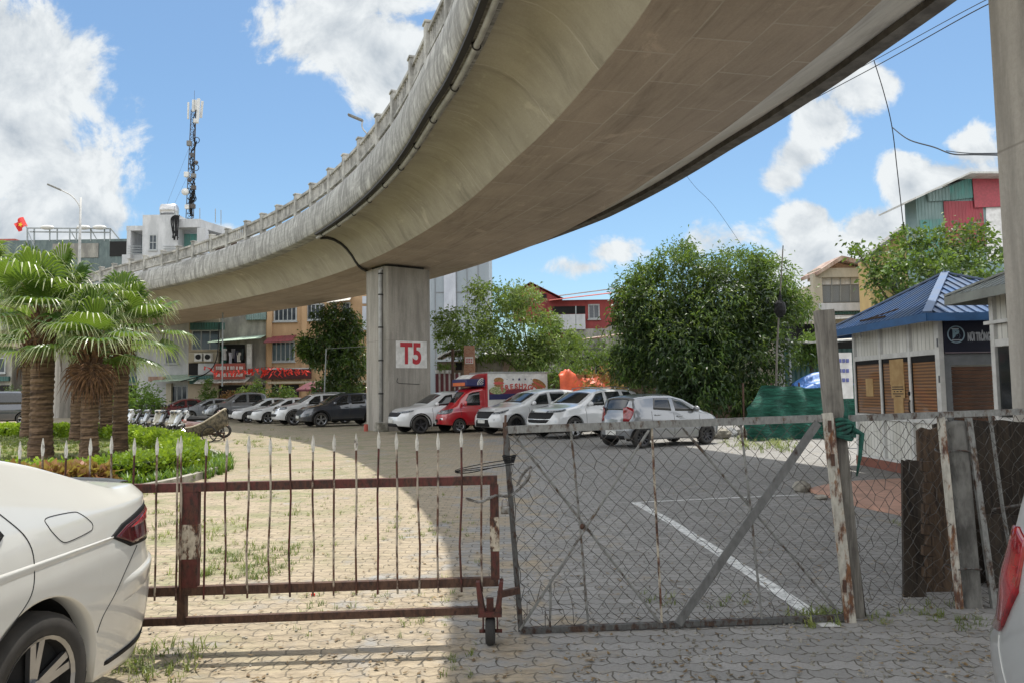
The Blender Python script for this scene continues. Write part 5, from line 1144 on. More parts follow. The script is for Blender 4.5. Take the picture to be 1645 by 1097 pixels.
# ---------------------------------------------------------------- vegetation
rng = np.random.default_rng(5)
def leafquads(P, D, L, W, droop=.0):
    """rhombic leaves at points P pointing along D"""
    n = len(P); D = D/np.linalg.norm(D, axis=1, keepdims=True); r = rng.normal(size=(n, 3)); S = np.cross(D, r); S /= np.linalg.norm(S, axis=1, keepdims=True)+1e-9
    L = L*rng.uniform(.65, 1.25, (n, 1)); W = W*rng.uniform(.7, 1.2, (n, 1)); mid = P+D*L*.5; tip = P+D*L; tip[:, 2] -= (L[:, 0]*droop)
    V = np.stack([P, mid+S*W/2, tip, mid-S*W/2], 1).reshape(-1, 3)
    return V, [(4*i, 4*i+1, 4*i+2, 4*i+3) for i in range(n)]
def crown_points(blobs, nclump, shell=.55, lo=-1.0):
    w = np.array([b[3]*b[4]*b[5] for b in blobs])**(2/3); idx = rng.choice(len(blobs), nclump, p=w/w.sum()); B = np.array(blobs)
    d = rng.normal(size=(nclump, 3)); d /= np.linalg.norm(d, axis=1, keepdims=True); d[:, 2] = np.where(d[:, 2] < lo, -d[:, 2], d[:, 2])
    r = shell+(1-shell)*rng.random((nclump, 1))**.6; r = r*(1+.10*rng.normal(size=(nclump, 1)))
    return B[idx, :3]+d*r*B[idx, 3:6], d
def foliage(name, blobs, nclump, per, spread, L, W, mat, parent, droop=.3, shell=.5, bias=.5):
    C, d = crown_points(blobs, nclump, shell); P = np.repeat(C, per, 0)+rng.normal(size=(nclump*per, 3))*spread*rng.uniform(.3, 1.2, (nclump, 1)).repeat(per, 0)
    D = np.repeat(d, per, 0)*bias+rng.normal(size=(nclump*per, 3))*.7+np.array([0, 0, .25-droop])
    V, F = leafquads(P, D, L, W, droop); finish(name, V, F, mat, parent); return C
def limbs(parent, base, r, H, targets, mat, name='trunk', lean=(0, 0), forks=3):
    b = MB(); base = Vector(base); top = base+Vector((lean[0], lean[1], H)); pts = [base-Vector((0, 0, .1)), base.lerp(top, .35)+Vector((random.uniform(-.06, .06), random.uniform(-.06, .06), 0)), base.lerp(top, .7)+Vector((random.uniform(-.08, .08), 0, 0)), top]
    b.tube(smoothpts(pts, 4), [r*1.35-(r*.65)*i/12 for i in range(13)], 9)
    for k, t in enumerate(targets):
        t = Vector(t); s0 = base.lerp(top, .55+.45*((k*.37) % 1)); mid = s0.lerp(t, .5)+Vector((random.uniform(-.25, .25), random.uniform(-.25, .25), random.uniform(-.1, .25))); rr = r*.42
        P_ = smoothpts([s0, mid, t], 5); b.tube(P_, [rr*(1-.85*i/10) for i in range(11)], 6)
    b.build(name, mat, parent, True)
M['bark'] = flat('bark', (.13, .105, .08), .95, c2=(.05, .04, .03), scale=9, bump=.9, stretch=(1, 1, .35))
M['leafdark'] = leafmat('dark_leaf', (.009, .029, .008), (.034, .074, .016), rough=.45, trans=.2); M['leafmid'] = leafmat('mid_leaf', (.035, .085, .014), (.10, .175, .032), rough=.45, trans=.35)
M['leaflight'] = leafmat('light_leaf', (.10, .15, .045), (.22, .28, .10), trans=.4); M['leafmango'] = leafmat('glossy_leaf', (.016, .045, .010), (.055, .095, .02), rough=.3, trans=.2)  # light leaf also serves as painted sun highlights on outer crowns
M['hedgeleaf'] = leafmat('yellow_green_leaf', (.13, .24, .012), (.30, .40, .018), trans=.4); M['redleaf'] = leafmat('copper_leaf', (.26, .085, .04), (.32, .17, .07), trans=.35)
M['weed'] = leafmat('weed_leaf', (.05, .13, .018), (.13, .23, .03), trans=.4); M['whitish'] = leafmat('pale_blossom', (.42, .44, .36), (.55, .56, .48), trans=.3)
M['grass'] = leafmat('grass_blade', (.09, .14, .025), (.25, .26, .09), trans=.3); M['dry'] = leafmat('dry_leaf', (.12, .07, .03), (.27, .19, .10), trans=.1)

def tree(label, name='tree', loc=None, blobs=None, r=.16, H=2., layers=(), lean=(0, 0), ntgt=9, group=None, cat='tree'):
    t = thing(name, label, cat, loc, group); loc = Vector(loc)
    tg = []
    for i, bl in enumerate(blobs[:ntgt]): tg.append((bl[0], bl[1], bl[2]))
    limbs(t, loc, r, H, tg, M['bark'], lean=lean)
    for (nm, bs, nc, per, sp_, L, W, mt, dr, sh) in layers: foliage('crown', bs, nc, per, sp_, L, W, mt, t, dr, sh)
    return t
def blob(px, py, Y, rx, ry, rz):       # crown mass seen at a photo pixel; radii in metres
    c = at(px, py, Y); return (c.x, c.y, c.z, rx, ry, rz)
# big dense tree in the middle
D = [blob(1090, 560, 27.2, 2.1, 1.9, 1.5), blob(1190, 560, 27.6, 1.8, 1.7, 1.5), blob(1040, 500, 27.6, 1.3, 1.5, 1.1), blob(1135, 490, 27.6, 1.7, 1.6, 1.3), blob(1225, 490, 27.8, 1.3, 1.4, 1.2), blob(1120, 625, 26.9, 1.7, 1.3, .8), blob(1215, 640, 27.2, 1.1, 1.1, .9), blob(1020, 575, 27.6, 1.0, 1.1, 1.0)]
Tt = [blob(1085, 425, 27.8, .95, 1.1, .75), blob(1170, 430, 28, 1.4, 1.3, .65), blob(1018, 465, 28, .7, 1, .7), blob(1240, 450, 28, .9, 1, .9), blob(1270, 490, 28, .75, .9, .6), blob(998, 505, 28, .35, .6, .4), blob(1100, 405, 28, .35, .5, .4), blob(1285, 505, 27.6, .5, .5, .25), blob(1215, 420, 28, .5, .6, .4), blob(1040, 440, 28, .6, .6, .5)]
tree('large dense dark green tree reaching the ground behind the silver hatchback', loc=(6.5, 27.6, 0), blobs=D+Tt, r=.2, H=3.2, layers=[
  ('crown', D, 2300, 14, .22, .23, .07, M['leafdark'], .35, .12), ('crown', D+Tt, 520, 12, .20, .20, .06, M['leafmid'], .35, .75), ('crown', Tt, 760, 12, .17, .19, .055, M['leafmid'], .3, .3), ('crown', D+Tt, 620, 10, .17, .18, .05, M['leaflight'], .3, .9)])  # dark inner leaves paint the core shade, pale outer leaves the sunlit highlights
# airy light tree left of centre
A = [blob(745, 520, 38, 1.5, 1.6, .75), blob(800, 480, 38.5, 1.3, 1.4, .75), blob(835, 480, 38.5, 1.1, 1.3, .6), blob(840, 530, 38, 1.9, 1.7, .9), blob(890, 548, 38, 1.3, 1.4, .6), blob(770, 560, 37.5, 1.6, 1.4, .55), blob(890, 560, 37.5, 1.2, 1.2, .6), blob(720, 545, 38, .6, .8, .6), blob(850, 580, 37, .9, .9, .6), blob(765, 462, 38.6, .35, .4, .3), blob(880, 515, 38.4, .5, .6, .4)]
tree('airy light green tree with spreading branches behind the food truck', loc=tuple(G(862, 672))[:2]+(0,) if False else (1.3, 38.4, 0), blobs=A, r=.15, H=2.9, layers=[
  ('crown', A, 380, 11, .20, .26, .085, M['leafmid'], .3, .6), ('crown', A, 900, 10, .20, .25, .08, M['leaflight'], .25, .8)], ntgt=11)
# mango tree by the parked cars
Mg = [blob(535, 515, 46, 1.2, 1.2, 1.0), blob(525, 560, 46, 1.8, 1.5, 1.2), blob(560, 580, 46, 1.2, 1.2, 1.2), blob(540, 625, 46, 1.5, 1.3, .9), blob(495, 560, 46, .7, .8, .6), blob(565, 530, 46, .7, .8, .9)]
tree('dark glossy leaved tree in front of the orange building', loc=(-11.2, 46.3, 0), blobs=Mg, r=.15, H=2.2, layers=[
  ('crown', Mg, 900, 11, .18, .30, .10, M['leafmango'], .35, .4), ('crown', Mg, 260, 9, .16, .28, .08, M['leafmid'], .3, .85)])  # lighter outer leaf layer paints highlights onto the dark crown
# tree behind the kiosks
Rt = [blob(1440, 440, 22, .95, 1.0, .6), blob(1490, 400, 22.5, 1.05, 1.1, .6), blob(1545, 400, 22.5, 1.0, 1.1, .65), blob(1580, 440, 22, 1.0, 1, .7), blob(1500, 440, 22, 1.3, 1.2, .6), blob(1395, 405, 22, .45, .4, .18), blob(1375, 400, 22, .25, .3, .12), blob(1430, 470, 22, .6, .6, .35), blob(1560, 375, 22.6, .6, .6, .35), blob(1415, 430, 22, .5, .5, .3), blob(1455, 385, 22.3, .5, .5, .3)]
tree('open branched green tree rising behind the blue kiosk roof', loc=(13.2, 22.5, 0), blobs=Rt, r=.16, H=3.0, layers=[
  ('crown', Rt, 330, 10, .14, .17, .085, M['leafmid'], .2, .45), ('crown', Rt, 180, 9, .15, .16, .08, M['leafdark'], .2, .3), ('crown', Rt, 70, 8, .12, .16, .08, M['leaflight'], .2, .9)], ntgt=11)
# shrubs and potted plants
def shrub(label, px, py, Y, rx, rz, m, n=150, L=.18, W=.06, name='shrub', cat='shrub', group=None, z0=None):
    c = at(px, py, Y); t = thing(name, label, cat, (c.x, c.y, 0), group); b = MB()
    for k in range(5): b.tube([(c.x+random.uniform(-.1, .1), Y, 0), (c.x+random.uniform(-.3, .3)*rx, Y+random.uniform(-.2, .2), c.z)], [.03, .01], 5)
    b.build('stem', M['bark'], t)
    foliage('foliage', [(c.x, c.y, c.z, rx, rx, rz), (c.x+rx*.5, c.y, c.z-rz*.4, rx*.6, rx*.6, rz*.6), (c.x-rx*.5, c.y, c.z-rz*.5, rx*.6, rx*.6, rz*.6)], n, 10, .13, L, W, m, t, .25, .3); return t
shrub('rounded bamboo like shrub in front of the white house behind the palms', 222, 640, 43, 1.35, .95, M['weed'], 260, .26, .07)
for i, (px, py, w, h, m, lab) in enumerate(((335, 628, .55, 1.1, M['leafmid'], 'tall narrow shrub left of the shopfront planting'), (368, 640, .5, .6, M['redleaf'], 'copper leaved shrub under the red sign panel'), (388, 636, .6, .8, M['leaflight'], 'pale leaved shrub beside the copper one'),
    (412, 632, .6, 1.0, M['leafmid'], 'bushy shrub in front of the shop beam'), (440, 638, .6, .7, M['leafmango'], 'dark low shrub under the red bunting'), (462, 636, .6, .8, M['leafmid'], 'leafy shrub left of the maroon umbrella'))):
    shrub(lab, px, py, 54, w, h, m, 80, .22, .09, group='shrubs along the shopfronts')
for i, (px, py, Y, w, h, m, lab) in enumerate(((12, 640, 47, 1.8, 1.2, M['leafdark'], 'dark shrub in the shade at the far left'), (960, 560, 33, 1.3, .9, M['leafmid'], 'hanging leafy bush beside the rusty shed'), (965, 625, 31, .9, .9, M['redleaf'], 'brownish bush beside the orange tarpaulin'), (1305, 560, 29, .6, .6, M['leafmid'], 'light bush at the right foot of the dense tree'), (915, 600, 35, 1.3, .7, M['leafmid'], 'drooping bush below the airy tree'))):
    shrub(lab, px, py, Y, w, h, m, 150, .2, .06)
# clipped hedge
hp = [(-13, 12.5), (-9.8, 12.6), (-8.0, 13.0), (-7.1, 13.9), (-6.95, 15.4), (-7.5, 17.3), (-8.7, 19.6), (-10.2, 22.2), (-12.4, 25.2), (-15.3, 28.4), (-19.8, 31.2), (-27, 33.6), (-38, 35.5)]
H_ = smoothpts([(x, y, 0) for x, y in hp], 12)
def hedge(label, path, w, h, m, n, L=.06, W=.04, name='hedge'):
    t = thing(name, label, 'hedge', tuple(path[0])); P = np.array([tuple(p) for p in path]); seg = np.linalg.norm(P[1:]-P[:-1], axis=1); cum = np.concatenate([[0], np.cumsum(seg)])
    # more leaves where the hedge is near
    q = rng.random(n); s_ = cum[-1]*q**1.5; X_ = np.interp(s_, cum, P[:, 0]); Y_ = np.interp(s_, cum, P[:, 1]); d = np.stack([np.interp(s_+.1, cum, P[:, 0])-X_, np.interp(s_+.1, cum, P[:, 1])-Y_], 1); d /= np.linalg.norm(d, axis=1, keepdims=True)+1e-9
    # sample the box surface of the cross-section
    u = rng.random(n)*(w+2*h); off = np.where(u < h, -w/2, np.where(u < h+w, u-h-w/2, w/2)); z = np.where(u < h, u, np.where(u < h+w, h, u-h-w))
    off = off+rng.normal(size=n)*.035; z = z+rng.normal(size=n)*.04+.03*np.sin(s_*2.1)
    Pn = np.stack([X_-d[:, 1]*off, Y_+d[:, 0]*off, z], 1); Dn = np.stack([-d[:, 1]*np.sign(off)*.5, d[:, 0]*np.sign(off)*.5, np.full(n, .6)], 1)+rng.normal(size=(n, 3))*.6
    sc_ = (1+1.2*q)[:, None]; V, F = leafquads(Pn, Dn, L, W); Vr = V.reshape(-1, 4, 3); Vr = Vr[:, :1]+(Vr-Vr[:, :1])*sc_[:, :, None]
    finish('foliage', Vr.reshape(-1, 3), F, m, t)
    b = MB()
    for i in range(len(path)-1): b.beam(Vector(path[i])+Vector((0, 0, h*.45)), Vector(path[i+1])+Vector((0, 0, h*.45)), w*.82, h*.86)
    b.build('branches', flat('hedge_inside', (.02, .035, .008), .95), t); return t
hedge('clipped yellow green hedge curving round the palm bed', H_, .72, .44, M['hedgeleaf'], 50000, .07, .048)
hedge('low copper leaved hedge in front of the yellow green one', smoothpts([(-12, 11.7, 0), (-9.3, 11.7, 0), (-7.6, 11.95, 0), (-6.8, 12.6, 0)], 8), .6, .40, M['redleaf'], 5500, .09, .055)
# weeds outside the kerb
def tufts(name, label, pts, m, hmin, hmax, per=9, w=.008, kind='stuff', lean=.5, cat='grass'):
    V = []; F = []
    for (x, y, z, s_) in pts:
        for k in range(per):
            a = random.uniform(0, 2*math.pi); h = random.uniform(hmin, hmax)*s_; l = random.uniform(.1, lean)*h*1.6; dx_, dy_ = math.cos(a), math.sin(a); bx_, by_ = x+random.gauss(0, .03)*s_, y+random.gauss(0, .03)*s_
            ww = w*s_; i = len(V); p1 = (bx_+dx_*l*.35, by_+dy_*l*.35, z+h*.65); p2 = (bx_+dx_*l, by_+dy_*l, z+h)
            V += [(bx_-dy_*ww, by_+dx_*ww, z), (bx_+dy_*ww, by_-dx_*ww, z), (p1[0]+dy_*ww*.8, p1[1]-dx_*ww*.8, p1[2]), (p1[0]-dy_*ww*.8, p1[1]+dx_*ww*.8, p1[2]), p2]
            F += [(i, i+1, i+2, i+3), (i+3, i+2, i+4)]
    o = finish(name, V, F, m); return prop(o, label, cat, kind=kind)
random.seed(21)
pts = []
for k in range(520):
    t = random.random()**1.2; i = int(t*60)+6; p = H_[min(i, len(H_)-1)]; a = random.uniform(.5, .95)
    d = (H_[min(i+1, len(H_)-1)]-H_[max(i-1, 0)]).normalized(); pts.append((p.x+d.y*a, p.y-d.x*a, 0, random.uniform(.5, 1.4)))
tufts('weeds', 'bright green weeds growing along the kerb of the palm bed', pts, M['weed'], .08, .24, 12, .014)
pts = []
for (px0, px1, py0, py1, n, s_) in ((190, 330, 770, 800, 90, 1.), (200, 480, 780, 930, 420, .8), (330, 500, 700, 725, 220, .9), (340, 760, 740, 900, 520, .5), (190, 420, 900, 1097, 260, .8), (420, 780, 900, 1090, 160, .5), (380, 440, 690, 716, 60, 1.2)):
    for k in range(n):
        q = G(random.uniform(px0, px1), random.uniform(py0, py1))
        cl = math.sin(q.x*2.3+1)*math.sin(q.y*1.9)
        if cl > .05: pts.append((q.x, q.y, 0, s_*random.uniform(.5, 1.3)))
tufts('grass', 'sparse dry grass tufts sprouting between the paving blocks', pts, M['grass'], .03, .10, 9, .0045, lean=1.5)
pts = [(G(px+random.gauss(0, 16), py+random.gauss(0, 6))[:2]+(0, s_) if False else tuple(G(px+random.gauss(0, 16), py+random.gauss(0, 6)))[:2]+(0, s_)) for (px, py, s_, n) in ((1305, 995, .8, 22), (1060, 965, .5, 8), (1190, 970, .5, 8), (1340, 985, .6, 10), (1490, 985, .5, 14), (1560, 1000, .5, 12), (1245, 715, 1.4, 60), (1190, 712, 1.2, 40), (1420, 1000, .4, 10), (1450, 840, .5, 12)) for k in range(n)]
tufts('grass', 'green grass tufts at the foot of the mesh gate and fence', pts, M['grass'], .04, .12, 9, .0045, lean=1.2)
pts = [(random.uniform(-30, -8.5), random.uniform(14, 33), .05, random.uniform(.7, 1.3)) for k in range(5200)]
bedpath = [(p[0], p[1]) for p in bedS]
pts = [p for p in pts if p[0] < np.interp(p[1], [q[1] for q in bedpath], [q[0] for q in bedpath])-.4]
tufts('lawn_grass', 'short lawn grass under the palms', pts, M['grass'], .04, .10, 7, .012)
# leaf litter and grit
n = 3800; V = []; F = []
for k in range(n):
    px, py = random.uniform(150, 1640), 700+400*random.random()**1.3; q = G(px, py)
    if random.random() > .45+.55*(abs(math.sin(q.x*1.7)*math.sin(q.y*1.1+.5)) > .45): continue
    s_ = random.uniform(.006, .020)*(1+q.y/14); a = random.uniform(0, 6.28); i = len(V); z = .006+random.uniform(0, .008)
    V += [(q.x+math.cos(a+t)*s_*(1 if j % 2 else .5), q.y+math.sin(a+t)*s_*(1 if j % 2 else .5), z+(.006 if j == 1 else 0)) for j, t in enumerate((0, 1.57, 3.14, 4.71))]; F.append((i, i+1, i+2, i+3))
prop(finish('leaf_litter', V, F, M['dry']), 'dry leaves and bits scattered over the paving', 'litter', kind='stuff')
V = []; F = []; b = MB()
for k in range(700):
    q = G(random.choice((random.uniform(1380, 1640), random.uniform(1050, 1400), random.uniform(200, 1600))), random.uniform(960, 1090)); s_ = random.uniform(.004, .012); b.box((q.x, q.y, s_*.4), (s_*1.6, s_, s_), rz=random.uniform(0, 3), j=s_*.2)
prop(b.build('grit', M['kerb']), 'small stones and grit on the paving', 'grit', kind='stuff')

# ---------------------------------------------------------------- palms
M['palmtrunk'] = flat('palm_trunk', (.20, .125, .075), .95, c2=(.055, .032, .02), scale=3.2, bump=1., stretch=(.6, .6, 6), bscale=5)
M['palmleaf'] = leafmat('fan_leaf', (.028, .08, .013), (.065, .13, .024), rough=.3, trans=.4, tip=(.38, .40, .22))
M['petiole'] = flat('petiole', (.16, .20, .06), .6, c2=(.22, .15, .07), scale=3); M['husk'] = flat('dead_leaf_base', (.17, .085, .04), .95, c2=(.06, .03, .018), scale=7, bump=.8)
def fan(V, UV, F, h, d, up_, Rf, nseg, rnd):
    """fan blade: folded segments radiating from the hastula h about direction d, tips hanging"""
    side_ = d.cross(up_).normalized(); nrm = side_.cross(d).normalized(); spread = R(118)
    for k in range(nseg):
        a = -spread+2*spread*(k+.5)/nseg; dir_ = (d*math.cos(a)+side_*math.sin(a)); lift = .14*abs(math.sin(a)); Lk = Rf*(1-.28*(abs(a)/spread)**2)*rnd.uniform(.92, 1.08); da = spread/nseg*1.02
        across = (-d*math.sin(a)+side_*math.cos(a)); ts = (.05, .3, .55, .70, .85, 1.0); prevp = None
        hang = rnd.uniform(.75, 1.25)
        row = []
        for t in ts:
            p = h+dir_*(Lk*t if t < .66 else Lk*(.66+(t-.66)*.78))+nrm*(lift*t*Rf)
            if t > .58: p = p+Vector((0, 0, -1))*((t-.58)**1.3)*Rf*1.25*hang
            w = da*Lk*min(t, .48)*.92 if t <= .6 else da*Lk*.55*max(0, (1-t)/.45)*.5+.003
            row.append((p, w, t))
        i = len(V)
        for (p, w, t) in row:
            V.append(tuple(p-across*w)); V.append(tuple(p+nrm*w*.55)); V.append(tuple(p+across*w)); UV += [(0, t), (.5, t), (1, t)]
        for j in range(len(row)-1):
            F.append((i+3*j, i+3*j+1, i+3*j+4, i+3*j+3)); F.append((i+3*j+1, i+3*j+2, i+3*j+5, i+3*j+4))
def palm(label, x, y, H, r, nf, Rf, seed, dead=False, group='palms on the lawn'):
    rnd = random.Random(seed); t = thing('palm_tree', label, 'palm', (x, y, 0), group)
    b = MB(); prof = []; n = int(H/.07)
    for k in range(n+1):
        z = H*k/n; rr = r*(1.18-.22*min(1, z/.8)+.12*(z/H)**3)+(.022 if k % 2 else 0)*rnd.uniform(.5, 1.3); prof.append((rr, z))
    b.lathe(prof, (x, y, -.03), 'Z', 20); b.v = [(vx+rnd.gauss(0, .008), vy+rnd.gauss(0, .008), vz+rnd.gauss(0, .006)) for vx, vy, vz in b.v]; b.build('trunk', M['palmtrunk'], t, False)
    b = MB(); hd_ = H*.98
    for k in range(46):                                             # old leaf bases round the neck
        a = k*2.4+rnd.uniform(-.2, .2); zz = hd_-.55+.95*(k/46); rr = r*(1.0+.25*(1-k/46)); L_ = rnd.uniform(.18, .42); o_ = Vector((math.cos(a), math.sin(a), 0)); p0 = Vector((x, y, zz))+o_*rr*.75; p1 = p0+o_*L_*.45+Vector((0, 0, L_*.8)); b.beam(p0, p1, .085, .03)
    for k in range(26):
        a = rnd.uniform(0, 6.28); o_ = Vector((math.cos(a), math.sin(a), 0)); p0 = Vector((x, y, hd_-.3+rnd.uniform(-.2, .2)))+o_*r*1.1; b.tube([p0, p0+o_*.14+Vector((0, 0, -.12)), p0+o_*.16+Vector((0, 0, -rnd.uniform(.3, .75)))], [.02, .02, .006], 4)
    b.build('leaf_bases', M['husk'], t)
    V, UV, F = [], [], []; b = MB(); top = Vector((x, y, H+.2))
    for k in range(nf):
        f = (k+.5)/nf; el = R(86)-f*R(84)+rnd.uniform(-.2, .2); a = k*2.39996+rnd.uniform(-.25, .25); o_ = Vector((math.cos(a), math.sin(a), 0)); Lp = rnd.uniform(.65, 1.1)*Rf
        dr = (o_*math.cos(el)+Vector((0, 0, math.sin(el)))); p1 = top+dr*Lp*.6; p2 = top+dr*Lp+Vector((0, 0, -.12*math.cos(el))); b.tube([top+o_*.12, p1, p2], [.024, .015, .010], 5)
        d2 = (p2-p1).normalized(); d2 = (d2+Vector((0, 0, -.05))*math.cos(el)).normalized(); up_ = Vector((0, 0, 1)) if abs(d2.z) < .9 else -o_
        fan(V, UV, F, p2, (d2+Vector((rnd.uniform(-.25, .25), rnd.uniform(-.25, .25), rnd.uniform(-.1, .2)))).normalized(), up_, Rf*.88*rnd.uniform(.8, 1.1), 27, rnd)
    b.build('petioles', M['petiole'], t, True)
    finish('fronds', V, F, M['palmleaf'], t, uv=UV)
    if dead:
        V, UV, F = [], [], []
        for k in range(4):
            a = -1.6+k*.5; o_ = Vector((math.cos(a), math.sin(a), 0)); h = Vector((x, y, H-.2))+o_*r*1.3; fan(V, UV, F, h, (o_*.25+Vector((0, 0, -1))).normalized(), o_, .75, 18, rnd)
        finish('dead_frond', V, F, M['husk'], t, uv=UV)
    return t
palm('stout palm at the left edge with the broadest crown', -12.2, 19.4, 3.35, .26, 30, 1.4, 1)
palm('middle palm with a hanging brown dead frond below its crown', -10.5, 18.6, 2.5, .19, 22, 1.1, 2, dead=True)
palm('right palm of the front group whose crown reaches furthest right', -11.1, 21.2, 3.1, .19, 26, 1.3, 3)
palm('grey trunked palm standing behind the left edge palm', -19.3, 30.0, 3.4, .32, 24, 1.5, 4)
palm('thinner trunked palm between the two front left palms, further back', -16.0, 27.6, 3.1, .25, 22, 1.35, 5)
palm('palm behind the right palm, its trunk in shade', -15.3, 28.2, 2.7, .2, 20, 1.2, 6)
palm('tall palm reaching in from beyond the left edge', -16.4, 22.0, 4.4, .26, 26, 1.5, 8)
# ---------------------------------------------------------------- buildings
random.seed(31)
def wallmat(name, c, c2=None, scale=.9, lo=.38, hi=.68):
    s = NT(name); v = s.mapping((1, 1, .35)); n = s.noise(v, scale, 7, .68); f = s.noise(s.mapping(), 9, 5, .65); st = s.noise(s.mapping((3, 3, .18)), 1.6, 6, .7)
    c2 = c2 or tuple(x*.62 for x in c); col = s.mix(s.ramp(n, lo, hi), rgb(c2), rgb(c)); col = s.mix(s.ramp(st, .56, .74, 0, .55), col, tuple(x*.4 for x in c)+(1,)); col = s.mix(s.ramp(f, .4, .8, 0, .2), col, tuple(x*.5 for x in c)+(1,))
    s.out(col, .9); s.bump(f, .2, .02); return s.m
W_white = wallmat('whitewashed_wall', (.52, .53, .54), (.38, .39, .40)); W_white2 = wallmat('white_wall_blueish', (.46, .49, .54), (.36, .39, .44)); W_beige = wallmat('beige_wall', (.40, .34, .25), (.30, .25, .18)); W_grey = wallmat('stained_grey_render', (.33, .32, .28), (.17, .165, .15))
W_orange = wallmat('ochre_wall', (.46, .31, .18), (.38, .25, .14)); W_tower = wallmat('blue_grey_tower_wall', (.30, .34, .37), (.24, .28, .31), .3); W_red = wallmat('red_wall', (.30, .06, .055), (.20, .04, .04)); W_yel = wallmat('yellow_wall', (.52, .38, .17), (.44, .31, .14)); W_cream = wallmat('cream_wall', (.46, .41, .31), (.34, .31, .24))
M['paneglass'] = flat('window_glass', (.02, .028, .035), .08, c2=(.05, .06, .07), scale=1.5); M['wframe'] = flat('window_frame', (.36, .38, .38), .5); M['dgreen'] = corrug('dark_green_sheet', (.03, .12, .10), (.02, .07, .065), 30)
M['teal'] = corrug('teal_sheet', (.07, .26, .23), (.10, .20, .18), 34, bump=1.); M['tealgrey'] = corrug('grey_teal_sheet', (.20, .28, .27), (.14, .22, .21), 34, bump=1.); M['redsheet'] = corrug('red_sheet', (.33, .045, .06), (.26, .04, .05), 34, bump=1.)
M['redtile'] = flat('red_tile_sheet', (.36, .05, .065), .5, c2=(.26, .04, .05), scale=9); M['rustroof'] = corrug('rusty_sheet_roof', (.42, .33, .26), (.22, .12, .08), 26); M['paleroof'] = corrug('pale_sheet_roof', (.55, .55, .52), (.38, .36, .32), 26); M['redroof'] = corrug('red_sheet_roof', (.46, .10, .075), (.32, .07, .05), 26)
M['greencan'] = corrug('pale_green_canopy', (.45, .58, .47), (.30, .40, .32), 26); M['dark'] = flat('interior_shade', (.012, .012, .012), .9); M['rod'] = flat('steel_rod', (.28, .30, .30), .5, .5)  # near-black sheets paint the shade inside openings and sheds
GROUPED = None
def bld(label, Y, cat='building', name='building', x=0): return thing(name, label, cat, (x, Y, 0))
def wallbox(t, px0, px1, pytop, Y, depth, m, z0=0, pybot=None, name='wall'):
    a, c = at(px0, pytop, Y), at(px1, pytop, Y); zb = at(px0, pybot, Y).z if pybot else z0
    b = MB(); b.bx(a.x, c.x, Y, Y+depth, zb, (a.z+c.z)/2); return b.build(name, m, t)
def win(t, px0, py0, px1, py1, Y, bars=2, rows=1, glass=None, fr=None, w=.06, sill=True):
    a, c = at(px0, py1, Y), at(px1, py0, Y); x0, x1, z0, z1 = a.x, c.x, a.z, c.z; b = MB(); y = Y-.05
    for x in (x0, x1): b.bx(x-w/2, x+w/2, y, Y+.03, z0, z1)
    for z in (z0, z1): b.bx(x0-w/2, x1+w/2, y-.004, Y+.03, z-w/2, z+w/2)
    for k in range(1, bars): x = x0+(x1-x0)*k/bars; b.bx(x-w*.3, x+w*.3, y+.01, Y+.03, z0, z1)
    for k in range(1, rows): z = z0+(z1-z0)*k/rows; b.bx(x0, x1, y+.015, Y+.03, z-w*.3, z+w*.3)
    if sill: b.bx(x0-.12, x1+.12, Y-.16, Y+.02, z0-.14, z0-w/2-.002)
    o = b.build('window', fr or M['wframe'], t); b = MB(); b.bx(x0, x1, Y-.015, Y+.02, z0, z1); b.build('pane', glass or M['paneglass'], o); return o
def pbox(t, name, px0, py0, px1, py1, Y, d, m, proud=.0):      # box whose front face fills a photo rectangle
    a, c = at(px0, py1, Y-proud), at(px1, py0, Y-proud); b = MB(); b.bx(a.x, c.x, Y-proud, Y-proud+d, a.z, c.z); return b.build(name, m, t)
def canopy(t, name, px0, py0, px1, py1, Y, out, drop, m, th_=.05):   # sloping sheet from the wall outwards
    a, c = at(px0, py0, Y), at(px1, py1, Y); b = MB(); V = [(a.x, Y, a.z), (c.x, Y, c.z), (c.x, Y-out, c.z-drop), (a.x, Y-out, a.z-drop)]
    V += [(x, y, z-th_) for x, y, z in V]; b.add(V, [(0, 1, 2, 3), (7, 6, 5, 4), (0, 4, 5, 1), (1, 5, 6, 2), (2, 6, 7, 3), (3, 7, 4, 0)]); return b.build(name, m, t)

# white house with AC and teal awning
t = bld('white house with a grey window beside the beige house', 60.6, x=-27, name='house', cat='house'); wallbox(t, 222, 304, 490, 60.6, 8, W_white)
win(t, 267, 556, 285, 583, 60.6, 2); win(t, 276, 619, 301, 660, 60.6, 3, 1, w=.09, sill=False)
canopy(t, 'awning', 262, 602, 325, 600, 60.6, 1.8, .5, M['greencan']); pbox(t, 'awning_board', 238, 604, 262, 612, 60.6, .5, M['rustroof'], 1.5)
pbox(t, 'side_wall', 304, 602, 345, 616, 60.55, .6, M['dgreen'], .9); pbox(t, 'gate_post', 266, 615, 275, 660, 60.6, .3, W_cream, .3)
t = bld('beige house with a wide dark window under a dark green band', 60, x=-24, name='house', cat='house'); wallbox(t, 304, 352, 480, 60, 8, W_beige)
win(t, 309, 531, 352, 562, 60, 3, 1, w=.10); pbox(t, 'shutter_box', 305, 518, 357, 530, 60, .5, M['dgreen'], .45); pbox(t, 'ledge', 303, 561, 352, 565, 60, .5, W_beige, .4); pbox(t, 'balcony_wall', 303, 565, 350, 582, 60, .5, W_cream, .38)
for px in (312, 327):
    o = pbox(t, 'air_conditioner', px, 567, px+12, 580, 60, .4, M['framew'], .8); a = at(px+6, 573, 59.15); b = MB(); b.lathe([(.0, 0), (.21, 0), (.21, .04), (0, .04)], (a.x, 59.14, a.z), 'Y', 14); b.build('fan_grille', M['black'], o)
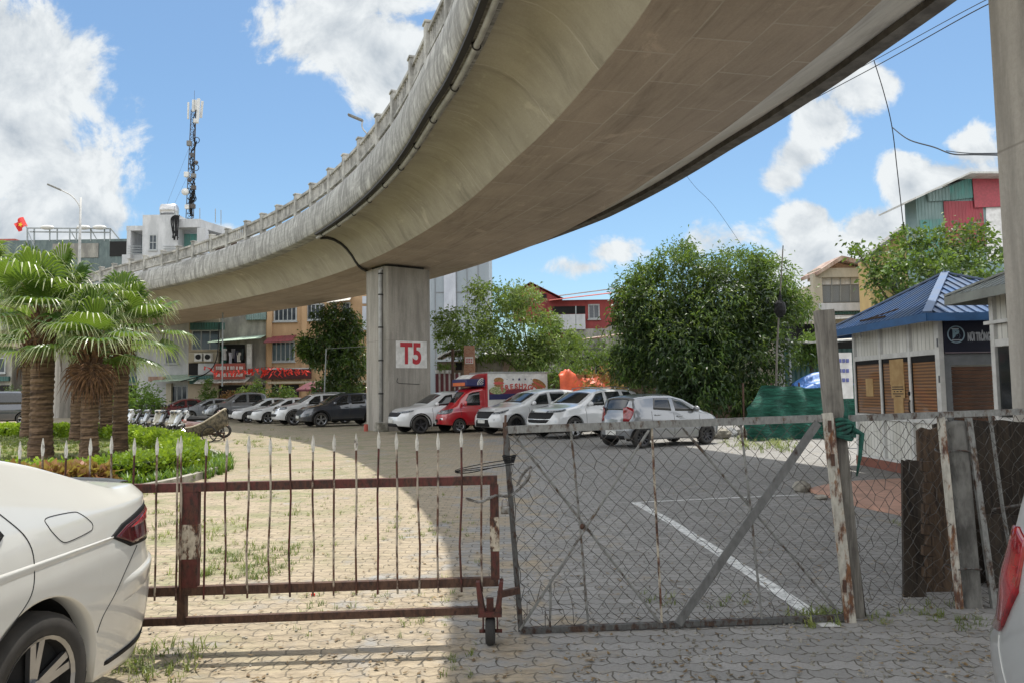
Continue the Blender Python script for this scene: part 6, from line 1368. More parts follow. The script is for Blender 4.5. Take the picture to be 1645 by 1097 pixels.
pbox(t, 'dark_opening', 303, 583, 318, 602, 60, .1, M['dark'], .03); pbox(t, 'lower_wall', 318, 583, 348, 601, 60, .3, W_white, .2)
t = bld('grey rendered house with a pale green canopy and laundry balcony', 60.3, x=-21, name='house', cat='house'); wallbox(t, 352, 428, 500, 60.3, 8, W_grey)
pbox(t, 'roof_edge', 395, 500, 428, 514, 60.3, .4, M['tealgrey'], .3); canopy(t, 'canopy', 345, 545, 428, 538, 60.3, 1.5, .35, M['greencan'])
pbox(t, 'balcony_opening', 352, 553, 393, 583, 60.3, .1, M['dark'], .04); pbox(t, 'side_screen', 396, 552, 404, 602, 60.3, .2, M['framew'], .5)
o = pbox(t, 'balcony_front', 345, 583, 393, 590, 60.3, .1, M['redroof'], 1.0)
pbox(t, 'shop_beam', 325, 612, 410, 618, 60.3, .3, M['rustroof'], .8); canopy(t, 'shop_awning', 325, 605, 405, 603, 60.3, 1.6, .5, M['paleroof'])
pbox(t, 'shopfront', 330, 618, 425, 662, 60.3, .1, M['dark'], .05)
# laundry: every garment by itself
cols = [('white', (.6, .6, .6)), ('black', (.02, .02, .02)), ('white', (.5, .5, .55)), ('grey', (.2, .2, .22)), ('dark', (.03, .03, .05)), ('white', (.6, .58, .52)), ('dark', (.02, .03, .03))]
for i, (nm, c) in enumerate(cols):
    px = 361+i*4.6; a = at(px, 560+(i % 3)*3, 59.6); b = MB(); w = .26; h = .9-.15*(i % 2)
    b.grid(lambda u, v: (a.x+(u-.5)*w*(1.3 if v < .3 else 1), 59.6+.05*math.sin(u*9+i), a.z-h*v), 6, 5)
    prop(b.build('garment', flat('garment_cloth', c, .9)), '%s garment hanging on the balcony line, %s from the left' % (nm, ('first', 'second', 'third', 'fourth', 'fifth', 'sixth', 'seventh')[i]), 'clothing', 'laundry on the balcony')
a = at(352, 556, 59.7); b = MB(); b.grid(lambda u, v: (a.x+u*.5+.2*math.sin(v*3), 59.7+.06*math.sin(u*14), a.z-1.4*v), 8, 6); prop(b.build('green_netting', M['greencloth']), 'green cloth hanging at the left of the laundry balcony', 'cloth')
# orange building
t = bld('ochre three storey building with barred windows and maroon awnings', 60.1, x=-16, name='apartment_building'); wallbox(t, 428, 594, 440, 60.1, 10, W_orange)
for px in (428, 484, 541, 588): pbox(t, 'pilaster', px, 450, px+9, 650, 60.1, .3, W_orange, .22)
for q in ((441, 493, 476, 516, 5), (494, 489, 520, 514, 4), (437, 549, 473, 580, 5)): win(t, *q[:4], 60.1, q[4], 1, w=.11)
win(t, 441, 436, 476, 456, 60.1, 5, 1, w=.11)
M['maroonaw'] = corrug('maroon_awning', (.20, .035, .045), (.13, .03, .035), 26)
canopy(t, 'awning', 431, 541, 476, 538, 60.1, 1.2, .55, M['maroonaw']); canopy(t, 'awning', 531, 478, 567, 474, 60.1, 1.2, .55, M['paleroof'])
win(t, 536, 487, 562, 512, 60.1, 4, 1, w=.11)
pbox(t, 'ledge', 428, 590, 500, 593, 60.1, .4, W_white, .5); pbox(t, 'ledge', 430, 610, 594, 616, 60.1, .4, W_cream, .5); pbox(t, 'signboard', 420, 592, 500, 609, 60.1, .1, flat('dark_maroon_sign', (.05, .008, .01), .6), .35)
for q in ((432, 617, 448, 655), (452, 617, 480, 655), (500, 617, 540, 655), (545, 617, 590, 655)): pbox(t, 'shop_opening', *q, 60.1, .1, M['dark'], .04)
o = pbox(t, 'side_balcony', 582, 476, 600, 488, 60.1, .3, W_white2, .9); pbox(t, 'side_balcony', 582, 492, 600, 530, 60.1, .3, W_white2, .9)
# red sign panel with two lines of white characters, strings of red bunting
t = thing('shop_sign', 'rust red sign panel with two rows of white lettering below the laundry balcony', 'sign', (-21, 58.9, 0)); pbox(t, 'panel', 343, 584, 394, 609, 58.9, .06, flat('rust_red_panel', (.30, .06, .04), .6, scale=3))
b = MB(); random.seed(6)
for (py, h) in ((588, 5.2), (599, 5.2)):
    px = 347
    while px < 389:
        w = random.choice((2.2, 2.8)); a, c = at(px, py+h, 58.86), at(px+w, py, 58.86)
        b.bx(a.x, a.x+.035, 58.86, 58.9, a.z, c.z); b.bx(c.x-.035, c.x, 58.86, 58.9, a.z, c.z)
        zz = random.choice((a.z+.02, c.z-.02, (a.z+c.z)/2)); b.bx(a.x, c.x, 58.862, 58.9, zz-.02, zz+.02)
        px += w+random.choice((1.0, 1.0, 3.0))
b.build('lettering', M['signwhite'], t)
M['bunt'] = flat('bunting_red', (.75, .05, .03), .6, c2=(.50, .02, .015), scale=5)
def bunting(label, pts, n, sz):
    P_ = smoothpts([at(px, py, 57.5) for px, py in pts], 10); b = MB(); b.tube(P_, .012, 4); t = thing('bunting', label, 'bunting', tuple(P_[0]), 'strings of red bunting across the shopfronts'); b.build('string', M['black'], t); b = MB()
    for k in range(n):
        q = P_[int(k/n*(len(P_)-1))]; w = sz*random.uniform(.7, 1.2); h = w*random.uniform(1.6, 2.6); l = random.uniform(-.35, .35)
        b.add([(q.x-w/2, q.y+random.uniform(-.1, .1), q.z), (q.x+w/2, q.y, q.z), (q.x+w/2+l, q.y+random.uniform(-.2, .2), q.z-h), (q.x-w/4+l, q.y, q.z-h*1.05)], [(0, 1, 2, 3)])
    b.build('pennants', M['bunt'], t)
bunting('string of red pennants across the front of the ochre building, upper strand', [(328, 588), (370, 598), (420, 590), (460, 591), (496, 594)], 40, .12)
bunting('string of red pennants with larger flags, lower strand in the middle', [(345, 598), (400, 592), (440, 594), (470, 592)], 24, .15)
bunting('sparse string of red pennants sagging to the right end of the sign', [(400, 595), (440, 600), (470, 596), (494, 597)], 20, .12)
t = thing('parasol', 'maroon parasol open in front of the ochre building', 'parasol', tuple(at(505, 650, 52))[:2]+(0,)); c = at(502, 612, 52); b = MB(); b.lathe([(0, .0), (.5, -.16), (1.15, -.55), (1.15, -.68)], (c.x, 52, c.z), 'Z', 8); b.build('canopy', flat('maroon_cloth', (.14, .035, .05), .8), t); b = MB(); b.tube([(c.x, 52, 0), (c.x, 52, c.z)], .03, 6); b.build('pole', M['rod'], t)
for (px, py, lab, c) in ((526, 622, 'white shop panel standing right of the parasol', W_white2),):
    t = thing('advertising_board', lab, 'panel', tuple(at(px, 650, 53))[:2]+(0,)); pbox(t, 'board', px-5, 616, px+5, 640, 53, .1, c)
# tower block behind pier
t = bld('tall blue grey windowless tower block behind the painted pier', 80, x=-6, name='tower_block'); wallbox(t, 640, 784, 340, 80, 14, W_tower)
for px, m in ((714, W_white2),): pbox(t, 'wall_panel', px, 360, px+17, 560, 80, .3, m, .12)
for px in (700, 735, 752, 770):
    b = MB(); a = at(px, 600, 79.9); b.bx(a.x-.03, a.x+.03, 79.93, 80.02, 0, 22); b.build('wall_joint', M['greyframe'], t)
for py in (470, 520): b = MB(); a, c = at(700, py, 79.9), at(784, py, 79.9); b.bx(a.x, c.x, 79.94, 80.02, a.z-.04, a.z+.04); b.build('wall_joint', M['greyframe'], t)
# rooftop white house beyond the flyover
t = bld('white rooftop house with open porticos beyond the flyover', 85, x=-38, name='house', cat='house'); wallbox(t, 196, 400, 408, 86, 10, W_white)
pbox(t, 'stair_tower', 228, 345, 286, 420, 85.5, 5, W_white, .2); pbox(t, 'roof_slab', 203, 363, 232, 371, 85.5, 4, W_white, .1); pbox(t, 'portico_wall', 203, 371, 210, 415, 85.5, 4, W_white, .1); pbox(t, 'portico_back', 212, 378, 228, 412, 88, .2, M['dgreen'])
pbox(t, 'roof_slab', 278, 352, 322, 366, 85.5, 5, W_white, .1); pbox(t, 'portico_pillar', 316, 366, 330, 408, 85.5, 1, W_white, .1); pbox(t, 'green_screen', 286, 376, 316, 408, 87, .2, M['teal']); pbox(t, 'portico_back', 330, 372, 380, 405, 89.5, .2, flat('brown_ceiling', (.12, .08, .06), .9))
a, c = at(322, 353, 85.4), at(382, 370, 85.4); b = MB(); b.add([(a.x, 85.4, a.z), (c.x, 90, c.z+.3), (c.x, 90, c.z-.5), (a.x, 85.4, a.z-.95), (a.x, 92, a.z), (c.x, 94, c.z+.3), (c.x, 94, c.z-.5), (a.x, 92, a.z-.95)], [(0, 3, 2, 1), (4, 5, 6, 7), (0, 1, 5, 4), (3, 7, 6, 2), (0, 4, 7, 3), (1, 2, 6, 5)]); b.build('roof_slab', W_white, t)
win(t, 240, 378, 252, 402, 85.3, 2, 2, w=.12); 
for (p0, p1) in ((205, 228), (262, 286)):
    b = MB()
    for k in range(4): a, c = at(p0, 396+k*4, 85.2), at(p1, 396+k*4, 85.2); b.beam(a, c, .05)
    b.build('railing', M['rod'], t)
tk = thing('water_tank', 'steel water tank lying on the roof of the white rooftop house', 'water tank', tuple(at(274, 342, 87))); c = at(272, 338, 87); b = MB(); b.lathe([(0, -1.0), (.5, -.95), (.72, -.8), (.72, .8), (.5, .95), (0, 1.0)], tuple(c), 'X', 18); b.build('drum', M['alu'], tk, True)
b = MB(); b.bx(c.x-.9, c.x-.8, 86.5, 87.5, c.z-1.2, c.z-.3); b.bx(c.x+.8, c.x+.9, 86.5, 87.5, c.z-1.2, c.z-.3); b.build('stand', M['rod'], tk)
cbn = thing('cable_bundle', 'black bundle of cables hanging down the white rooftop house below the mast', 'cables', tuple(at(280, 350, 85))); b = MB()
for k in range(7): b.tube(smoothpts([at(282+k, 346+k % 3, 85), at(275+k*2, 352, 84.9), at(276+k*1.6+random.uniform(-2, 2), 368, 84.9), at(278+k*1.5+random.uniform(-3, 3), 386-k % 3*3, 84.9)], 5), .07, 5)
b.build('cables', M['black'], cbn)
# antenna mast
mast = thing('antenna_mast', 'lattice mobile phone mast with white panel antennas and dishes on the white rooftop house', 'antenna mast', tuple(at(306, 350, 86))); YM = 86
bs, tp = at(306, 352, YM), at(312, 178, YM); b = MB(); hw = .34
cs = [(-hw, -hw*.6), (hw, -hw*.6), (0, hw)]
for dx_, dy_ in cs: b.tube([bs+Vector((dx_*1.3, dy_, 0)), tp+Vector((dx_*.8, dy_, 0))], .05, 5)
N = 22
for k in range(N):
    for i in range(3):
        (ax, ay), (cx2, cy2) = cs[i], cs[(i+1) % 3]; p = bs.lerp(tp, k/N)+Vector((ax, ay, 0)); q = bs.lerp(tp, (k+1)/N)+Vector((cx2, cy2, 0)); b.tube([p, q], .028, 4, False); b.tube([bs.lerp(tp, k/N)+Vector((ax, ay, 0)), bs.lerp(tp, k/N)+Vector((cx2, cy2, 0))], .022, 4, False)
b.tube([tp, tp+Vector((0, 0, 2.4))], .02, 4); b.build('lattice', M['galvdark'], mast)
for (px0, py0, px1, py1, dy, tl) in ((301, 165, 304, 192, 0, 0), (308.5, 161, 316, 180, .3, .02), (316, 159, 321, 192, -.2, .04), (322, 163, 326, 190, .4, .08)):
    a, c = at(px0, py1, YM+dy), at(px1, py0, YM+dy); b = MB(); b.rbox(((a.x+c.x)/2, YM+dy, (a.z+c.z)/2), (c.x-a.x, .18, c.z-a.z), .04, ry=tl); b.build('panel_antenna', M['framew'], mast)
for (px, py, r_, m) in ((298, 309, .42, M['framew']), (305, 290, .28, M['galvdark']), (316, 262, .22, M['galvdark'])):
    c = at(px, py, YM-.5); b = MB(); b.lathe([(0, .12), (r_*.6, .06), (r_, -.05), (r_, -.14), (0, -.16)], tuple(c), 'Y', 18); b.beam(c, (bs.x, YM, c.z), .06); b.build('dish', m, mast, True)
for (px, py, w, h, m) in ((304, 231, .5, .6, M['galv']), (300, 281, .55, .6, M['framew']), (311, 283, .5, .5, M['galv']), (311, 302, .5, .5, M['galvdark']), (315, 195, .5, .5, M['framew']), (309, 250, .35, .5, M['galvdark']), (301, 333, .5, .5, M['framew']), (310, 332, .5, .5, M['galvdark'])):
    c = at(px, py, YM-.45); b = MB(); b.rbox(tuple(c), (w, .4, h), .05); b.build('radio_unit', m, mast)
b = MB(); random.seed(12)
for k in range(16):
    p0 = random.uniform(.05, .95); P_ = [bs.lerp(tp, min(.99, max(.02, p0+q*.06)))+Vector((random.uniform(-.1, .62), -.4, 0)) for q in range(-2, 3)]; b.tube(smoothpts(P_, 4), .055, 4)
for (px, py) in ((316, 226), (315, 270), (311, 320)):
    c = at(px, py, YM-.4); b.tube([c+Vector((.32*math.cos(a), 0, .36*math.sin(a))) for a in [2*math.pi*k/12 for k in range(13)]], .045, 4)
b.build('cables', M['black'], mast)
for q, (px, py, top) in enumerate(((321, 352, 335), (346, 352, 336), (355, 356, 338))): prop(MB().tube([at(px, py+6, 88), at(px, top, 88)], .05, 4).build('roof_rod', M['rod']), 'thin steel rod standing on the white rooftop house, number %s from the mast' % ('one', 'two', 'three')[q], 'rod')
b = MB(); b.tube([at(303, 240, YM), at(262, 345, 88)], .012, 3); b.tube([at(303, 280, YM), at(272, 345, 88)], .012, 3); prop(b.build('guy_wires', M['galvdark']), 'thin guy wires running down left from the antenna mast', 'wire')
# green walled building, frame and flag
t = bld('dark green clad building with a steel roof frame at the upper left', 92, x=-58, name='building'); wallbox(t, -60, 206, 386, 92, 10, corrug('grey_green_sheet', (.12, .16, .155), (.07, .10, .10), 14)); pbox(t, 'grey_panel', 84, 391, 158, 415, 92, .2, W_grey, .1); pbox(t, 'dark_opening', 176, 388, 206, 412, 92, .2, M['dark'], .1); win(t, 130, 396, 140, 412, 92, 2, 1, w=.15, sill=False)
b = MB()
for (p0, p1) in (((44, 367), (178, 368)), ((48, 373), (176, 374)), ((178, 368), (192, 385)), ((44, 367), (44, 392)), ((55, 368), (55, 392))): b.beam(at(*p0, 92), at(*p1, 92), .14)
for px in (80, 92, 112, 123, 146, 168, 177): b.beam(at(px, 368, 92), at(px, 388, 92), .12)
b.beam(at(146, 369, 92), at(156, 386, 92), .1); b.beam(at(112, 369, 92), at(122, 386, 92), .1)
b.build('roof_frame', M['rod'], t)
for k, px in enumerate((76, 134, 160)): c = at(px, 366, 91.5); b = MB(); b.ell(tuple(c), (.9, .5, .28), 10, 6); b.build('roof_vent', M['framew'], t, True)
t = bld('low house with a red sheet roof at the left edge', 94, x=-68, name='house', cat='house'); wallbox(t, -120, 20, 396, 94, 8, W_grey); pbox(t, 'roof', -120, 384, 24, 397, 94, 8, M['redroof'], .5)
fl = thing('flag', 'red flag with a yellow star flying at the upper left', 'flag', tuple(at(42, 366, 80))); b = MB(); b.tube([at(58, 405, 80), at(41, 362, 80)], .05, 5); b.build('pole', M['rod'], fl)
Pq = [at(22, 360, 80), at(36, 349, 80), at(43, 364, 80), at(30, 373, 80)]; b = MB(); b.grid(lambda u, v: tuple(Pq[0].lerp(Pq[1], u).lerp(Pq[3].lerp(Pq[2], u), v)+Vector((0, .25*math.sin(u*7), .05*math.sin(u*9)))), 12, 6); fc = b.build('cloth', flat('flag_red', (.62, .03, .025), .7), fl)
c = at(33, 361.5, 79.7); b = MB(); b.prism([(c.x+math.sin(a*math.pi/5+.3)*(.27 if a % 2 == 0 else .11), c.z+math.cos(a*math.pi/5+.3)*(.27 if a % 2 == 0 else .11)) for a in range(10)], 79.66, 79.7); b.build('star', flat('flag_yellow', (.8, .55, .03), .7), fc)
# generic row far left behind the palms
for i, (p0, p1, pt, m, Y, lab) in enumerate(((-160, 20, 560, W_grey, 64, 'shaded grey shophouse at the far left behind the palms'), (20, 110, 540, W_beige, 66, 'beige shophouse partly hidden behind the stout palm'), (110, 180, 548, W_grey, 65, 'grey shophouse behind the distant pier'), (180, 224, 545, W_white, 66, 'narrow white shophouse behind the right palm'))):
    t = bld(lab, Y, name='shophouse', cat='house', x=-50+i*5); wallbox(t, p0, p1, pt, Y, 9, m); w = (p1-p0)
    for k in range(max(1, int(w/45))): win(t, p0+12+k*45, 575, p0+34+k*45, 598, Y, 2, 1, w=.1); pbox(t, 'shop_opening', p0+8+k*45, 618, p0+40+k*45, 664, Y, .1, M['dark'], .04)
    pbox(t, 'signboard', p0+6, 604, p1-6, 614, Y, .2, (M['dgreen'], M['redsheet'], M['paleroof'], M['teal'])[i], .3)
# red house complex
t = bld('red painted house with stacked sheet roofs right of the airy tree', 60, x=4, name='house', cat='house'); wallbox(t, 880, 1010, 482, 60, 8, W_red); wallbox(t, 905, 1010, 528, 59.7, .4, W_grey); pbox(t, 'balcony_opening', 888, 492, 940, 505, 60, .1, M['dark'], .04); pbox(t, 'balcony_wall', 886, 505, 940, 530, 60, .2, W_white, .5)
win(t, 946, 490, 962, 512, 60, 2, 1, w=.1)
for (px, py) in ((903, 505), (925, 492)): b = MB(); b.beam(at(px, py, 59.2), at(px, 535, 59.2), .08); b.build('balcony_post', M['rod'], t)
canopy(t, 'lower_roof', 880, 482, 1000, 468, 61, 2.2, .3, M['redroof']); canopy(t, 'upper_roof', 893, 476, 1010, 461, 66, 4.5, .5, M['paleroof'])
a, bq, c = at(849, 454, 60), at(906, 482, 60), at(849, 470, 60); b = MB(); ridge = at(852, 453, 60)
b.add([tuple(ridge), tuple(at(905, 479, 60)), (at(905, 479, 60).x, 64, at(905, 479, 60).z), (ridge.x, 64, ridge.z)], [(0, 1, 2, 3)]); b.add([tuple(ridge), (ridge.x, 64, ridge.z), (ridge.x-1.6, 64, ridge.z-1.0), (ridge.x-1.6, 60, ridge.z-1.0)], [(0, 1, 2, 3)]); b.build('gable_roof', M['redroof'], t)
b = MB(); b.prism([(ridge.x-1.4, ridge.z-1.0), (ridge.x, ridge.z-.1), (at(900, 478, 60).x, at(900, 480, 60).z), (at(900, 478, 60).x, ridge.z-3.0), (ridge.x-1.4, ridge.z-3.0)], 60.4, 63.8); b.build('gable_wall', W_red, t); pbox(t, 'gable_window', 863, 473, 878, 479, 60.4, .1, M['dark'], .05)
# backdrop of low walls behind the central trees
for i, (p0, p1, pt, Y, m, lab) in enumerate(((984, 1110, 520, 52, W_grey, 'grey rendered wall of a house behind the dense tree'), (1110, 1240, 505, 54, W_cream, 'cream house wall hidden behind the dense tree'), (1235, 1330, 495, 56, W_white, 'pale house between the dense tree and the balcony house'), (784, 905, 560, 58, W_grey, 'long grey wall behind the airy tree'))):
    t = bld(lab, Y, name='house', cat='house', x=5+3*i); wallbox(t, p0, p1, pt, Y, 7, m); win(t, p0+20, pt+25, p0+45, pt+50, Y, 2, 1, w=.1); win(t, p0+70, pt+25, p0+90, pt+50, Y, 2, 1, w=.1); canopy(t, 'roof', p0-3, pt, p1+3, pt, Y+3, 3.6, .6, M['paleroof'] if i % 2 else M['rustroof'])
# rusty roofed shed
t = bld('open shed with a rusty pale sheet roof and iron lattice', 41, x=5, name='shed', cat='shed'); canopy(t, 'roof', 900, 548, 1010, 534, 43, 3.5, .25, M['rustroof'], .08)
wallbox(t, 910, 1000, 572, 43.5, .3, M['dark']); b = MB()
for px in (912, 926, 940, 955, 970, 990): b.beam(at(px, 552, 40.5), (at(px, 552, 40.5).x, 40.5, 0), .10)
for k in range(6): b.beam(at(925, 562+k*8, 40.5), at(958, 560+k*8, 40.5), .04)
for k in range(5): b.beam(at(927+k*7, 558, 40.45), at(927+k*7, 600, 40.45), .03)
b.build('frame', M['galv'], t)
# hut with pale cloth roof, corrugated wall, brick pillar, striped fence
t = bld('makeshift hut with a crumpled pale cloth roof beside the pier', 37, x=-2, name='hut', cat='hut'); wallbox(t, 702, 765, 580, 37.5, 2, flat('mud_wall', (.26, .20, .15), .95, c2=(.14, .11, .08), scale=2))
random.seed(4); a, c = at(700, 574, 36.6), at(768, 571, 36.6); b = MB(); b.grid(lambda u, v: (a.x+(c.x-a.x)*u, 36.4+2.6*v, a.z+.45*math.sin(u*3.0)*(1-.5*v)+random.uniform(-.05, .05)-(.12 if v == 0 else 0)), 16, 6); b.build('cloth_roof', M['signwhite'], t)
pbox(t, 'dark_hole', 732, 582, 742, 594, 37.5, .1, M['dark'], .03)
t = bld('pale dented sheet metal wall behind the food truck', 38.6, x=1, name='sheet_wall', cat='wall'); wallbox(t, 762, 868, 571, 38.6, .12, flat('dented_pale_sheet', (.46, .43, .37), .6, c2=(.30, .27, .23), scale=2.5, bump=.6, bscale=3)); pbox(t, 'folded_sheet', 808, 573, 832, 600, 38.5, .1, flat('torn_pink_sheet', (.42, .33, .27), .7, c2=(.3, .2, .16), scale=4), .1)
t = bld('long low wall of dark planks and sheets behind the food truck and crates', 39.5, x=4, name='plank_wall', cat='wall'); wallbox(t, 866, 1200, 598, 39.5, .12, M['darkwood2'])
s = NT('brickwork'); br = s.n('ShaderNodeTexBrick'); mp = s.mapping(rot=(math.pi/2, 0, 0)); s.L.new(mp, br.inputs['Vector']); br.inputs['Scale'].default_value = 4; br.inputs['Color1'].default_value = (.30, .12, .07, 1); br.inputs['Color2'].default_value = (.38, .20, .12, 1); br.inputs['Mortar'].default_value = (.3, .27, .22, 1); s.out(br.outputs[0], .9)
t = bld('brick pillar with a small white notice beside the hut', 35.6, x=-1.5, name='brick_pillar', cat='pillar'); wallbox(t, 745, 762, 555, 35.6, .5, s.m, name='pillar'); o = pbox(t, 'notice', 747.5, 573, 760, 584, 35.6, .05, M['signwhite'], .05)
b = MB()
for k in range(3):
    for q in range(3): a, c = at(748.8+q*3.7, 577+k*2.6, 35.5), at(751.3+q*3.7, 575.6+k*2.6, 35.5); b.bx(a.x, c.x, 35.53, 35.55, a.z, c.z)
b.build('lettering', M['signred'], o)
prop(MB().tube([tuple(G(727, 640))[:2]+(0,) if False else (at(727, 600, 34.5).x, 34.5, 0), tuple(at(727, 560, 34.5))], .07, 6).build('iron_pole', M['rust']), 'dark rusty pole standing between the pier and the brick pillar', 'pole')
t = thing('striped_fence', 'low fence of maroon and white panels between the pier and the pole', 'fence', tuple(at(715, 640, 35.2))[:2]+(0,)); 
for k in range(5): pbox(t, 'panel', 700+k*8, 600, 704.5+k*8, 655, 35.2, .05, M['maroonaw']); pbox(t, 'slat', 704.7+k*8, 598, 707.3+k*8, 655, 35.22, .05, M['signwhite'])
for k in range(4):
    c = at(703+k*7.5, 594, 35.0); t = thing('potted_plant', 'small leafy plant on top of the striped fence, %s from the pier' % ('first', 'second', 'third', 'fourth')[k], 'plant', tuple(c), 'plants on the striped fence'); MB().lathe([(0, -.15), (.09, -.15), (.12, 0), (0, 0)], tuple(c), 'Z', 8).build('pot', M['signwhite'], t); foliage('leaves', [(c.x, c.y, c.z+.12, .16, .16, .14)], 8, 6, .05, .14, .05, M['weed'], t)
# crates and orange tarpaulin
for k, (p0, p1) in enumerate(((904, 942), (943, 985))):
    t = thing('crate', 'large plywood crate under the orange tarpaulin, %s one' % ('left', 'right')[k], 'crate', tuple(at((p0+p1)/2, 640, 31.5))[:2]+(0,), 'plywood crates under the orange tarpaulin'); o = wallbox(t, p0, p1, 601, 31.5, 1.2, flat('plywood', (.42, .22, .10), .8, c2=(.30, .14, .06), scale=2, stretch=(1, 1, 5)), name='box')
    pbox(t, 'batten', p1-2.5, 601, p1-.5, 640, 31.5, .05, M['darkwood2'], .04)
c = at(922, 600, 31.4); b = MB(); random.seed(9)
def tarp(u, v):
    x = c.x-.6+2.1*u; base = c.z-.12+.16*math.sin(u*5.2+.5)+.12*math.sin(u*11); return (x, 31.1+1.3*v, base-(1.05*max(0, .28-v)/.28*(1.0 if u < .45 else .35))+.05*math.sin(u*23+v*9)+.03*math.sin(u*41-v*17)+random.uniform(-.008, .008))
b.grid(tarp, 60, 20); prop(b.build('tarpaulin', flat('orange_tarp', (.72, .13, .05), .5, c2=(.5, .08, .03), scale=3), None, True), 'crumpled orange tarpaulin thrown over the plywood crates', 'tarpaulin')
# balcony house, yellow house and patchwork sheds on the right
t = bld('cream house with open balconies and a low gable roof right of the dense tree', 50, x=22, name='house', cat='house'); wallbox(t, 1318, 1405, 452, 50.6, 7, W_cream)
for q in ((1316, 430, 1405, 446), (1316, 486, 1405, 500), (1316, 506, 1405, 512)): pbox(t, 'floor_slab', *q, 50, 2, W_cream if q[1] < 480 else W_white, .1)
pbox(t, 'balcony_opening', 1322, 446, 1400, 458, 50.5, .1, M['signwhite'], .05); pbox(t, 'mesh_screen', 1322, 458, 1400, 486, 50.4, .05, flat('grey_mesh_screen', (.16, .17, .17), .8, c2=(.22, .23, .23), scale=20)); pbox(t, 'side_pillar', 1314, 440, 1320, 640, 50, .5, W_cream, .05)
pbox(t, 'lower_wall', 1322, 500, 1402, 506, 50.4, .1, M['teal'])
for px in (1336, 1350, 1366, 1382): b = MB(); b.beam(at(px, 446, 50.2), at(px, 486, 50.2), .06); b.build('balcony_post', M['rod'], t)
gr = [at(1314, 436, 49.5), at(1352, 411, 49.5), at(1408, 424, 49.5)]; b = MB(); b.prism([(gr[0].x, gr[0].z), (gr[1].x, gr[1].z), (gr[2].x+1.4, gr[0].z+.15), (gr[2].x+1.4, gr[0].z-.15), (gr[1].x, gr[1].z-.3), (gr[0].x, gr[0].z-.25)], 49.5, 52.5); b.build('gable_roof', M['rustroof'], t)
b = MB(); b.prism([(gr[0].x+.3, gr[0].z-.2), (gr[1].x, gr[1].z-.35), (gr[2].x+1, gr[0].z-.1)], 50.2, 50.4); b.build('gable_wall', flat('gable_orange', (.5, .33, .22), .9), t)
t = bld('yellow house with a sloping roof edge behind the open branched tree', 46, x=23, name='house', cat='house'); a0, a1 = at(1396, 414, 46), at(1456, 368, 46); b = MB(); b.prism([(a0.x, 0), (a1.x+3, 0), (a1.x+3, a1.z+.4), (a1.x, a1.z), (a0.x, a0.z)], 46, 47.5); b.build('wall', W_yel, t)
b = MB(); b.beam(a0+Vector((-.5, .2, -.2)), a1+Vector((.2, .2, .35)), 1.2, .14); b.build('roof_edge', M['galv'], t); win(t, 1425, 440, 1440, 462, 46, 2, 1)
t = bld('tall shed patched with teal, red and grey corrugated sheets at the upper right', 41, x=24, name='shed', cat='shed'); Yp = 41
a0, a1, a2 = at(1471, 318, Yp), at(1572, 280, Yp), at(1640, 280, Yp); b = MB(); b.prism([(a0.x, 0), (a2.x+5, 0), (a2.x+5, a2.z-.2), (a1.x, a1.z), (a0.x, a0.z)], Yp, Yp+1.2); b.build('wall', M['tealgrey'], t)
def patch(nm, pts, m, pr, col='1'): b = MB(); q = [at(px, py, Yp-pr) for px, py in pts]; b.prism([(v.x, v.z) for v in q], Yp-pr, Yp-pr+.04); return b.build(nm, m, t)
patch('teal_sheet', [(1525, 300), (1560, 285), (1564, 318), (1528, 322)], M['teal'], .10); patch('grey_teal_sheet', [(1490, 311), (1525, 300), (1527, 322), (1492, 324)], M['tealgrey'], .14); patch('red_tile_sheet', [(1562, 284), (1640, 281), (1640, 331), (1566, 334)], M['redtile'], .18)
patch('red_sheet', [(1516, 324), (1578, 323), (1584, 400), (1520, 395)], M['redsheet'], .06); patch('pale_panel', [(1584, 334), (1645, 332), (1645, 420), (1586, 420)], M['signwhite'], .04); patch('teal_sheet', [(1478, 354), (1512, 352), (1514, 420), (1480, 420)], M['teal'], .05)
b = MB(); r_ = [at(1452, 326, Yp-1.2), at(1560, 276, Yp-1.2), at(1660, 276, Yp-1.2)]
for i in range(2):
    p, q = r_[i], r_[i+1]; b.add([tuple(p), tuple(q), (q.x, Yp+1.6, q.z), (p.x, Yp+1.6, p.z), (p.x, p.y, p.z-.1), (q.x, q.y, q.z-.1), (q.x, Yp+1.6, q.z-.1), (p.x, Yp+1.6, p.z-.1)], [(0, 3, 2, 1), (4, 5, 6, 7), (0, 1, 5, 4), (1, 2, 6, 5), (2, 3, 7, 6), (3, 0, 4, 7)])
b.build('roof', M['paleroof'], t)
# low shed with corrugated roof, between tree and kiosk
t = bld('low dark teal shed with a corrugated roof left of the blue roofed kiosk', 29, x=12, name='shed', cat='shed'); wallbox(t, 1262, 1420, 560, 30, .2, M['dgreen']); canopy(t, 'roof', 1256, 550, 1425, 540, 31, 2.6, .15, M['paleroof'], .06); canopy(t, 'upper_roof', 1270, 516, 1420, 505, 34, 3, .2, M['paleroof'], .06); wallbox(t, 1272, 1420, 520, 33.5, .2, M['dark'])
for px in (1268, 1340, 1420): b = MB(); a = at(px, 555, 28.6); b.beam((a.x, 28.6, 0), tuple(a), .07); b.build('roof_post', M['rod'], t)
c = at(1312, 622, 26.5); b = MB(); random.seed(14)
def tarp2(u, v): th_ = u*math.pi; return (c.x-.85+1.9*v+.05*math.sin(th_*7), 26.4-.9*math.cos(th_), max(.03, (1.55+.55*math.sin(v*2.6+.2)+.07*math.sin(th_*9+v*4))*math.sin(th_)**.55+.0))
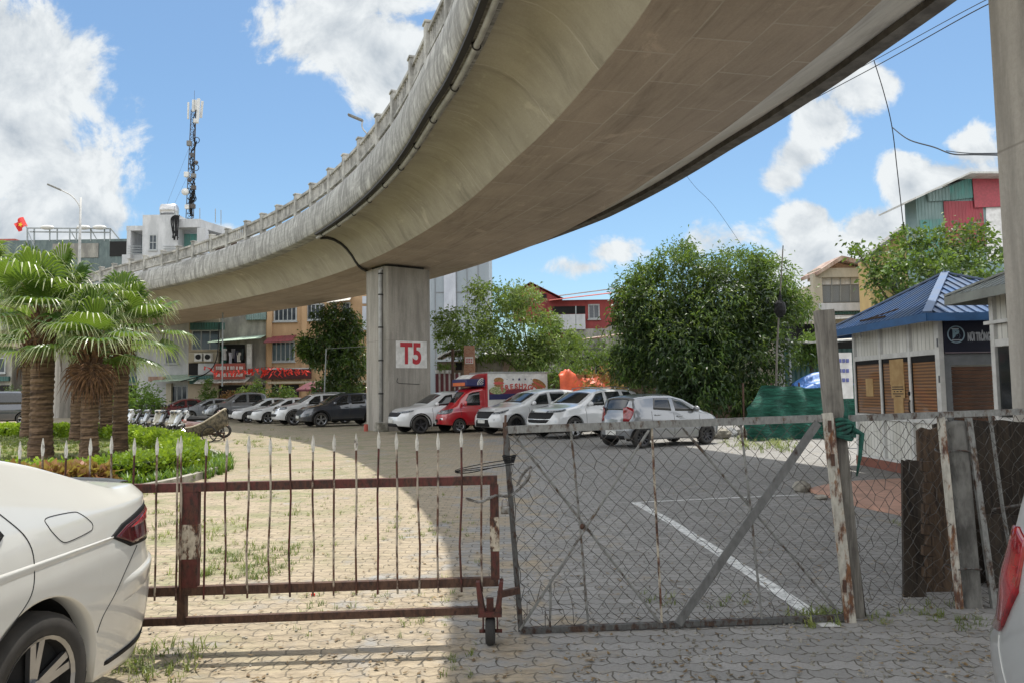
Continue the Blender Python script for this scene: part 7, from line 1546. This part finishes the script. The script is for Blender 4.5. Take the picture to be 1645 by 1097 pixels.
b.grid(tarp2, 34, 18); prop(b.build('blue_tarpaulin', flat('blue_tarp', (.07, .20, .52), .42, c2=(.03, .10, .32), scale=4, bump=.8, bscale=3, stretch=(5, 1, 1)), None, True), 'blue tarpaulin draped over a heap left of the kiosk', 'tarpaulin')
# printed banner seen past the timber post
t = thing('banner', 'white printed banner with blue lettering rows beside the blue roofed kiosk', 'banner', tuple(at(1353, 640, 20))[:2]+(0,)); o = pbox(t, 'sheet', 1340, 566, 1368, 640, 20, .03, M['signwhite']); bb = flat('banner_blue', (.12, .14, .35), .6)
for k, py in enumerate((576, 592, 607)):
    b = MB()
    for q in range(4): a, c = at(1342+q*6, py+6, 19.97), at(1346+q*6, py, 19.97); b.bx(a.x, c.x, 19.98, 20.0, a.z, c.z)
    b.build('lettering', bb, o)
pbox(o, 'red_corner', 1340, 622, 1350, 640, 20, .02, pred, .02)
# green netting along the far fence
nt = thing('net_fence', 'green shade netting hung along the yard edge behind the mesh gate', 'fence', (9, 24, 0)); gs = NT('green_netting'); n = gs.noise(gs.mapping((.6, .6, 5)), 2.2, 7, .7, 1.8); f = gs.noise(gs.mapping(), 50, 3)
gs.out(gs.mix(gs.ramp(n, .35, .7), (.008, .06, .042, 1), (.03, .19, .13, 1)), .8); gs.bump(n, 1., .12)
random.seed(17); b = MB(); sA, sB = G(1200, 708), G(1420, 700)
def net(u, v): x = sA.x+(sB.x-sA.x)*u; y = sA.y+(sB.y-sA.y)*u; h = 1.62+.04*math.sin(u*9)-.9*max(0, .12-u)*6; return (x+.05*math.sin(v*9), y+.12*math.sin(u*40+v*3)+.06*math.sin(v*13+u*20), h*v*(1-.012*math.sin(u*31)))
b.grid(net, 90, 14); b.build('netting', gs.m, nt, True); 
for k in range(6): u = k/5; b = MB(); b.tube([(sA.x+(sB.x-sA.x)*u, sA.y+(sB.y-sA.y)*u+.2, 0), (sA.x+(sB.x-sA.x)*u, sA.y+(sB.y-sA.y)*u+.2, 1.75)], .03, 5); b.build('stake', M['rust'], nt)
# debris heap between hatchback and netting
random.seed(44)
for k in range(7):
    q = G(1134+k*13, random.uniform(700, 711)); b = MB(); s_ = random.uniform(.12, .28); b.ell((q.x, q.y+.8, s_*.6), (s_, s_*.8, s_*.7), 9, 6, jit=.2); prop(b.build('rubble_lump', random.choice((M['kerb'], M['signwhite'], M['darkwood2']))), 'lump of rubble, %s from the silver hatchback in the heap reaching to the green netting' % ('first', 'second', 'third', 'fourth', 'fifth', 'sixth', 'seventh')[k], 'rubble', 'rubble heap by the netting')
# tall bamboo pole with a black bag through the dense tree
t = thing('bamboo_pole', 'tall thin pole rising through the right side of the dense tree', 'pole', (at(1245, 650, 25.2).x, 25.2, 0)); b = MB(); b.tube([(at(1243, 640, 25.2).x, 25.2, 0), tuple(at(1248, 560, 25.2)), tuple(at(1258, 395, 25.2))], [.05, .035, .02], 6); b.build('pole', M['greywood'], t)
c = at(1253, 492, 25.0); b = MB(); b.ell((c.x, 25.0, c.z-.1), (.20, .16, .28), 9, 7, jit=.18); b.tube([(c.x, 25, c.z+.1), (c.x+.02, 25, c.z+.5)], [.09, .02], 6); prop(b.build('black_bag', M['black']), 'black plastic bag snagged on the tall pole in the dense tree', 'bag')
# street lamps
def street_lamp(label, base, topz, dirx, hr=1.6):
    t = thing('street_lamp', label, 'street lamp', tuple(base)); b = MB(); x, y, z = base; sx = 1 if dirx > 0 else -1
    b.tube([(x, y, z), (x, y, z+(topz-z)*.5), (x, y, topz-.3)], [.13, .10, .075], 8); b.build('pole', M['pvc'], t, True); b = MB(); b.tube(smoothpts([(x, y, topz-1.6), (x+sx*.12, y, topz-.9), (x+sx*.7, y, topz-.15), (x+sx*hr, y, topz+.35)], 5), .045, 6); b.build('arm', M['pvc'], t, True)
    b = MB(); b.rbox((x+sx*(hr+.45), y, topz+.55), (1.05, .34, .14), .05, ry=R(-24)*sx); b.build('lamp_head', M['galv'], t)
    return t
q = at(129, 350, 56.5); street_lamp('street lamp with one arm standing above the palms on the flyover', (q.x, 56.5, 9.0), at(129, 312, 56.5).z, -1)
q = at(600, 215, 47); street_lamp('street lamp whose head shows over the flyover parapet', (q.x, 47, 9.0), at(590, 203, 47).z, -1, .7)
# thin support pole near mango tree and shop
t = thing('support_pole', 'thin pale pole with a crossbar in front of the glossy leaved tree', 'pole', (at(522, 640, 44).x, 44, 0)); b = MB(); a = at(524, 560, 44); b.tube([(at(519, 640, 44).x, 44, 0), tuple(a)], .035, 6); b.tube([tuple(a), tuple(at(592, 556, 44))], .02, 5); b.build('pole', M['rod'], t)
prop(MB().tube([tuple(at(358, 470, 50)), tuple(at(357, 620, 50))], .05, 6).build('conduit', M['rod']), 'thin vertical conduit in front of the beige house', 'pipe')
# power lines
def wire(label, pts, r=.02): prop(MB().tube(smoothpts([at(*p) for p in pts], 8), r, 4).build('power_line', M['black']), label, 'wire', 'overhead wires')
wire('upper of the two cables slanting down from the top right corner', [(1700, -50, 15), (1575, 5, 18), (1400, 100, 24), (1250, 180, 34)], .012)
wire('lower of the two cables slanting down from the top right corner', [(1700, -40, 15), (1578, 12, 18), (1405, 108, 24), (1240, 195, 34)], .016)
wire('cable hanging vertically below the slanting cables', [(1404, 98, 20), (1420, 150, 20), (1433, 205, 20), (1442, 280, 20), (1452, 370, 20)], .014)
wire('wavy cable running right from the hanging cable to the pier', [(1433, 205, 20), (1460, 225, 19), (1500, 237, 18), (1530, 248, 17), (1570, 249, 15), (1640, 250, 12)], .016)
wire('second wavy cable just above the first near the pier', [(1520, 243, 17.5), (1560, 247, 15), (1640, 246, 12)], .010)
wire('thin cable slanting from under the flyover down to the dense tree', [(1050, 200, 45), (1108, 290, 45), (1150, 335, 45), (1215, 430, 45)], .010)
wire('service cable swooping in front of the white house', [(290, 612, 56), (330, 600, 56), (348, 575, 56), (352, 520, 56)], .04)
# ---------------------------------------------------------------- motorbikes and cart
def scooter(label, x, y, rz, body, seatc=None):
    t = thing('motorbike', label, 'motorbike', (x, y, 0), 'motorbikes parked behind the hedge', rz)
    for wx_ in (-.62, .62):
        b = MB(); b.lathe([(.17, -.04), (.2, -.05), (.255, -.04), (.27, 0), (.255, .04), (.2, .05), (.17, .04)], (wx_, 0, .27), 'Y', 18); w = b.build('wheel', M['rubber'], t, True, local=True); b = MB()
        for k in range(5): a = k*1.2566; b.beam((wx_, 0, .27), (wx_+.18*math.cos(a), 0, .27+.18*math.sin(a)), .03, .02)
        b.build('rim', M['alloy'], w, local=True)
    b = MB()
    b.grid(lambda u, v: (.62-.24*u-.02, (v-.5)*.40*(1-.5*abs(u-.5)), .52+.42*u-.08*(2*v-1)**2), 5, 6); b.rbox((.50, 0, .74), (.10, .34, .46), .04, ry=R(-22)); b.rbox((.12, 0, .32), (.56, .26, .07), .02); b.rbox((-.38, 0, .52), (.72, .28, .28), .09, ry=R(8)); b.rbox((-.72, 0, .66), (.24, .18, .14), .05, ry=R(18)); b.rbox((.62, 0, .52), (.30, .13, .06), .03, ry=R(20)); b.rbox((.46, 0, .99), (.18, .30, .14), .05)
    b.build('body', body, t, True, local=True)
    b = MB(); b.rbox((-.34, 0, .74), (.72, .26, .12), .05); b.build('seat', seatc or M['black'], t, True, local=True)
    b = MB(); b.tube([(.40, -.34, 1.06), (.44, -.12, 1.0), (.44, .12, 1.0), (.40, .34, 1.06)], .017, 6); b.tube([(.60, 0, .30), (.46, 0, .95)], .03, 6)
    for s_ in (-1, 1): b.tube([(.42, s_*.24, 1.04), (.40, s_*.30, 1.20)], .008, 5); b.ell((.40, s_*.31, 1.23), (.02, .055, .04), 8, 5)
    b.build('handlebar', M['black'], t, local=True)
    b = MB(); b.ell((.57, 0, .98), (.05, .09, .06), 10, 6); b.build('headlight', M['lamp'], t, True, local=True); b = MB(); b.ell((-.84, 0, .70), (.04, .08, .04), 8, 5); b.build('tail_lamp', M['redlens'], t, local=True)
    b = MB(); b.tube([(-.1, -.16, .26), (-.5, -.18, .27), (-.85, -.18, .34)], [.025, .04, .045], 7); b.build('exhaust', M['chrome'], t, local=True)
    return t
cb2 = carpaint('blue_grey_scooter', (.12, .16, .20)); pkp = carpaint('dusty_pink_scooter', (.34, .19, .17)); blk = carpaint('black_scooter', (.02, .02, .022)); crm = carpaint('cream_scooter', (.52, .48, .40))
for i, (px, Y, a, m, lab) in enumerate(((212, 36, -2.4, cb2, 'blue grey motorbike at the left end of the row, by the right palm trunk'), (226, 35, -2.2, M['white'], 'white motorbike second from the left palm trunk'), (241, 34, -2.5, blk, 'black motorbike in front of the maroon sedan'), (254, 33, -2.3, M['silver'], 'silver motorbike in front of the grey sedan'), (268, 32, -1.9, crm, 'cream scooter with a tall pale front shield'), (281, 31.5, -2.3, blk, 'black motorbike between two cream scooters'), (293, 30.5, -1.9, crm, 'cream scooter nearest the hedge bend'), (306, 30, -2.4, M['white'], 'white scooter in front of the pickup'), (320, 29.6, -2.7, M['white'], 'white scooter with a high white body beside the cart'), (332, 28.5, .35, pkp, 'dusty pink scooter loaded against the wicker cart'))):
    q = at(px, 680, Y); scooter(lab, q.x, Y, a, m)
q = at(338, 690, 26.5); t = thing('cargo_cart', 'weathered tan cart with a rounded boat like wicker front at the end of the motorbikes', 'cart', (q.x, 26.5, 0)); b = MB()
def hull(u, v): x = q.x-.75+1.25*u; w = .34*math.sin(min(1, (1-u)*2.2+.2)*math.pi/2); a = (v-.5)*math.pi; return (x+.16*math.cos(a)*u, 26.5+w*math.sin(a), .50+.62*u**1.8-.38*math.cos(a)*(.9+.45*u))
b.grid(hull, 20, 12); b.build('basket', flat('wicker', (.20, .17, .12), .85, c2=(.05, .045, .035), scale=9, bump=1.), t, False)
b = MB(); b.tube(smoothpts([tuple(Vector(hull(k/10, 0))+Vector((0, 0, .01))) for k in range(11)]+[tuple(Vector(hull(1-k/10, 1))+Vector((0, 0, .01))) for k in range(11)], 3), .03, 6); b.build('rim_rail', flat('pale_wood', (.5, .44, .34), .7), t, True)
for s_ in (-1, 1): b = MB(); b.tube([(q.x+.1+.26*math.cos(a), 26.5+s_*.34, .27+.26*math.sin(a)) for a in [2*math.pi*k/20 for k in range(21)]], .02, 6); b.build('wheel', M['rubber'], t, local=False)
b = MB(); b.tube([(q.x-.7, 26.5, .02), (q.x-.6, 26.5, .28), (q.x+.1, 26.5, .27), (q.x+.45, 26.5, .30), (q.x+.5, 26.5, .02)], .03, 6); b.build('frame', M['rust'], t)
# small things on the ground
q = G(503, 957); prop(MB().rbox((q.x, q.y, .012), (.03, .02, .02), .005).build('red_litter', M['bunt']), 'tiny red scrap lying on the sandy paving behind the picket gate', 'litter')
q = G(555, 686); t = thing('bollard_base', 'small red and white bollard stump beside the pier drain pipe', 'bollard', (q.x-.3, 32.4, 0)); q2 = at(588, 680, 32.2); MB().lathe([(.09, 0), (.09, .28), (.07, .3), (0, .3)], (q2.x, 32.2, 0), 'Z', 10).build('stump', M['redroof'], t); OFF[t.name] = Vector(t.location)
b = MB(); b.tube([tuple(at(728, 662, 4.75))[:2]+(.004,) if False else tuple(G(650, 993)+Vector((0, 0, .01))), tuple(G(728, 989)+Vector((0, 0, .01)))], .006, 5); prop(b.build('stick', M['greywood']), 'short straight stick lying below the picket gate', 'stick')
